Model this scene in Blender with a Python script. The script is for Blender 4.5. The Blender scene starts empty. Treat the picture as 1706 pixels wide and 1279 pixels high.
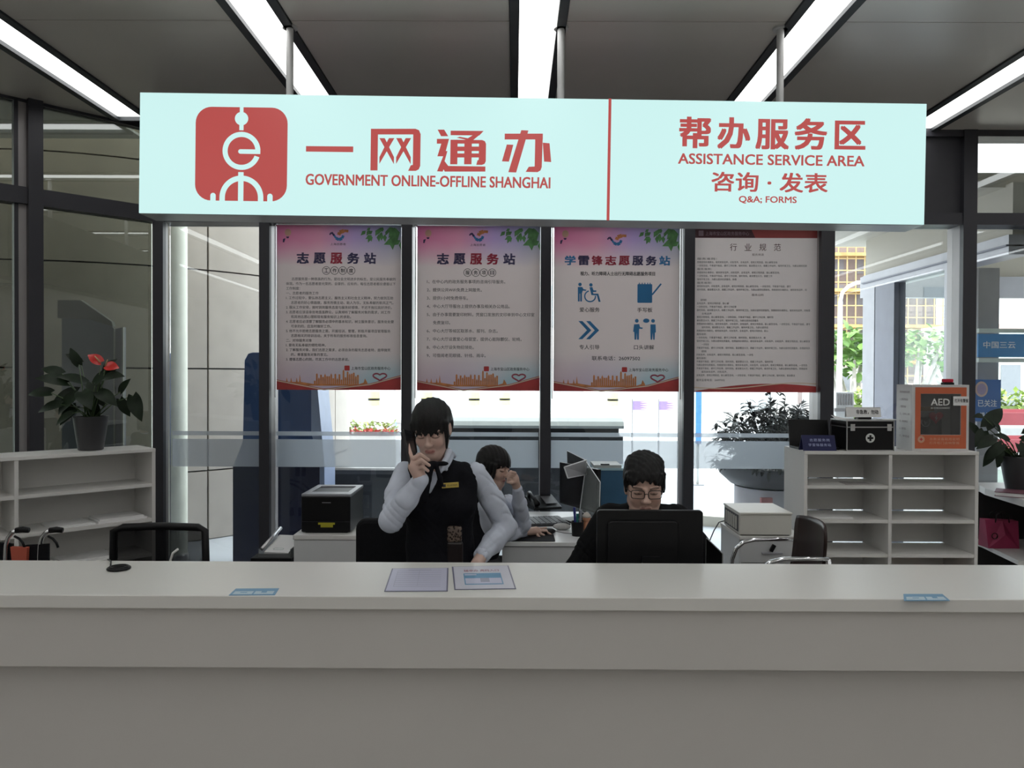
import bpy, bmesh, math, random
import numpy as np
from mathutils import Matrix, Vector

random.seed(7)
rng = np.random.default_rng(11)
SC = bpy.context.scene
COL = SC.collection

# ------------------------------------------------------------------ camera
CAM_H, FPX, W, H = 1.75, 1280.0, 1706, 1279
cam_data = bpy.data.cameras.new('camera')
cam_data.sensor_width = 36.0
cam_data.lens = 36.0 * FPX / W
cam_data.clip_start = 0.05
cam_data.clip_end = 400
cam = bpy.data.objects.new('camera', cam_data)
COL.objects.link(cam)
CAM_M = (Matrix.Translation((0, 0, CAM_H)) @ Matrix.Rotation(0.003, 4, 'Z')
         @ Matrix.Rotation(math.pi / 2 - 0.0110, 4, 'X') @ Matrix.Rotation(0.0040, 4, 'Z'))
cam.matrix_world = CAM_M
SC.camera = cam
SC.view_settings.view_transform = 'Standard'
SC.view_settings.look = 'None'
SC.view_settings.gamma = 1
SC.view_settings.exposure = 0.0
SC.view_settings.use_curve_mapping = False
SC.cycles.use_denoising = True
SC.cycles.max_bounces = 8
SC.cycles.diffuse_bounces = 4
SC.cycles.glossy_bounces = 4
SC.cycles.transparent_max_bounces = 16
SC.cycles.sample_clamp_indirect = 6.0
SC.cycles.caustics_reflective = False
SC.cycles.caustics_refractive = False

# ------------------------------------------------------------------ daylight
world = bpy.data.worlds.new('sky')
SC.world = world
world.use_nodes = True
bg = world.node_tree.nodes['Background']
bg.inputs['Color'].default_value = (0.92, 0.96, 1.0, 1)
bg.inputs['Strength'].default_value = 4.0
sun_d = bpy.data.lights.new('sun', 'SUN')
sun_d.energy = 6.0
sun_d.angle = math.radians(1.0)
sun_d.color = (1.0, 0.95, 0.86)
sun = bpy.data.objects.new('sun', sun_d)
COL.objects.link(sun)
sun.location = (0, -4, 12)
sun.rotation_euler = (math.radians(38), 0, math.radians(-24))   # high, from behind the building and a little to its left
STRIP_POWER = 4.2          # ceiling strips
SIGN_POWER = 1.0


def P(px, py, D):
    """world point that the photograph shows at (px, py), at distance D into the room"""
    v = CAM_M.to_3x3() @ Vector(((px - W / 2) / FPX, -(py - H / 2) / FPX, -1))
    return Vector((0, 0, CAM_H)) + v * (D / v.y)


def PX(px, D):
    return P(px, 640, D).x


def PZ(py, D, px=853):
    return P(px, py, D).z


# ------------------------------------------------------------------ materials
def srgb(r, g, b):
    f = lambda c: c / 12.92 if c <= 0.04045 else ((c + 0.055) / 1.055) ** 2.4
    return (f(r / 255), f(g / 255), f(b / 255))


MATS = {}


def mat(name, col=(0.8, 0.8, 0.8), rough=0.5, metal=0.0, var=0.06, scale=8.0, bump=0.0, bscale=60.0, spec=0.5, coat=0.0, trans=0.0, stretch=None):
    if name in MATS:
        return MATS[name]
    m = bpy.data.materials.new(name)
    m.use_nodes = True
    nt = m.node_tree
    b = nt.nodes['Principled BSDF']
    b.inputs['Roughness'].default_value = rough
    b.inputs['Metallic'].default_value = metal
    b.inputs['Specular IOR Level'].default_value = spec
    b.inputs['Coat Weight'].default_value = coat
    if trans:
        b.inputs['Transmission Weight'].default_value = trans
    tc = nt.nodes.new('ShaderNodeTexCoord')
    src = tc.outputs['Object']
    if stretch:
        mp = nt.nodes.new('ShaderNodeMapping')
        mp.inputs['Scale'].default_value = stretch
        nt.links.new(src, mp.inputs['Vector'])
        src = mp.outputs['Vector']
    n = nt.nodes.new('ShaderNodeTexNoise')
    n.inputs['Scale'].default_value = scale
    n.inputs['Detail'].default_value = 4
    nt.links.new(src, n.inputs['Vector'])
    r = nt.nodes.new('ShaderNodeValToRGB')
    r.color_ramp.elements[0].position = 0.3
    r.color_ramp.elements[1].position = 0.7
    r.color_ramp.elements[0].color = (*[max(0, c * (1 - var)) for c in col], 1)
    r.color_ramp.elements[1].color = (*[min(1, c * (1 + var)) for c in col], 1)
    nt.links.new(n.outputs['Fac'], r.inputs['Fac'])
    nt.links.new(r.outputs['Color'], b.inputs['Base Color'])
    if bump:
        n2 = nt.nodes.new('ShaderNodeTexNoise')
        n2.inputs['Scale'].default_value = bscale
        nt.links.new(src, n2.inputs['Vector'])
        bp = nt.nodes.new('ShaderNodeBump')
        bp.inputs['Strength'].default_value = bump
        bp.inputs['Distance'].default_value = 0.01
        nt.links.new(n2.outputs['Fac'], bp.inputs['Height'])
        nt.links.new(bp.outputs['Normal'], b.inputs['Normal'])
    MATS[name] = m
    return m


def mat_emit(name, col, strength):
    if name in MATS:
        return MATS[name]
    m = bpy.data.materials.new(name)
    m.use_nodes = True
    nt = m.node_tree
    b = nt.nodes['Principled BSDF']
    b.inputs['Base Color'].default_value = (0.03, 0.03, 0.03, 1)
    b.inputs['Roughness'].default_value = 0.4
    b.inputs['Emission Color'].default_value = (*col, 1)
    b.inputs['Emission Strength'].default_value = strength
    MATS[name] = m
    return m


def mat_glass(name, tint=(0.9, 0.95, 0.95), refl=1.0, rough=0.0):
    """a thin window pane: clear, with a mirror reflection that grows at grazing angles"""
    if name in MATS:
        return MATS[name]
    m = bpy.data.materials.new(name)
    m.use_nodes = True
    nt = m.node_tree
    nt.nodes.clear()
    out = nt.nodes.new('ShaderNodeOutputMaterial')
    mix = nt.nodes.new('ShaderNodeMixShader')
    tr = nt.nodes.new('ShaderNodeBsdfTransparent')
    tr.inputs['Color'].default_value = (*tint, 1)
    gl = nt.nodes.new('ShaderNodeBsdfGlossy')
    gl.inputs['Roughness'].default_value = rough
    gl.inputs['Color'].default_value = (0.95, 0.97, 1, 1)
    fr = nt.nodes.new('ShaderNodeFresnel')
    fr.inputs['IOR'].default_value = 1.5
    mu = nt.nodes.new('ShaderNodeMath')
    mu.operation = 'MULTIPLY'
    mu.inputs[1].default_value = refl
    nt.links.new(fr.outputs[0], mu.inputs[0])
    nt.links.new(mu.outputs[0], mix.inputs[0])
    nt.links.new(tr.outputs[0], mix.inputs[1])
    nt.links.new(gl.outputs[0], mix.inputs[2])
    nt.links.new(mix.outputs[0], out.inputs['Surface'])
    MATS[name] = m
    return m


def mat_frost(name, col=(0.62, 0.68, 0.74), alpha=0.5):
    """translucent film: part clear, part milky"""
    if name in MATS:
        return MATS[name]
    m = bpy.data.materials.new(name)
    m.use_nodes = True
    nt = m.node_tree
    nt.nodes.clear()
    out = nt.nodes.new('ShaderNodeOutputMaterial')
    mix = nt.nodes.new('ShaderNodeMixShader')
    mix.inputs[0].default_value = alpha
    tr = nt.nodes.new('ShaderNodeBsdfTransparent')
    add = nt.nodes.new('ShaderNodeMixShader')
    add.inputs[0].default_value = 0.5
    df = nt.nodes.new('ShaderNodeBsdfDiffuse')
    tl = nt.nodes.new('ShaderNodeBsdfTranslucent')
    df.inputs['Color'].default_value = (*col, 1)
    tl.inputs['Color'].default_value = (*col, 1)
    nt.links.new(df.outputs[0], add.inputs[1])
    nt.links.new(tl.outputs[0], add.inputs[2])
    nt.links.new(tr.outputs[0], mix.inputs[1])
    nt.links.new(add.outputs[0], mix.inputs[2])
    nt.links.new(mix.outputs[0], out.inputs['Surface'])
    MATS[name] = m
    return m


def mat_vcol(name, rough=0.5, bump=0.0):
    if name in MATS:
        return MATS[name]
    m = bpy.data.materials.new(name)
    m.use_nodes = True
    nt = m.node_tree
    b = nt.nodes['Principled BSDF']
    b.inputs['Roughness'].default_value = rough
    b.inputs['Subsurface Weight'].default_value = 0.0
    a = nt.nodes.new('ShaderNodeAttribute')
    a.attribute_name = 'tone'
    nt.links.new(a.outputs['Color'], b.inputs['Base Color'])
    MATS[name] = m
    return m


# ------------------------------------------------------------------ mesh building
class MB:
    def __init__(s):
        s.v, s.f, s.m = [], [], []
        s.mi = 0

    def add(s, vs, fs):
        o = len(s.v)
        s.v += [tuple(v) for v in vs]
        s.f += [tuple(i + o for i in f) for f in fs]
        s.m += [s.mi] * len(fs)
        return s

    def box(s, x0, x1, y0, y1, z0, z1, M=None):
        vs = [Vector(p) for p in ((x0, y0, z0), (x1, y0, z0), (x1, y1, z0), (x0, y1, z0), (x0, y0, z1), (x1, y0, z1), (x1, y1, z1), (x0, y1, z1))]
        if M is not None:
            vs = [M @ v for v in vs]
        return s.add(vs, [(0, 3, 2, 1), (4, 5, 6, 7), (0, 1, 5, 4), (1, 2, 6, 5), (2, 3, 7, 6), (3, 0, 4, 7)])

    def tube(s, path, r, n=8, closed=False):
        path = [Vector(p) for p in path]
        L = len(path)
        rs = r if isinstance(r, (list, tuple)) else [r] * L
        ref = None
        vs = []
        for i, p in enumerate(path):
            a = path[i - 1] if (i > 0 or closed) else p
            b = path[(i + 1) % L] if (i < L - 1 or closed) else p
            t = (b - a).normalized()
            if ref is None:
                ref = t.orthogonal().normalized()
            ref = (ref - t * ref.dot(t))
            ref = ref.normalized() if ref.length > 1e-6 else t.orthogonal().normalized()
            q = t.cross(ref)
            for k in range(n):
                an = 2 * math.pi * k / n
                vs.append(p + (ref * math.cos(an) + q * math.sin(an)) * rs[i])
        fs = []
        for i in range(L if closed else L - 1):
            j = (i + 1) % L
            for k in range(n):
                fs.append((i * n + k, i * n + (k + 1) % n, j * n + (k + 1) % n, j * n + k))
        if not closed:
            fs.append(tuple(range(n - 1, -1, -1)))
            fs.append(tuple((L - 1) * n + k for k in range(n)))
        return s.add(vs, fs)

    def lathe(s, prof, n=24, c=(0, 0, 0), M=None):
        vs = []
        for r, z in prof:
            for k in range(n):
                a = 2 * math.pi * k / n
                vs.append(Vector((c[0] + r * math.cos(a), c[1] + r * math.sin(a), c[2] + z)))
        if M is not None:
            vs = [M @ v for v in vs]
        fs = []
        for i in range(len(prof) - 1):
            for k in range(n):
                fs.append((i * n + k, i * n + (k + 1) % n, (i + 1) * n + (k + 1) % n, (i + 1) * n + k))
        fs.append(tuple(range(n - 1, -1, -1)))
        fs.append(tuple((len(prof) - 1) * n + k for k in range(n)))
        return s.add(vs, fs)

    def ball(s, c, r, n=12):
        r = r if isinstance(r, (list, tuple)) else (r, r, r)
        prof = [(math.sin(math.pi * (i + 0.02) / (n + 0.04)), -math.cos(math.pi * (i + 0.02) / (n + 0.04))) for i in range(n + 1)]
        M = Matrix.Translation(c) @ Matrix.Diagonal((*r, 1))
        return s.lathe(prof, n + 4, M=M)

    def poly(s, pts, y=0.0, th=0.0, M=None):
        """upright plate from (x, z) outline, front at y facing the viewer, thickness th going back"""
        n = len(pts)
        area = sum(pts[i][0] * pts[(i + 1) % n][1] - pts[(i + 1) % n][0] * pts[i][1] for i in range(n))
        if area < 0:
            pts = pts[::-1]
        vs = [Vector((x, y, z)) for x, z in pts]
        fs = [tuple(range(n))]
        if th:
            vs += [Vector((x, y + th, z)) for x, z in pts]
            fs.append(tuple(range(2 * n - 1, n - 1, -1)))
            fs += [((i + 1) % n, i, n + i, n + (i + 1) % n) for i in range(n)]
        if M is not None:
            vs = [M @ v for v in vs]
        return s.add(vs, fs)

    def slab(s, pts, z0, z1):
        """flat slab from (x, y) outline"""
        n = len(pts)
        area = sum(pts[i][0] * pts[(i + 1) % n][1] - pts[(i + 1) % n][0] * pts[i][1] for i in range(n))
        if area < 0:
            pts = pts[::-1]
        vs = [(x, y, z0) for x, y in pts] + [(x, y, z1) for x, y in pts]
        fs = [tuple(range(n - 1, -1, -1)), tuple(range(n, 2 * n))]
        fs += [(i, (i + 1) % n, n + (i + 1) % n, n + i) for i in range(n)]
        return s.add(vs, fs)

    def quad(s, a, b, c, d):
        return s.add([a, b, c, d], [(0, 1, 2, 3)])

    def xf(s, M):
        s.v = [tuple(M @ Vector(v)) for v in s.v]
        return s

    def build(s, name, mats, parent=None, off=None, smooth=False, bevel=0.0, kind=None):
        me = bpy.data.meshes.new(name)
        vs = s.v if off is None else [(v[0] - off[0], v[1] - off[1], v[2] - off[2]) for v in s.v]
        me.from_pydata(vs, [], s.f)
        mats = mats if isinstance(mats, (list, tuple)) else [mats]
        for m in mats:
            me.materials.append(m)
        if len(mats) > 1:
            me.polygons.foreach_set('material_index', s.m)
        if smooth:
            me.polygons.foreach_set('use_smooth', [True] * len(s.f))
        me.update()
        if smooth == 'auto':
            me.set_sharp_from_angle(angle=math.radians(40))
        o = bpy.data.objects.new(name, me)
        COL.objects.link(o)
        if parent is not None:
            o.parent = parent
        if bevel:
            b = o.modifiers.new('edge', 'BEVEL')
            b.width = bevel
            b.segments = 2
            b.limit_method = 'ANGLE'
        if kind:
            o['kind'] = kind
        return o


def tag(o, label, cat, group=None, kind=None):
    o['label'] = label
    o['category'] = cat
    if group:
        o['group'] = group
    if kind:
        o['kind'] = kind
    return o


def thing(name, label, cat, loc=(0, 0, 0), rotz=0.0, group=None):
    o = bpy.data.objects.new(name, None)
    COL.objects.link(o)
    o.empty_display_size = 0.1
    o.location = loc
    o.rotation_euler = (0, 0, rotz)
    return tag(o, label, cat, group)


def copy_tree(o, parent=None):
    c = o.copy()
    COL.objects.link(c)
    if parent is not None:
        c.parent = parent
    for ch in [x for x in COL.objects if x.parent == o]:
        copy_tree(ch, c)
    return c


def struct(name, mb, m, **kw):
    return mb.build(name, m, kind='structure', **kw)


def rotm(rx=0, ry=0, rz=0, loc=(0, 0, 0)):
    return (Matrix.Translation(loc) @ Matrix.Rotation(rz, 4, 'Z') @ Matrix.Rotation(ry, 4, 'Y') @ Matrix.Rotation(rx, 4, 'X'))


def rrect(x0, x1, z0, z1, r, n=6):
    pts = []
    for cx, cz, a0 in ((x1 - r, z1 - r, 0), (x0 + r, z1 - r, 90), (x0 + r, z0 + r, 180), (x1 - r, z0 + r, 270)):
        for i in range(n + 1):
            a = math.radians(a0 + 90 * i / n)
            pts.append((cx + r * math.cos(a), cz + r * math.sin(a)))
    return pts


def circ(cx, cz, r, n=24, rz=None):
    rz = rz or r
    return [(cx + r * math.cos(2 * math.pi * i / n), cz + rz * math.sin(2 * math.pi * i / n)) for i in range(n)]


def arc_band(cx, cz, r0, r1, a0, a1, n=40):
    o = [(cx + r1 * math.cos(math.radians(a0 + (a1 - a0) * i / n)), cz + r1 * math.sin(math.radians(a0 + (a1 - a0) * i / n))) for i in range(n + 1)]
    i_ = [(cx + r0 * math.cos(math.radians(a0 + (a1 - a0) * i / n)), cz + r0 * math.sin(math.radians(a0 + (a1 - a0) * i / n))) for i in range(n, -1, -1)]
    return o + i_


def stroke(pts, w):
    """ribbon polygon strips (x, z) of width w along a polyline -> list of quads"""
    out = []
    for (x0, z0), (x1, z1) in zip(pts, pts[1:]):
        d = math.hypot(x1 - x0, z1 - z0) or 1e-6
        nx, nz = -(z1 - z0) / d * w / 2, (x1 - x0) / d * w / 2
        out.append([(x0 + nx, z0 + nz), (x0 - nx, z0 - nz), (x1 - nx, z1 - nz), (x1 + nx, z1 + nz)])
    return out


# ------------------------------------------------------------------ lettering
_TXT = {}


def text_raw(s, bold=0.0, spacing=1.0):
    key = (s, bold, spacing)
    if key in _TXT:
        return _TXT[key]
    cu = bpy.data.curves.new('lettering', 'FONT')
    cu.body = s
    cu.size = 1.0
    cu.offset = bold
    cu.space_character = spacing
    cu.resolution_u = 3
    cu.fill_mode = 'FRONT'
    ob = bpy.data.objects.new('lettering', cu)
    me = bpy.data.meshes.new_from_object(ob)
    vs = [tuple(v.co) for v in me.vertices]
    fs = [tuple(p.vertices) for p in me.polygons]
    bpy.data.objects.remove(ob)
    bpy.data.curves.remove(cu)
    bpy.data.meshes.remove(me)
    _TXT[key] = (vs, fs)
    return vs, fs


def text(mb, s, x0, x1, z0, z1, y, bold=0.0, spacing=1.0, keep=None, M=None):
    """letters fitted to the rectangle x0..x1, z0..z1 on the upright plane y; bold thickens the strokes by overprinting"""
    vs, fs = text_raw(s, 0.0, spacing)
    if not vs:
        return mb
    a = np.array(vs)
    lo, hi = a.min(0), a.max(0)
    e = bold * (z1 - z0)
    x0, x1, z0, z1 = x0 + e, x1 - e, z0 + e, z1 - e
    sz = (z1 - z0) / max(1e-6, hi[1] - lo[1])
    sx = (x1 - x0) / max(1e-6, hi[0] - lo[0])
    offs = [(0, 0)] if bold < 0.004 else ([(-1, 0), (1, 0)] if bold < 0.009 else [(-1, -.7), (1, .7), (-1, .7), (1, -.7)])
    for k, (ox, oz) in enumerate(offs):
        out = [Vector((x0 + ox * e + (v[0] - lo[0]) * sx, y - 0.00006 * k, z0 + oz * e + (v[1] - lo[1]) * sz)) for v in vs]
        if M is not None:
            out = [M @ v for v in out]
        mb.add(out, fs)
    return mb


# ------------------------------------------------------------------ organic shapes: blended volumes turned into one surface
class Sdf:
    def __init__(s, h):
        s.h, s.ops = h, []

    def _add(s, fn, lo, hi, k, op):
        s.ops.append((fn, np.array(lo, float), np.array(hi, float), k, op))
        return s

    def cap(s, a, b, ra, rb=None, k=0.01, op='+'):
        a, b = np.array(a, float), np.array(b, float)
        rb = ra if rb is None else rb
        ba = b - a
        bb = max(1e-12, float(ba @ ba))

        def fn(X, Y, Z):
            px, py, pz = X - a[0], Y - a[1], Z - a[2]
            t = np.clip((px * ba[0] + py * ba[1] + pz * ba[2]) / bb, 0, 1)
            return np.sqrt((px - t * ba[0]) ** 2 + (py - t * ba[1]) ** 2 + (pz - t * ba[2]) ** 2) - (ra + (rb - ra) * t)
        r = max(ra, rb)
        return s._add(fn, np.minimum(a, b) - r, np.maximum(a, b) + r, k, op)

    def path(s, pts, rs, k=0.01, op='+'):
        for i in range(len(pts) - 1):
            s.cap(pts[i], pts[i + 1], rs[i], rs[i + 1], k, op)
        return s

    def ell(s, c, r, R=None, k=0.01, op='+'):
        c, r = np.array(c, float), np.array(r, float)
        Ri = np.eye(3) if R is None else np.array(R, float).T

        def fn(X, Y, Z):
            d = (X - c[0], Y - c[1], Z - c[2])
            q = [Ri[i, 0] * d[0] + Ri[i, 1] * d[1] + Ri[i, 2] * d[2] for i in range(3)]
            k0 = np.sqrt(sum((q[i] / r[i]) ** 2 for i in range(3)))
            k1 = np.sqrt(sum((q[i] / r[i] ** 2) ** 2 for i in range(3)))
            return k0 * (k0 - 1) / np.maximum(k1, 1e-9)
        ext = np.sqrt(((np.eye(3) if R is None else np.array(R, float)) ** 2) @ (r ** 2))
        return s._add(fn, c - ext, c + ext, k, op)

    def box(s, c, hf, R=None, rd=0.005, k=0.01, op='+'):
        c, hf = np.array(c, float), np.array(hf, float)
        Ri = np.eye(3) if R is None else np.array(R, float).T

        def fn(X, Y, Z):
            d = (X - c[0], Y - c[1], Z - c[2])
            q = [np.abs(Ri[i, 0] * d[0] + Ri[i, 1] * d[1] + Ri[i, 2] * d[2]) - hf[i] + rd for i in range(3)]
            return np.sqrt(sum(np.maximum(a, 0) ** 2 for a in q)) + np.minimum(np.maximum(np.maximum(q[0], q[1]), q[2]), 0) - rd
        ext = np.abs(np.eye(3) if R is None else np.array(R, float)) @ hf
        return s._add(fn, c - ext, c + ext, k, op)

    def fold(s, f):
        s.ops.append((f, None, None, 0, 'd'))
        return s

    def mesh(s):
        h = s.h
        pos = [o for o in s.ops if o[4] == '+']
        lo = np.min([o[1] - o[3] for o in pos], 0) - 4 * h
        hi = np.max([o[2] + o[3] for o in pos], 0) + 4 * h
        n = np.ceil((hi - lo) / h).astype(int) + 1
        ax = [lo[i] + h * np.arange(n[i]) for i in range(3)]
        F = np.full(n, 0.2, np.float32)
        for fn, a, b, k, op in s.ops:
            if op == 'd':
                X, Y, Z = ax[0][:, None, None], ax[1][None, :, None], ax[2][None, None, :]
                F = F + fn(X, Y, Z).astype(np.float32)
                continue
            m = k * 1.5 + 4 * h
            i0 = np.maximum(0, np.floor((a - m - lo) / h).astype(int))
            i1 = np.minimum(n, np.ceil((b + m - lo) / h).astype(int) + 1)
            if (i1 <= i0).any():
                continue
            sl = tuple(slice(i0[i], i1[i]) for i in range(3))
            D = fn(ax[0][sl[0]][:, None, None], ax[1][sl[1]][None, :, None], ax[2][sl[2]][None, None, :])
            G = F[sl]
            if op == '+':
                hh = np.clip(0.5 + 0.5 * (G - D) / max(k, 1e-6), 0, 1)
                F[sl] = G + (D - G) * hh - k * hh * (1 - hh)
            else:
                D = -D
                hh = np.clip(0.5 + 0.5 * (D - G) / max(k, 1e-6), 0, 1)
                F[sl] = G + (D - G) * hh + k * hh * (1 - hh)
        return nets(F, lo, h)


def nets(F, lo, h):
    S = F < 0
    cs = [(i, j, k) for i in (0, 1) for j in (0, 1) for k in (0, 1)]
    n = np.array(F.shape)
    sub = lambda A, o: A[o[0]:n[0] - 1 + o[0], o[1]:n[1] - 1 + o[1], o[2]:n[2] - 1 + o[2]]
    cnt = sum(sub(S, o).astype(np.int8) for o in cs)
    mix = (cnt > 0) & (cnt < 8)
    I = np.argwhere(mix)
    idx = np.full(mix.shape, -1, np.int64)
    idx[mix] = np.arange(len(I))
    acc = np.zeros((len(I), 3))
    num = np.zeros(len(I))
    val = {o: F[I[:, 0] + o[0], I[:, 1] + o[1], I[:, 2] + o[2]].astype(float) for o in cs}
    for a in cs:
        for d in range(3):
            if a[d]:
                continue
            b = tuple(1 if i == d else a[i] for i in range(3))
            va, vb = val[a], val[b]
            cr = (va < 0) != (vb < 0)
            t = np.where(cr, va / np.where(va == vb, 1, va - vb), 0)
            p = np.tile(np.array(a, float), (len(I), 1))
            p[:, d] += t
            acc[cr] += p[cr]
            num[cr] += 1
    V = (I + acc / np.maximum(num, 1)[:, None]) * h + lo
    Q = []
    for d in range(3):
        u, w = (d + 1) % 3, (d + 2) % 3
        A = np.moveaxis(S, d, 0)
        ch = np.argwhere(np.diff(A, axis=0)) if False else np.argwhere(np.moveaxis(np.take(S, range(n[d] - 1), d) != np.take(S, range(1, n[d]), d), 0, 0))
        ok = (ch[:, u] > 0) & (ch[:, w] > 0) & (ch[:, u] < n[u] - 1) & (ch[:, w] < n[w] - 1)
        ch = ch[ok]
        eu, ew = np.eye(3, dtype=int)[u], np.eye(3, dtype=int)[w]
        g = lambda c: idx[c[:, 0], c[:, 1], c[:, 2]]
        q = np.stack([g(ch - eu - ew), g(ch - ew), g(ch), g(ch - eu)], 1)
        inside = S[ch[:, 0], ch[:, 1], ch[:, 2]]
        q[~inside] = q[~inside][:, ::-1]
        Q.append(q)
    Q = np.concatenate(Q)
    return V, Q[(Q >= 0).all(1)]


def build_np(name, V, Q, m, parent=None, off=(0, 0, 0), tone=None):
    me = bpy.data.meshes.new(name)
    me.from_pydata((V - np.array(off)).tolist(), [], Q.tolist())
    me.polygons.foreach_set('use_smooth', [True] * len(Q))
    me.materials.append(m)
    if tone is not None:
        at = me.color_attributes.new('tone', 'FLOAT_COLOR', 'POINT')
        at.data.foreach_set('color', np.concatenate([tone, np.ones((len(V), 1))], 1).ravel())
    me.update()
    o = bpy.data.objects.new(name, me)
    COL.objects.link(o)
    if parent is not None:
        o.parent = parent
    return o
# ================================================================== common materials
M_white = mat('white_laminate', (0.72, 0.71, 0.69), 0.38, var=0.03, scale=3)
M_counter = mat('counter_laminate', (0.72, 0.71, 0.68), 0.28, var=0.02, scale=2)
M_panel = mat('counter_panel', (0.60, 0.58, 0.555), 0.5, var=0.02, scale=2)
M_black = mat('black_plastic', (0.006, 0.006, 0.007), 0.4, var=0.1, spec=0.25)
M_blackmatt = mat('black_fabric', (0.006, 0.006, 0.008), 0.8, var=0.2, scale=60, spec=0.2)
M_mull = mat('dark_aluminium', (0.036, 0.036, 0.044), 0.42, metal=0.2, var=0.06, scale=5)
M_mulls = mat('grey_aluminium', (0.36, 0.34, 0.34), 0.4, metal=0.3, var=0.05, scale=5)  # mullion sides: daylight on them is in this paler grey; also plain grey metal
M_chrome = mat('chrome', (0.75, 0.76, 0.78), 0.15, metal=1.0, var=0.03)
M_steel = mat('brushed_steel', (0.55, 0.55, 0.56), 0.35, metal=1.0, var=0.05, stretch=(1, 1, 30))
M_ceil = mat('ceiling_panel', (0.66, 0.63, 0.58), 0.32, metal=0.15, var=0.03, scale=1.5)
M_floor = mat('floor_tile', (0.42, 0.40, 0.38), 0.3, var=0.06, scale=1.2)
M_glass = mat_glass('window_glass', (0.93, 0.96, 0.96), 0.9)
M_paper = mat('paper', (0.80, 0.80, 0.80), 0.6, var=0.02)
M_frost = mat_frost('frosted_film', (0.70, 0.76, 0.82), 0.55)
M_red = mat('red_print', (0.55, 0.05, 0.05), 0.5, var=0.04)
M_ink = mat('dark_ink', (0.03, 0.03, 0.035), 0.6, var=0.05)
M_blueink = mat('blue_ink', (0.03, 0.20, 0.45), 0.5, var=0.05)

CEIL = PZ(213, 5.9)      # ceiling height from the line where ceiling and glass wall meet
YB = 5.9                 # front of the glass wall's mullions
YG = 6.04                # its panes
HEAD = PZ(371, YB)       # underside of the header

# ================================================================== room shell
struct('floor', MB().box(-8, 8, -7, 6.15, -0.12, 0), M_floor)
mb = MB()
xs = [-8.0] + [-5.80 + 1.48 * i for i in range(10)] + [9.0]
strips_x = xs[1:-1]
ys = [-7, -4.7, -2.4, -0.1, 1.9, 4.13, 6.2]
g = 0.003
for i in range(len(xs) - 1):
    x0 = xs[i] + (0.155 if i else 0)
    x1 = xs[i + 1] - (0.155 if i < len(xs) - 2 else 0)
    for y0, y1 in zip(ys, ys[1:]):
        mb.box(x0, x1, y0 + g, y1 - g, CEIL, CEIL + 0.02)
mb.box(-8, 9, -7, 6.3, CEIL + 0.14, CEIL + 0.3)
struct('ceiling', mb, M_ceil)
M_wall = mat('wall_paint', (0.62, 0.61, 0.59), 0.7, var=0.02)
struct('wall_front', MB().box(-8, 9, -7.2, -7, 0, CEIL + 0.3), M_wall)
struct('wall_right', MB().box(8.0, 8.2, -7, 6.2, 0, CEIL + 0.3), M_wall)
struct('wall_left', MB().box(-8.2, -8, -7, 6.2, 0, CEIL + 0.3), M_wall)

# ceiling strips: dark trough with a lit diffuser
M_trough = mat('trough_black', (0.03, 0.035, 0.04), 0.5, var=0.05)
M_strip = mat_emit('lit_diffuser', (1.0, 1.0, 0.98), STRIP_POWER)
strip_words = {-2.84: 'long lit ceiling strip at the far left ending at the angled glass wall',
               -1.36: 'long lit ceiling strip passing the sign beside its left hanging rod',
               0.12: 'long lit ceiling strip above the middle of the hanging sign',
               1.60: 'long lit ceiling strip passing the sign beside its right hanging rod',
               3.08: 'long greenish lit ceiling strip at the far right beyond the sign end'}
for x in strips_x:
    y1 = 6.02
    if x < -2.8:
        y1 = 5.9 - abs(x + 2.78) - 0.12      # cut short by the angled glass wall
        y1 = max(y1, 2.0)
    if x < -5 :
        y1 = 3.0
    key = min(strip_words, key=lambda k: abs(k - x))
    seen = abs(key - x) < 0.2
    lab = strip_words[key] if seen else 'long lit ceiling strip outside the picture, parallel to those above the counter'
    t = thing('ceiling_light', lab, 'ceiling light', (x, 0, CEIL), 0, 'parallel ceiling light strips')
    fr = MB()
    for sgn in (-1, 1):
        a, b = sorted((sgn * 0.152, sgn * 0.102))
        fr.box(a, b, -6.9, y1, -0.012, 0.10)
    fr.box(-0.102, 0.102, -6.9, y1, 0.08, 0.10)
    fr.box(-0.152, 0.152, y1, y1 + 0.02, -0.012, 0.10)
    fr.build('trough', M_trough, t)
    MB().box(-0.100, 0.100, -6.88, y1 - 0.02, 0.012, 0.075).build('diffuser', M_strip, t)

# ------------------------------------------------------------------ glass wall at the back
mull_px = [263, 440, 677, 909, 1148, 1378, 1614]
mull_x = [PX(p, YB) for p in mull_px]
n_trim = 0
for i, x in enumerate(mull_x):
    n_trim += 1
    hw = 0.04 if i not in (5, 6) else 0.052
    mb = MB()
    mb.box(x - hw, x + hw, YB, YB + 0.05, 0, CEIL)
    mb.mi = 1
    mb.box(x - hw, x + hw, YB + 0.05, YB + (0.22 if i else 0.09), 0, CEIL)  # paler side faces: the daylight falling on them is put into the colour
    struct('trim_%d' % n_trim, mb, [M_mull, M_mulls])
xr = 8.0
n_trim += 1
struct('trim_%d' % n_trim, MB().box(mull_x[0], xr, YB + 0.01, YB + 0.2, HEAD, HEAD + 0.09), M_mull)
n_trim += 1
struct('trim_%d' % n_trim, MB().box(mull_x[0], xr, YB + 0.01, YB + 0.2, CEIL - 0.05, CEIL + 0.1), M_mull)
n_trim += 1
struct('trim_%d' % n_trim, MB().box(mull_x[0], xr, YB + 0.01, YB + 0.2, 0, 0.1), M_mull)
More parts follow.
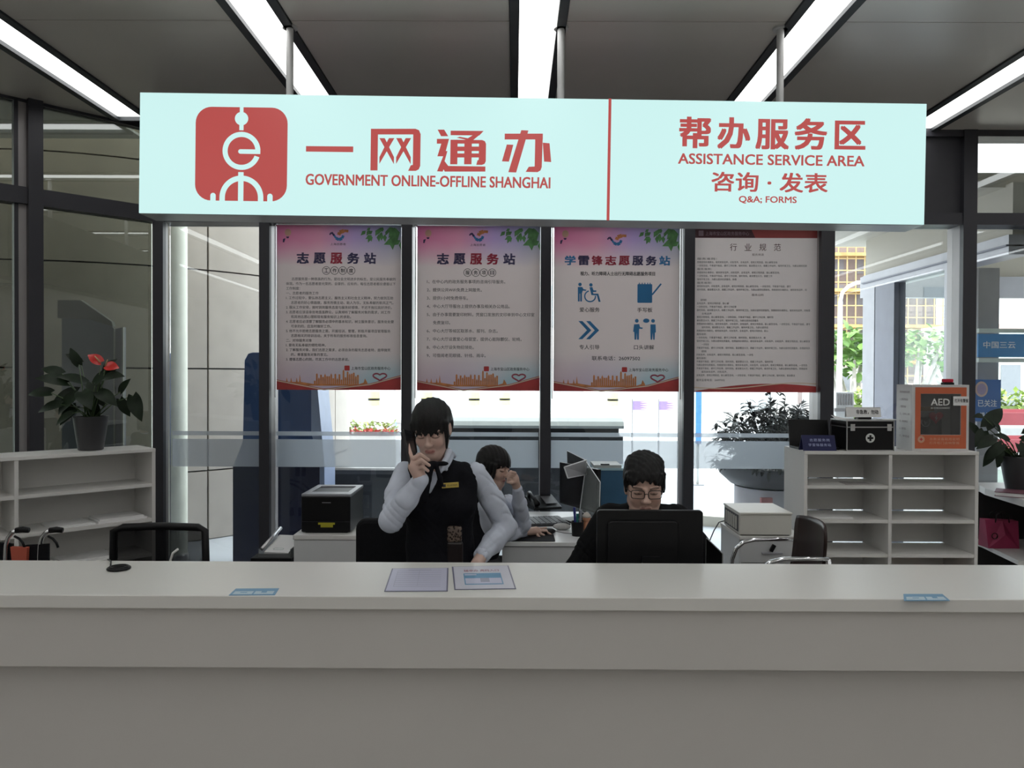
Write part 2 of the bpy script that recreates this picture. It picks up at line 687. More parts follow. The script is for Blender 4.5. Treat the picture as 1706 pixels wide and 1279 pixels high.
# dark header panel behind the sign
struct('wall_back', MB().box(mull_x[0] + 0.04, mull_x[6] - 0.05, YB + 0.05, YB + 0.16, HEAD + 0.09, CEIL - 0.05), mat('header_panel', (0.03, 0.03, 0.036), 0.5))
FZ = [(PZ(720, YG), PZ(727, YG)), (PZ(733, YG), PZ(779, YG))]
edges = mull_x + [mull_x[6] + 1.12, mull_x[6] + 2.24, xr]
n_win = 0
for i in range(len(edges) - 1):
    n_win += 1
    x0, x1 = edges[i] + 0.03, edges[i + 1] - 0.03
    w = struct('window_%d' % n_win, MB().box(x0, x1, YG, YG + 0.012, 0.1, HEAD), M_glass)
    if i < 5:
        for a, b in FZ:
            MB().box(x0 + 0.02, x1 - 0.02, YG - 0.003, YG - 0.002, b, a).build('frosted_band', M_frost, w)
    if i >= 6:
        n_win += 1
        struct('window_%d' % n_win, MB().box(x0, x1, YG, YG + 0.012, HEAD + 0.09, CEIL - 0.05), M_glass)
    if i >= 7:
        n_trim += 1
        struct('trim_%d' % n_trim, MB().box(edges[i] - 0.04, edges[i] + 0.04, YB, YB + 0.22, 0, CEIL), M_mull)

# ------------------------------------------------------------------ angled glass wall on the left (45 degrees)
A = Vector((mull_x[0] - 0.02, YB + 0.04, 0))
LW = Matrix.Translation(A) @ Matrix.Rotation(math.radians(45), 4, 'Z')    # local x runs along the wall, towards the corner; wall lies at x < 0
tpost = 0.83
n_trim += 1
mb = MB()
mb.box(-tpost - 0.045, -tpost + 0.045, -0.05, 0.02, 0, CEIL, LW)
struct('trim_%d' % n_trim, mb, M_mull)
n_trim += 1
struct('trim_%d' % n_trim, MB().box(-tpost - 0.12, -tpost - 0.095, 0.0, 0.06, 0, CEIL, LW), M_mull)
n_trim += 1
struct('trim_%d' % n_trim, MB().box(-tpost - 0.095, -tpost - 0.045, 0.01, 0.05, 0, CEIL, LW), M_mulls)
n_trim += 1
struct('trim_%d' % n_trim, MB().box(-3.4, 0, -0.03, 0.08, HEAD, HEAD + 0.115, LW), M_mull)
n_trim += 1
struct('trim_%d' % n_trim, MB().box(-3.4, 0, -0.0, 0.08, 0, 0.1, LW), M_mull)
n_trim += 1
struct('trim_%d' % n_trim, MB().box(-3.4, 0, 0.0, 0.08, CEIL - 0.02, CEIL + 0.1, LW), M_mull)
M_glassL = mat_glass('window_glass_tinted', (0.52, 0.55, 0.51), 2.2)
for a, b in ((-tpost + 0.04, -0.03), (-2.2, -tpost - 0.11), (-3.4, -2.22)):
    for z0, z1 in ((0.1, HEAD), (HEAD + 0.115, CEIL - 0.02)):
        n_win += 1
        struct('window_%d' % n_win, MB().box(a, b, 0.03, 0.042, z0, z1, LW), M_glassL)
e = LW @ Vector((-3.4, 0.05, 0))
struct('wall_corner', MB().box(-8, e.x + 0.05, e.y, e.y + 0.1, 0, CEIL + 0.1), M_wall)
# ================================================================== reception counter
CT = 1.05
yf, yb = 2.42, 2.87
t = thing('reception_counter', 'long white reception counter with overhanging ledge across the foreground', 'counter', (0, 2.65, 0))
off = (0, 2.65, 0)
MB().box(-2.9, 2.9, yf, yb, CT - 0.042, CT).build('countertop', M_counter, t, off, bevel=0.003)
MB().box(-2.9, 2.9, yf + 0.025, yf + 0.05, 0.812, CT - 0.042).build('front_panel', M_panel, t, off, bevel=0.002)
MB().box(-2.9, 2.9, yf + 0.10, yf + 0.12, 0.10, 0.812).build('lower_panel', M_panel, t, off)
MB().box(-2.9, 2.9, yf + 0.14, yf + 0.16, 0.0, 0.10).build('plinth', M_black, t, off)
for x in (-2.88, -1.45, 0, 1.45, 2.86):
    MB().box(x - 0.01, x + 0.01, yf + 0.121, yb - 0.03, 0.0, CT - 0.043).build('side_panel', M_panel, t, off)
t = thing('staff_worktop', 'lower white worktop on the staff side of the long counter', 'desk', (0, yb + 0.2, 0))
off = (0, yb + 0.2, 0)
MB().slab([(-2.9, yb + 0.01), (2.9, yb + 0.01), (2.9, yb + 0.42), (0.12, yb + 0.42), (0.05, yb + 0.24), (-2.9, yb + 0.24)], 0.70, 0.725).build('tabletop', M_white, t, off)
for x in (-2.6, -1.2, 0.0, 1.15, 2.6):
    MB().box(x - 0.02, x + 0.02, yb + 0.05, yb + 0.09, 0.0, 0.70).build('leg', M_steel, t, off)

# things lying on the ledge
def ledge_sheet(name, label, cat, quad, z, m_edge, m_face, group=None):
    c = [P(px, py, 2.6) for px, py in quad]
    # drop each corner on the ledge plane
    pts = []
    for px, py in quad:
        d = P(px, py, 1.0) - Vector((0, 0, CAM_H))
        k = (CT + z - CAM_H) / d.z
        pts.append((d.x * k, d.y * k))
    cx, cy = sum(p[0] for p in pts) / 4, sum(p[1] for p in pts) / 4
    t = thing(name, label, cat, (cx, cy, CT + z), 0, group)
    pts = [(p[0] - cx, p[1] - cy) for p in pts]
    MB().slab(pts, -0.0005, 0.0008).build('sheet', m_edge, t)
    ins = [(p[0] * 0.955, p[1] * 0.975) for p in pts]
    MB().slab(ins, 0.0008, 0.0011).build('printed_page', m_face, t)
    return t, pts


def in_quad(pts, u, v, z):
    # u right 0..1, v up (away) 0..1; pts order: far-left, far-right, near-right, near-left
    a = Vector(pts[3]) * (1 - u) + Vector(pts[2]) * u
    b = Vector(pts[0]) * (1 - u) + Vector(pts[1]) * u
    q = a * (1 - v) + b * v
    return Vector((q.x, q.y, z))


def flat_quads(pts, rects, z):
    mb = MB()
    for u0, u1, v0, v1 in rects:
        mb.quad(in_quad(pts, u0, v0, z), in_quad(pts, u1, v0, z), in_quad(pts, u1, v1, z), in_quad(pts, u0, v1, z))
    return mb


def flat_text(mb, s, pts, u0, u1, v0, v1, z, bold=0.0):
    vs, fs = text_raw(s, bold)
    a = np.array(vs)
    lo, hi = a.min(0), a.max(0)
    return mb.add([in_quad(pts, u0 + (v[0] - lo[0]) / (hi[0] - lo[0]) * (u1 - u0), v0 + (v[1] - lo[1]) / (hi[1] - lo[1]) * (v1 - v0), z) for v in vs], fs)


M_edge = mat('laminate_edge', (0.17, 0.17, 0.26), 0.3)
M_lil = mat('lilac_page', (0.56, 0.56, 0.70), 0.3, var=0.02)
M_greyp = mat('grey_print', (0.36, 0.36, 0.46), 0.4)
M_skyb = mat('sky_blue_print', (0.16, 0.34, 0.52), 0.4)
M_paleb = mat('pale_blue_sticker', (0.50, 0.62, 0.70), 0.4)
t, q = ledge_sheet('laminated_sheet', 'laminated lilac sheet with faint rows of print lying on the white ledge', 'sheet', [(653, 947), (747, 946), (746, 984.5), (640, 985)], 0.0015, M_edge, M_lil)
rows = [(0.12, 0.88, 0.86 - 0.085 * i, 0.872 - 0.085 * i) for i in range(9)]
flat_quads(q, rows + [(0.30, 0.7, 0.90, 0.915), (0.12, 0.126, 0.18, 0.87), (0.5, 0.504, 0.18, 0.87)], 0.0013).build('printed_table', M_greyp, t)
t, q = ledge_sheet('laminated_sheet', 'laminated notice with a blue screen picture and red title on the white ledge', 'sheet', [(753, 944), (847, 942), (860, 980.5), (757, 982)], 0.0015, M_edge, mat('white_page', (0.62, 0.62, 0.70), 0.3, var=0.02))
mb = MB()
flat_text(mb, '随申办 亮码入口', q, 0.2, 0.8, 0.73, 0.83, 0.0013, 0.01)
mb.build('printed_title', mat('title_red', (0.35, 0.10, 0.14), 0.5), t)
flat_quads(q, [(0.18, 0.82, 0.17, 0.66)], 0.0013).build('printed_picture', M_skyb, t)
flat_quads(q, [(0.2, 0.8, 0.21, 0.44), (0.2, 0.4, 0.57, 0.62)], 0.0015).build('picture_panel', M_lil, t)
flat_quads(q, [(0.45, 0.60, 0.27, 0.44)], 0.0017).build('picture_card', M_greyp, t)
for name, label, qd in (('ledge_sticker', 'small pale blue sticker near the left end of the white ledge', [(393, 980.5), (465, 980), (458, 991), (381, 991.5)]),
                        ('ledge_sticker', 'small pale blue sticker near the right end of the white ledge', [(1505, 989.5), (1570, 989.5), (1583, 1000.5), (1506, 1000.8)])):
    t, q = ledge_sheet(name, label, 'sticker', qd, 0.0008, M_skyb, M_skyb, 'blue stickers on the ledge')
    flat_quads(q, [(0.06, 0.48, 0.1, 0.55), (0.52, 0.94, 0.1, 0.55)], 0.0013).build('white_field', M_paleb, t)
    flat_quads(q, [(0.66, 0.78, 0.3, 0.6), (0.2, 0.35, 0.3, 0.42)], 0.0015).build('small_print', M_skyb, t)

# black cable coil
c0 = P(193, 944, 2.72)
t = thing('cable_coil', 'small black cable coil lying on the white ledge at the left', 'cable', (c0.x, 2.74, CT))
mb = MB()
for k in range(3):
    rr = 0.024 + 0.006 * k
    mb.tube([(rr * math.cos(a / 20 * 2 * math.pi), rr * math.sin(a / 20 * 2 * math.pi), 0.005 + 0.004 * (k % 2)) for a in range(20)], 0.0045, 8, True)
mb.build('coil', M_black, t, smooth=True)
MB().tube([(-0.03, 0.0, 0.006), (-0.05, 0.04, 0.007), (-0.07, 0.08, 0.010), (-0.10, 0.115, 0.008)], 0.003, 6).build('lead', M_black, t, smooth=True)

# ================================================================== hanging sign
SY = 4.10
sx0, sx1 = PX(232, SY), PX(1539, SY)
zc = (PZ(163.5, SY) + PZ(364, SY)) / 2
sh = 0.645
SCX = (sx0 + sx1) / 2
SWD = (sx1 - sx0) / 2
sign = thing('hanging_sign', 'long white lightbox sign with red lettering hanging above the counter', 'sign', (SCX, SY, zc))
sign.rotation_euler = (0, math.radians(0.66), 0)
M_face = mat_emit('sign_lit_face', (0.600, 0.885, 0.865), SIGN_POWER)
M_sred = mat_emit('sign_lit_red', (0.45, 0.062, 0.058), SIGN_POWER)
MB().box(-SWD, SWD, 0.008, 0.20, -sh / 2, sh / 2).build('case', mat('sign_case', (0.30, 0.31, 0.32), 0.35, metal=0.5), sign, bevel=0.004)
MB().box(-SWD + 0.003, SWD - 0.003, 0, 0.0075, -sh / 2 + 0.003, sh / 2 - 0.003).build('lit_face', M_face, sign)
K = 4.10 / FPX          # metres per photograph pixel on the sign
SPX = lambda px: (px - 885.5) * K
SPZ = lambda py: (263.5 - py) * K
def sp2(pts, tilt=True):   # pixel -> sign-local (removes the sign's own tilt)
    out = []
    for px, py in pts:
        py2 = py - (px - 885.5) * 0.0150
        out.append((SPX(px), SPZ(py2)))
    return out
c2 = lambda pts: sp2([(220 + x * 0.24619, 140 + y * 0.24615) for x, y in pts])
c3 = lambda pts: sp2([(620 + x * 0.24619, 140 + y * 0.24615) for x, y in pts])
c4 = lambda pts: sp2([(1000 + x * 0.24619, 140 + y * 0.24615) for x, y in pts])
YT = -0.0012
# logo
lx0, lz1 = c2([(431, 152)])[0]
lx1, lz0 = c2([(1052, 792)])[0]
MB().poly(rrect(lx0, lx1, lz0, lz1, 0.085, 8), YT, 0.0010).build('logo_square', M_sred, sign)
mb = MB()
u = 0.24619 * K
cx = (lx0 + lx1) / 2 - 0.0005
top = lz1
Z = lambda y: top - (y - 155) * u
yl = -0.0024
mb.poly([(cx - 12 * u, Z(153)), (cx + 12 * u, Z(153)), (cx + 12 * u, Z(200)), (cx - 12 * u, Z(200))], yl, 0.001)
mb.poly(circ(cx, Z(232), 45 * u), yl - 0.0001, 0.001)
mb.poly([(cx - 14 * u, Z(268)), (cx + 14 * u, Z(268)), (cx + 14 * u, Z(310)), (cx - 14 * u, Z(310))], yl - 0.0002, 0.001)
mb.poly(arc_band(cx + 2 * u, Z(449), 94 * u, 128 * u, 5, 341), yl, 0.001)
mb.poly([(cx - 5 * u, Z(438))] + [(cx - 5 * u + 15 * u * math.cos(math.radians(a)), Z(453) + 15 * u * math.sin(math.radians(a))) for a in range(90, 271, 20)] + [(cx + 129 * u, Z(468)), (cx + 129 * u, Z(438))], yl - 0.0001, 0.001)
mb.poly([(cx - 18 * u, Z(592)), (cx + 18 * u, Z(592)), (cx + 18 * u, Z(794)), (cx - 18 * u, Z(794))], yl - 0.0001, 0.001)
mb.poly(arc_band(cx + 5 * u, Z(763), 112 * u, 148 * u, 0, 180), yl, 0.001)
for a, b in ((-143, -107), (117, 153)):
    mb.poly([(cx + a * u, Z(762)), (cx + b * u, Z(762)), (cx + b * u, Z(794)), (cx + a * u, Z(794))], yl - 0.0001, 0.001)
for a in (-187, 198):
    mb.poly(arc_band(cx + a * u, Z(752), 0.0001, 18 * u, 0, 180, 12), yl, 0.001)
    mb.poly([(cx + (a - 18) * u, Z(752)), (cx + (a + 18) * u, Z(752)), (cx + (a + 18) * u, Z(794)), (cx + (a - 18) * u, Z(794))], yl - 0.0001, 0.001)
mb.build('logo_figure', M_face, sign)
# headline characters, drawn stroke by stroke
mb = MB()
mb.poly(c2([(1178, 418), (1497, 421), (1497, 459), (1178, 455)]), YT, 0.001)
def R3(x0, x1, y0, y1, y=YT):
    mb.poly(c3([(x0, y0), (x1, y0), (x1, y1), (x0, y1)]), y, 0.001)
# net
R3(-10, 38, 302, 582)
mb.poly(c3([(-10, 302), (290, 302), (315, 312), (326, 340), (-10, 340)]), YT - .0001, 0.001)
mb.poly(c3([(276, 335), (326, 335), (326, 552), (316, 575), (296, 585), (245, 585), (262, 548), (276, 545)]), YT - .0002, 0.001)
for dx in (0, 113):
    mb.poly(c3([(48 + dx, 365), (84 + dx, 365), (148 + dx, 492), (148 + dx, 540)]), YT, 0.001)
    mb.poly(c3([(112 + dx, 365), (149 + dx, 365), (50 + dx, 538), (50 + dx, 492)]), YT - .0001, 0.001)
# pass
mb.poly(c3([(440, 308), (484, 308), (512, 352), (464, 352)]), YT, 0.001)
mb.poly(c3([(436, 370), (518, 370), (488, 487), (441, 487), (466, 402), (436, 402)]), YT, 0.001)
mb.poly(c3([(494, 452), (508, 452), (490, 520), (515, 552), (766, 556), (766, 590), (492, 590), (484, 575), (478, 590), (440, 588)]), YT - .0001, 0.001)
mb.poly(c3([(528, 315), (750, 317), (722, 347), (528, 345)]), YT, 0.001)
mb.poly(c3([(690, 338), (727, 340), (672, 385), (570, 362), (590, 356), (645, 366)]), YT - .0001, 0.001)
for a, b in ((528, 576), (622, 672)):
    R3(a, b, 376, 541)
mb.poly(c3([(528, 376), (742, 378), (760, 386), (768, 404), (768, 520), (760, 538), (742, 545), (704, 545), (712, 514), (720, 512), (720, 402), (528, 402)]), YT - .0001, 0.001)
R3(540, 740, 422, 452, YT - .0002)
R3(540, 740, 468, 495, YT - .0002)
# manage
R3(893, 1150, 335, 374)
mb.poly(c3([(1004, 312), (1052, 314), (974, 596), (921, 594)]), YT - .0001, 0.001)
mb.poly(c3([(1099, 336), (1150, 338), (1146, 560), (1138, 582), (1118, 594), (1038, 592), (1058, 558), (1098, 556)]), YT - .0002, 0.001)
mb.poly(c3([(908, 408), (952, 410), (924, 523), (877, 521)]), YT, 0.001)
mb.poly(c3([(1150, 396), (1196, 400), (1209, 526), (1161, 523)]), YT - .0003, 0.001)
mb.build('headline_characters', M_sred, sign)


def sign_text(name, s, px0, px1, py0, py1, bold, spacing=1.0):
    a, b = sp2([(px0, (py0 + py1) / 2), (px1, (py0 + py1) / 2)])
    h = (py1 - py0) * K / 2
    zc_ = (a[1] + b[1]) / 2
    text(MB_ := MB(), s, a[0], b[0], zc_ - h, zc_ + h, YT, bold, spacing)
    return MB_.build(name, M_sred, sign)


sign_text('english_line', 'GOVERNMENT ONLINE-OFFLINE SHANGHAI', 510, 917, 291.5, 310.5, 0.028)
sign_text('area_characters', '帮办服务区', 1129, 1438, 196, 249.5, 0.032, 1.28)
sign_text('area_english_line', 'ASSISTANCE SERVICE AREA', 1128, 1437, 257, 275, 0.028)
sign_text('topic_characters', '咨询 · 发表', 1184, 1377, 286.5, 320, 0.024)
sign_text('topic_english_line', 'Q&A; FORMS', 1230, 1326, 326, 339, 0.026)
a, b = sp2([(1013.5, 264)])[0], None
MB().box(a[0] - 0.0075, a[0] + 0.0075, -0.003, -0.0005, -sh / 2, sh / 2).build('divider_line', M_sred, sign)
for px in (482.5, 932, 1295.5):
    x = PX(px, SY + 0.1)
    xl = x - SCX
    z0 = sh / 2 - xl * math.sin(math.radians(0.66)) 
    mb = MB().lathe([(0.0195, zc + z0 - 0.01), (0.0195, CEIL - 0.012), (0.0195, CEIL)], 16, (x, SY + 0.1, 0))
    mb.lathe([(0.04, CEIL - 0.012), (0.04, CEIL)], 16, (x, SY + 0.1, 0))
    mb.xf(Matrix.Rotation(-math.radians(0.66), 4, 'Y') @ Matrix.Translation((-SCX, -SY, -zc)))
    mb.build('hanging_rod', mat('grey_paint', (0.62, 0.62, 0.62), 0.4), sign, smooth='auto')

# ================================================================== posters
def backlit(m, src):
    """thin poster film: lets a little of the daylight behind it through"""
    nt = m.node_tree
    out = [n for n in nt.nodes if n.type == 'OUTPUT_MATERIAL'][0]
    b = nt.nodes['Principled BSDF']
    tl = nt.nodes.new('ShaderNodeBsdfTranslucent')
    if src is None:
        src = b.inputs['Base Color'].links[0].from_socket
    nt.links.new(src, tl.inputs['Color'])
    mx = nt.nodes.new('ShaderNodeMixShader')
    mx.inputs[0].default_value = 0.48
    nt.links.new(b.outputs[0], mx.inputs[1])
    nt.links.new(tl.outputs[0], mx.inputs[2])
    nt.links.new(mx.outputs[0], out.inputs['Surface'])


def mat_poster(name):
    """printed sheet: pink to violet at the top, pale grey in the middle, teal tint low at the right"""
    m = bpy.data.materials.new(name)
    m.use_nodes = True
    nt = m.node_tree
    b = nt.nodes['Principled BSDF']
    b.inputs['Roughness'].default_value = 0.45
    tc = nt.nodes.new('ShaderNodeTexCoord')
    sp = nt.nodes.new('ShaderNodeSeparateXYZ')
    nt.links.new(tc.outputs['Generated'], sp.inputs[0])
    def ramp(src, els):
        r = nt.nodes.new('ShaderNodeValToRGB')
        while len(r.color_ramp.elements) < len(els):
            r.color_ramp.elements.new(0.5)
        for e, (p, c) in zip(r.color_ramp.elements, els):
            e.position = p
            e.color = (*c, 1)
        nt.links.new(src, r.inputs['Fac'])
        return r.outputs['Color']
    topc = ramp(sp.outputs['X'], [(0.0, (0.74, 0.32, 0.50)), (0.35, (0.80, 0.48, 0.60)), (0.62, (0.62, 0.50, 0.72)), (1.0, (0.46, 0.50, 0.60))])
    botc = ramp(sp.outputs['X'], [(0.0, (0.70, 0.58, 0.62)), (0.45, (0.66, 0.60, 0.70)), (0.8, (0.48, 0.66, 0.70)), (1.0, (0.54, 0.64, 0.70))])
    no = nt.nodes.new('ShaderNodeTexNoise')
    no.inputs['Scale'].default_value = 2.5
    nt.links.new(tc.outputs['Generated'], no.inputs['Vector'])
    ad = nt.nodes.new('ShaderNodeMath')
    ad.operation = 'MULTIPLY_ADD'
    ad.inputs[1].default_value = 0.16
    nt.links.new(no.outputs['Fac'], ad.inputs[0])
    nt.links.new(sp.outputs['Z'], ad.inputs[2])
    ft = ramp(ad.outputs[0], [(0.83, (0, 0, 0)), (1.04, (1, 1, 1))])
    fb = ramp(ad.outputs[0], [(0.10, (1, 1, 1)), (0.32, (0, 0, 0))])
    m1 = nt.nodes.new('ShaderNodeMix')
    m1.data_type = 'RGBA'
    m1.inputs['A'].default_value = (0.82, 0.755, 0.745, 1)
    nt.links.new(ft, m1.inputs['Factor'])
    nt.links.new(topc, m1.inputs['B'])
    m2 = nt.nodes.new('ShaderNodeMix')
    m2.data_type = 'RGBA'
    nt.links.new(fb, m2.inputs['Factor'])
    nt.links.new(m1.outputs['Result'], m2.inputs['A'])
    nt.links.new(botc, m2.inputs['B'])
    nt.links.new(m2.outputs['Result'], b.inputs['Base Color'])
    backlit(m, m2.outputs['Result'])
    return m


M_poster = mat_poster('poster_print')
M_post4 = mat('poster_paper', (0.80, 0.75, 0.74), 0.5, var=0.01)
backlit(M_post4, None)
M_navy = mat('navy_ink', (0.035, 0.03, 0.10), 0.5)
M_maroon = mat('maroon_ink', (0.35, 0.02, 0.05), 0.5)
M_orange = mat('orange_ink', (0.62, 0.24, 0.08), 0.5, var=0.2, scale=20)
M_redrib = mat('ribbon_red', (0.45, 0.05, 0.05), 0.5, var=0.25, scale=4)
M_cream = mat('ribbon_cream', (0.70, 0.55, 0.42), 0.5)
M_green = mat('leaf_print', (0.10, 0.28, 0.09), 0.5, var=0.4, scale=20)
M_wine = mat('heart_ink', (0.38, 0.06, 0.10), 0.5)
M_tan = mat('balloon_print', (0.62, 0.42, 0.30), 0.5)
YP = 5.985
PK = YP / FPX
rod_bits = []


def poster(px0, px1, label, kind, title, groups):
    x0, x1 = PX(px0, YP), PX(px1, YP)
    z1, z0 = PZ(376 + (px0 - 460) * 0.002, YP), PZ(650.5 + (px0 - 460) * 0.0015, YP)
    t = thing('poster', label, 'poster', ((x0 + x1) / 2, YP, z0))
    w, h = x1 - x0, z1 - z0
    hw = w / 2
    MB().box(-hw, hw, 0, 0.004, 0, h).build('sheet', M_poster if kind < 4 else M_post4, t)
    U = lambda a: -hw + a * w
    V_ = lambda b: (1 - b) * h       # fraction from the top
    yy = -0.0008
    for sx in (-hw - 0.012, hw + 0.012):
        mb = MB().tube([(sx, -0.004, -0.06), (sx, -0.004, h + 0.03)], 0.004, 8)
        mb.build('hanging_rod', M_chrome, t, smooth='auto')
        mb = MB().box(sx - 0.012, sx + 0.012, -0.014, 0.008, h - 0.012, h + 0.02)
        mb.build('clip', M_chrome, t, bevel=0.003)
    if kind < 4:
        # ribbon and skyline
        mb = MB()
        n = 24
        top = lambda a: 0.942 + 0.055 * (1 - abs(a - 0.38) / 0.62 if a > 0.38 else a / 0.38) - (0.03 * max(0, (a - 0.75) / 0.25) if a > 0.75 else 0)
        mb.poly([(U(i / n), V_(top(i / n) - 0.004)) for i in range(n + 1)] + [(U(1), V_(1)), (U(0), V_(1))], yy)
        mb.build('ribbon', M_redrib, t)
        mb = MB()
        for a0, a1 in ((0.0, 0.38), (0.38, 1.0)):
            m_ = 10
            mb.poly([(U(a0 + (a1 - a0) * i / m_), V_(top(a0 + (a1 - a0) * i / m_) - 0.001)) for i in range(m_ + 1)] +
                    [(U(a0 + (a1 - a0) * i / m_), V_(top(a0 + (a1 - a0) * i / m_) + 0.006)) for i in range(m_, -1, -1)], yy - 0.0004)
        mb.build('ribbon_highlight', M_cream, t)
        mb = MB()
        r2 = random.Random(3)
        pts = [(U(0.07), V_(0.975))]
        for a in (0.075, 0.11, 0.155, 0.18):
            pts += [(U(a), V_(0.952)), (U(a + 0.006), V_(0.925 - 0.02 * (a == 0.18))), (U(a + 0.014), V_(0.952))]
        for i in range(22):
            a = 0.30 + i * 0.0165
            hh = 0.02 + 0.05 * abs(math.sin(i * 1.7)) * (1.2 if 13 < i < 20 else 0.8)
            pts += [(U(a), V_(0.965)), (U(a), V_(0.965 - hh)), (U(a + 0.007), V_(0.965 - hh - 0.006 * (i % 3))), (U(a + 0.014), V_(0.965 - hh)), (U(a + 0.014), V_(0.965))]
        pts += [(U(0.70), V_(0.955)), (U(0.71), V_(0.93)), (U(0.73), V_(0.955)), (U(0.73), V_(0.975))]
        mb.poly(pts, yy + 0.0003)
        mb.build('skyline', M_orange, t)
        # heart
        pts = []
        for i in range(40):
            s_ = 2 * math.pi * i / 40
            hx, hz = 16 * math.sin(s_) ** 3 / 17, (13 * math.cos(s_) - 5 * math.cos(2 * s_) - 2 * math.cos(3 * s_) - math.cos(4 * s_)) / 17
            pts.append((U(0.83) + hx * 0.058 * w, V_(0.918) + hz * 0.026 * h))
        mb = MB()
        for q in stroke(pts + [pts[0]], 0.012):
            mb.poly(q, yy - 0.0002)
        for q in stroke([(U(0.86), V_(0.945)), (U(0.92), V_(0.93)), (U(1.0), V_(0.925))], 0.012):
            mb.poly(q, yy - 0.0003)
        mb.build('heart', M_wine, t)
        # leaves in the corner
        mb = MB()
        for i in range(26):
            a = 1.0 - 0.30 * r2.random() ** 1.5
            b = 0.01 + (0.10 if a > 0.92 else 0.05) * r2.random()
            L = 0.035 + 0.035 * r2.random()
            an = math.radians(200 + 80 * r2.random())
            p0 = Vector((U(a), V_(b)))
            d = Vector((math.cos(an), math.sin(an))) * L * (1 if a < .9 else 1.5)
            nn = Vector((-d.y, d.x)) * 0.28
            pp = [p0, p0 + d * 0.4 + nn, p0 + d, p0 + d * 0.4 - nn]
            pp = [(min(hw, max(-hw, p.x)), min(h, p.y)) for p in pp]
            mb.poly(pp, yy - 0.00004 * (i + 1))
        mb.build('leaf_print', M_green, t)
        # balloon
        mb = MB().poly(circ(U(0.09), V_(0.045), 0.026 * w, 16, 0.022 * h), yy)
        mb.build('balloon_print', M_tan, t)
        mb = MB().poly([(U(0.075), V_(0.07)), (U(0.10), V_(0.07)), (U(0.095), V_(0.08)), (U(0.08), V_(0.08))], yy)
        mb.poly([(U(0.05), V_(0.085)), (U(0.07), V_(0.08)), (U(0.06), V_(0.105)), (U(0.048), V_(0.105))], yy)
        mb.build('balloon_basket', M_navy, t)
        # swoosh emblem
        def sw(c, pts, wd, nm):
            mb = MB()
            for k, (p, q) in enumerate(zip(pts, pts[1:])):
                f = math.sin(math.pi * (k + 0.7) / (len(pts)))
                for z in stroke([(U(p[0]), V_(p[1])), (U(q[0]), V_(q[1]))], wd * (0.4 + f)):
                    mb.poly(z, yy - 0.0001 * k)
            mb.build(nm, c, t)
        ey = 0.0 if kind < 3 else 0.02
        sw(M_navy, [(0.425, 0.058 + ey), (0.438, 0.045 + ey), (0.452, 0.052 + ey), (0.46, 0.064 + ey)], 0.012, 'emblem_head')
        sw(M_blueink, [(0.455, 0.055 + ey), (0.475, 0.078 + ey), (0.50, 0.088 + ey), (0.525, 0.080 + ey), (0.535, 0.062 + ey)], 0.018, 'emblem_body')
        sw(M_orange, [(0.575, 0.036 + ey), (0.54, 0.034 + ey), (0.505, 0.044 + ey), (0.497, 0.060 + ey)], 0.022, 'emblem_wing')
        # title, char by char, alternating inks
        n = len(title)
        if kind < 3:
            ta, tb, gap, tz = 0.16, 0.835, 0.135, (0.165, 0.235)
            cw = 0.098
        else:
            ta, tb, gap, tz = 0.085, 0.93, 0.1075, (0.175, 0.235)
            cw = 0.088
        inks = {1: [0, 0, 1, 0, 0], 2: [0, 0, 1, 1, 0], 3: [2, 0, 1, 1, 1, 0, 0, 2]}[kind]
        for ink, nm in ((0, 'title_navy'), (1, 'title_red'), (2, 'title_blue')):
            mb = MB()
            for i, ch in enumerate(title):
                if inks[i] == ink:
                    text(mb, ch, U(ta + gap * i), U(ta + gap * i + cw), V_(tz[1]), V_(tz[0]), yy, 0.045)
            if mb.v:
                mb.build(nm, (M_navy, M_maroon, M_blueink)[ink], t)
        # signature line
        mb = MB()
        text(mb, '上海市宝山区政务服务中心', U(0.60), U(0.915), V_(0.878), V_(0.858), yy, 0.01)
        if kind < 3:
            text(mb, '上海志愿者', U(0.43), U(0.555), V_(0.122), V_(0.108), yy, 0.0)
        mb.build('signature', M_ink, t)
        x_ = U(0.545)
        mb = MB().poly(rrect(x_, x_ + 0.042 * w, V_(0.882), V_(0.852), 0.006), yy)
        mb.build('signature_mark', M_red, t)
    groups(t, U, V_, w, h, yy)
    return t


def lines(mb, rows, U, V_, yy, bold=0.006, hz=0.0165):
    for (a, b, s) in rows:
        vs, _ = text_raw(s, bold)
        arr = np.array(vs)
        wd = (arr[:, 0].max() - arr[:, 0].min())
        hh = (arr[:, 1].max() - arr[:, 1].min())
        H_ = V_(b) - V_(b + hz)
        W_ = wd * H_ / 0.93
        # keep true proportions: cap height of a full character is 0.93
        z0 = V_(b + hz) + (arr[:, 1].min() + 0.12) * H_ / 0.93
        x0 = U(a)
        x1 = min(x0 + W_, U(0.955))
        text(mb, s, x0, x1, z0, z0 + hh * H_ / 0.93, yy, bold)


def ringed(mb, chars, U, V_, yy, c0, dz, b, w, h):
    for i, ch in enumerate(chars):
        cx_, cz_ = U(c0 + dz * i), V_(b)
        for q in stroke(circ(cx_, cz_, 0.031 * w, 24) + [circ(cx_, cz_, 0.031 * w, 24)[0]], 0.004):
            mb.poly(q, yy)
        text(mb, ch, cx_ - 0.017 * w, cx_ + 0.017 * w, cz_ - 0.017 * w, cz_ + 0.017 * w, yy, 0.02)


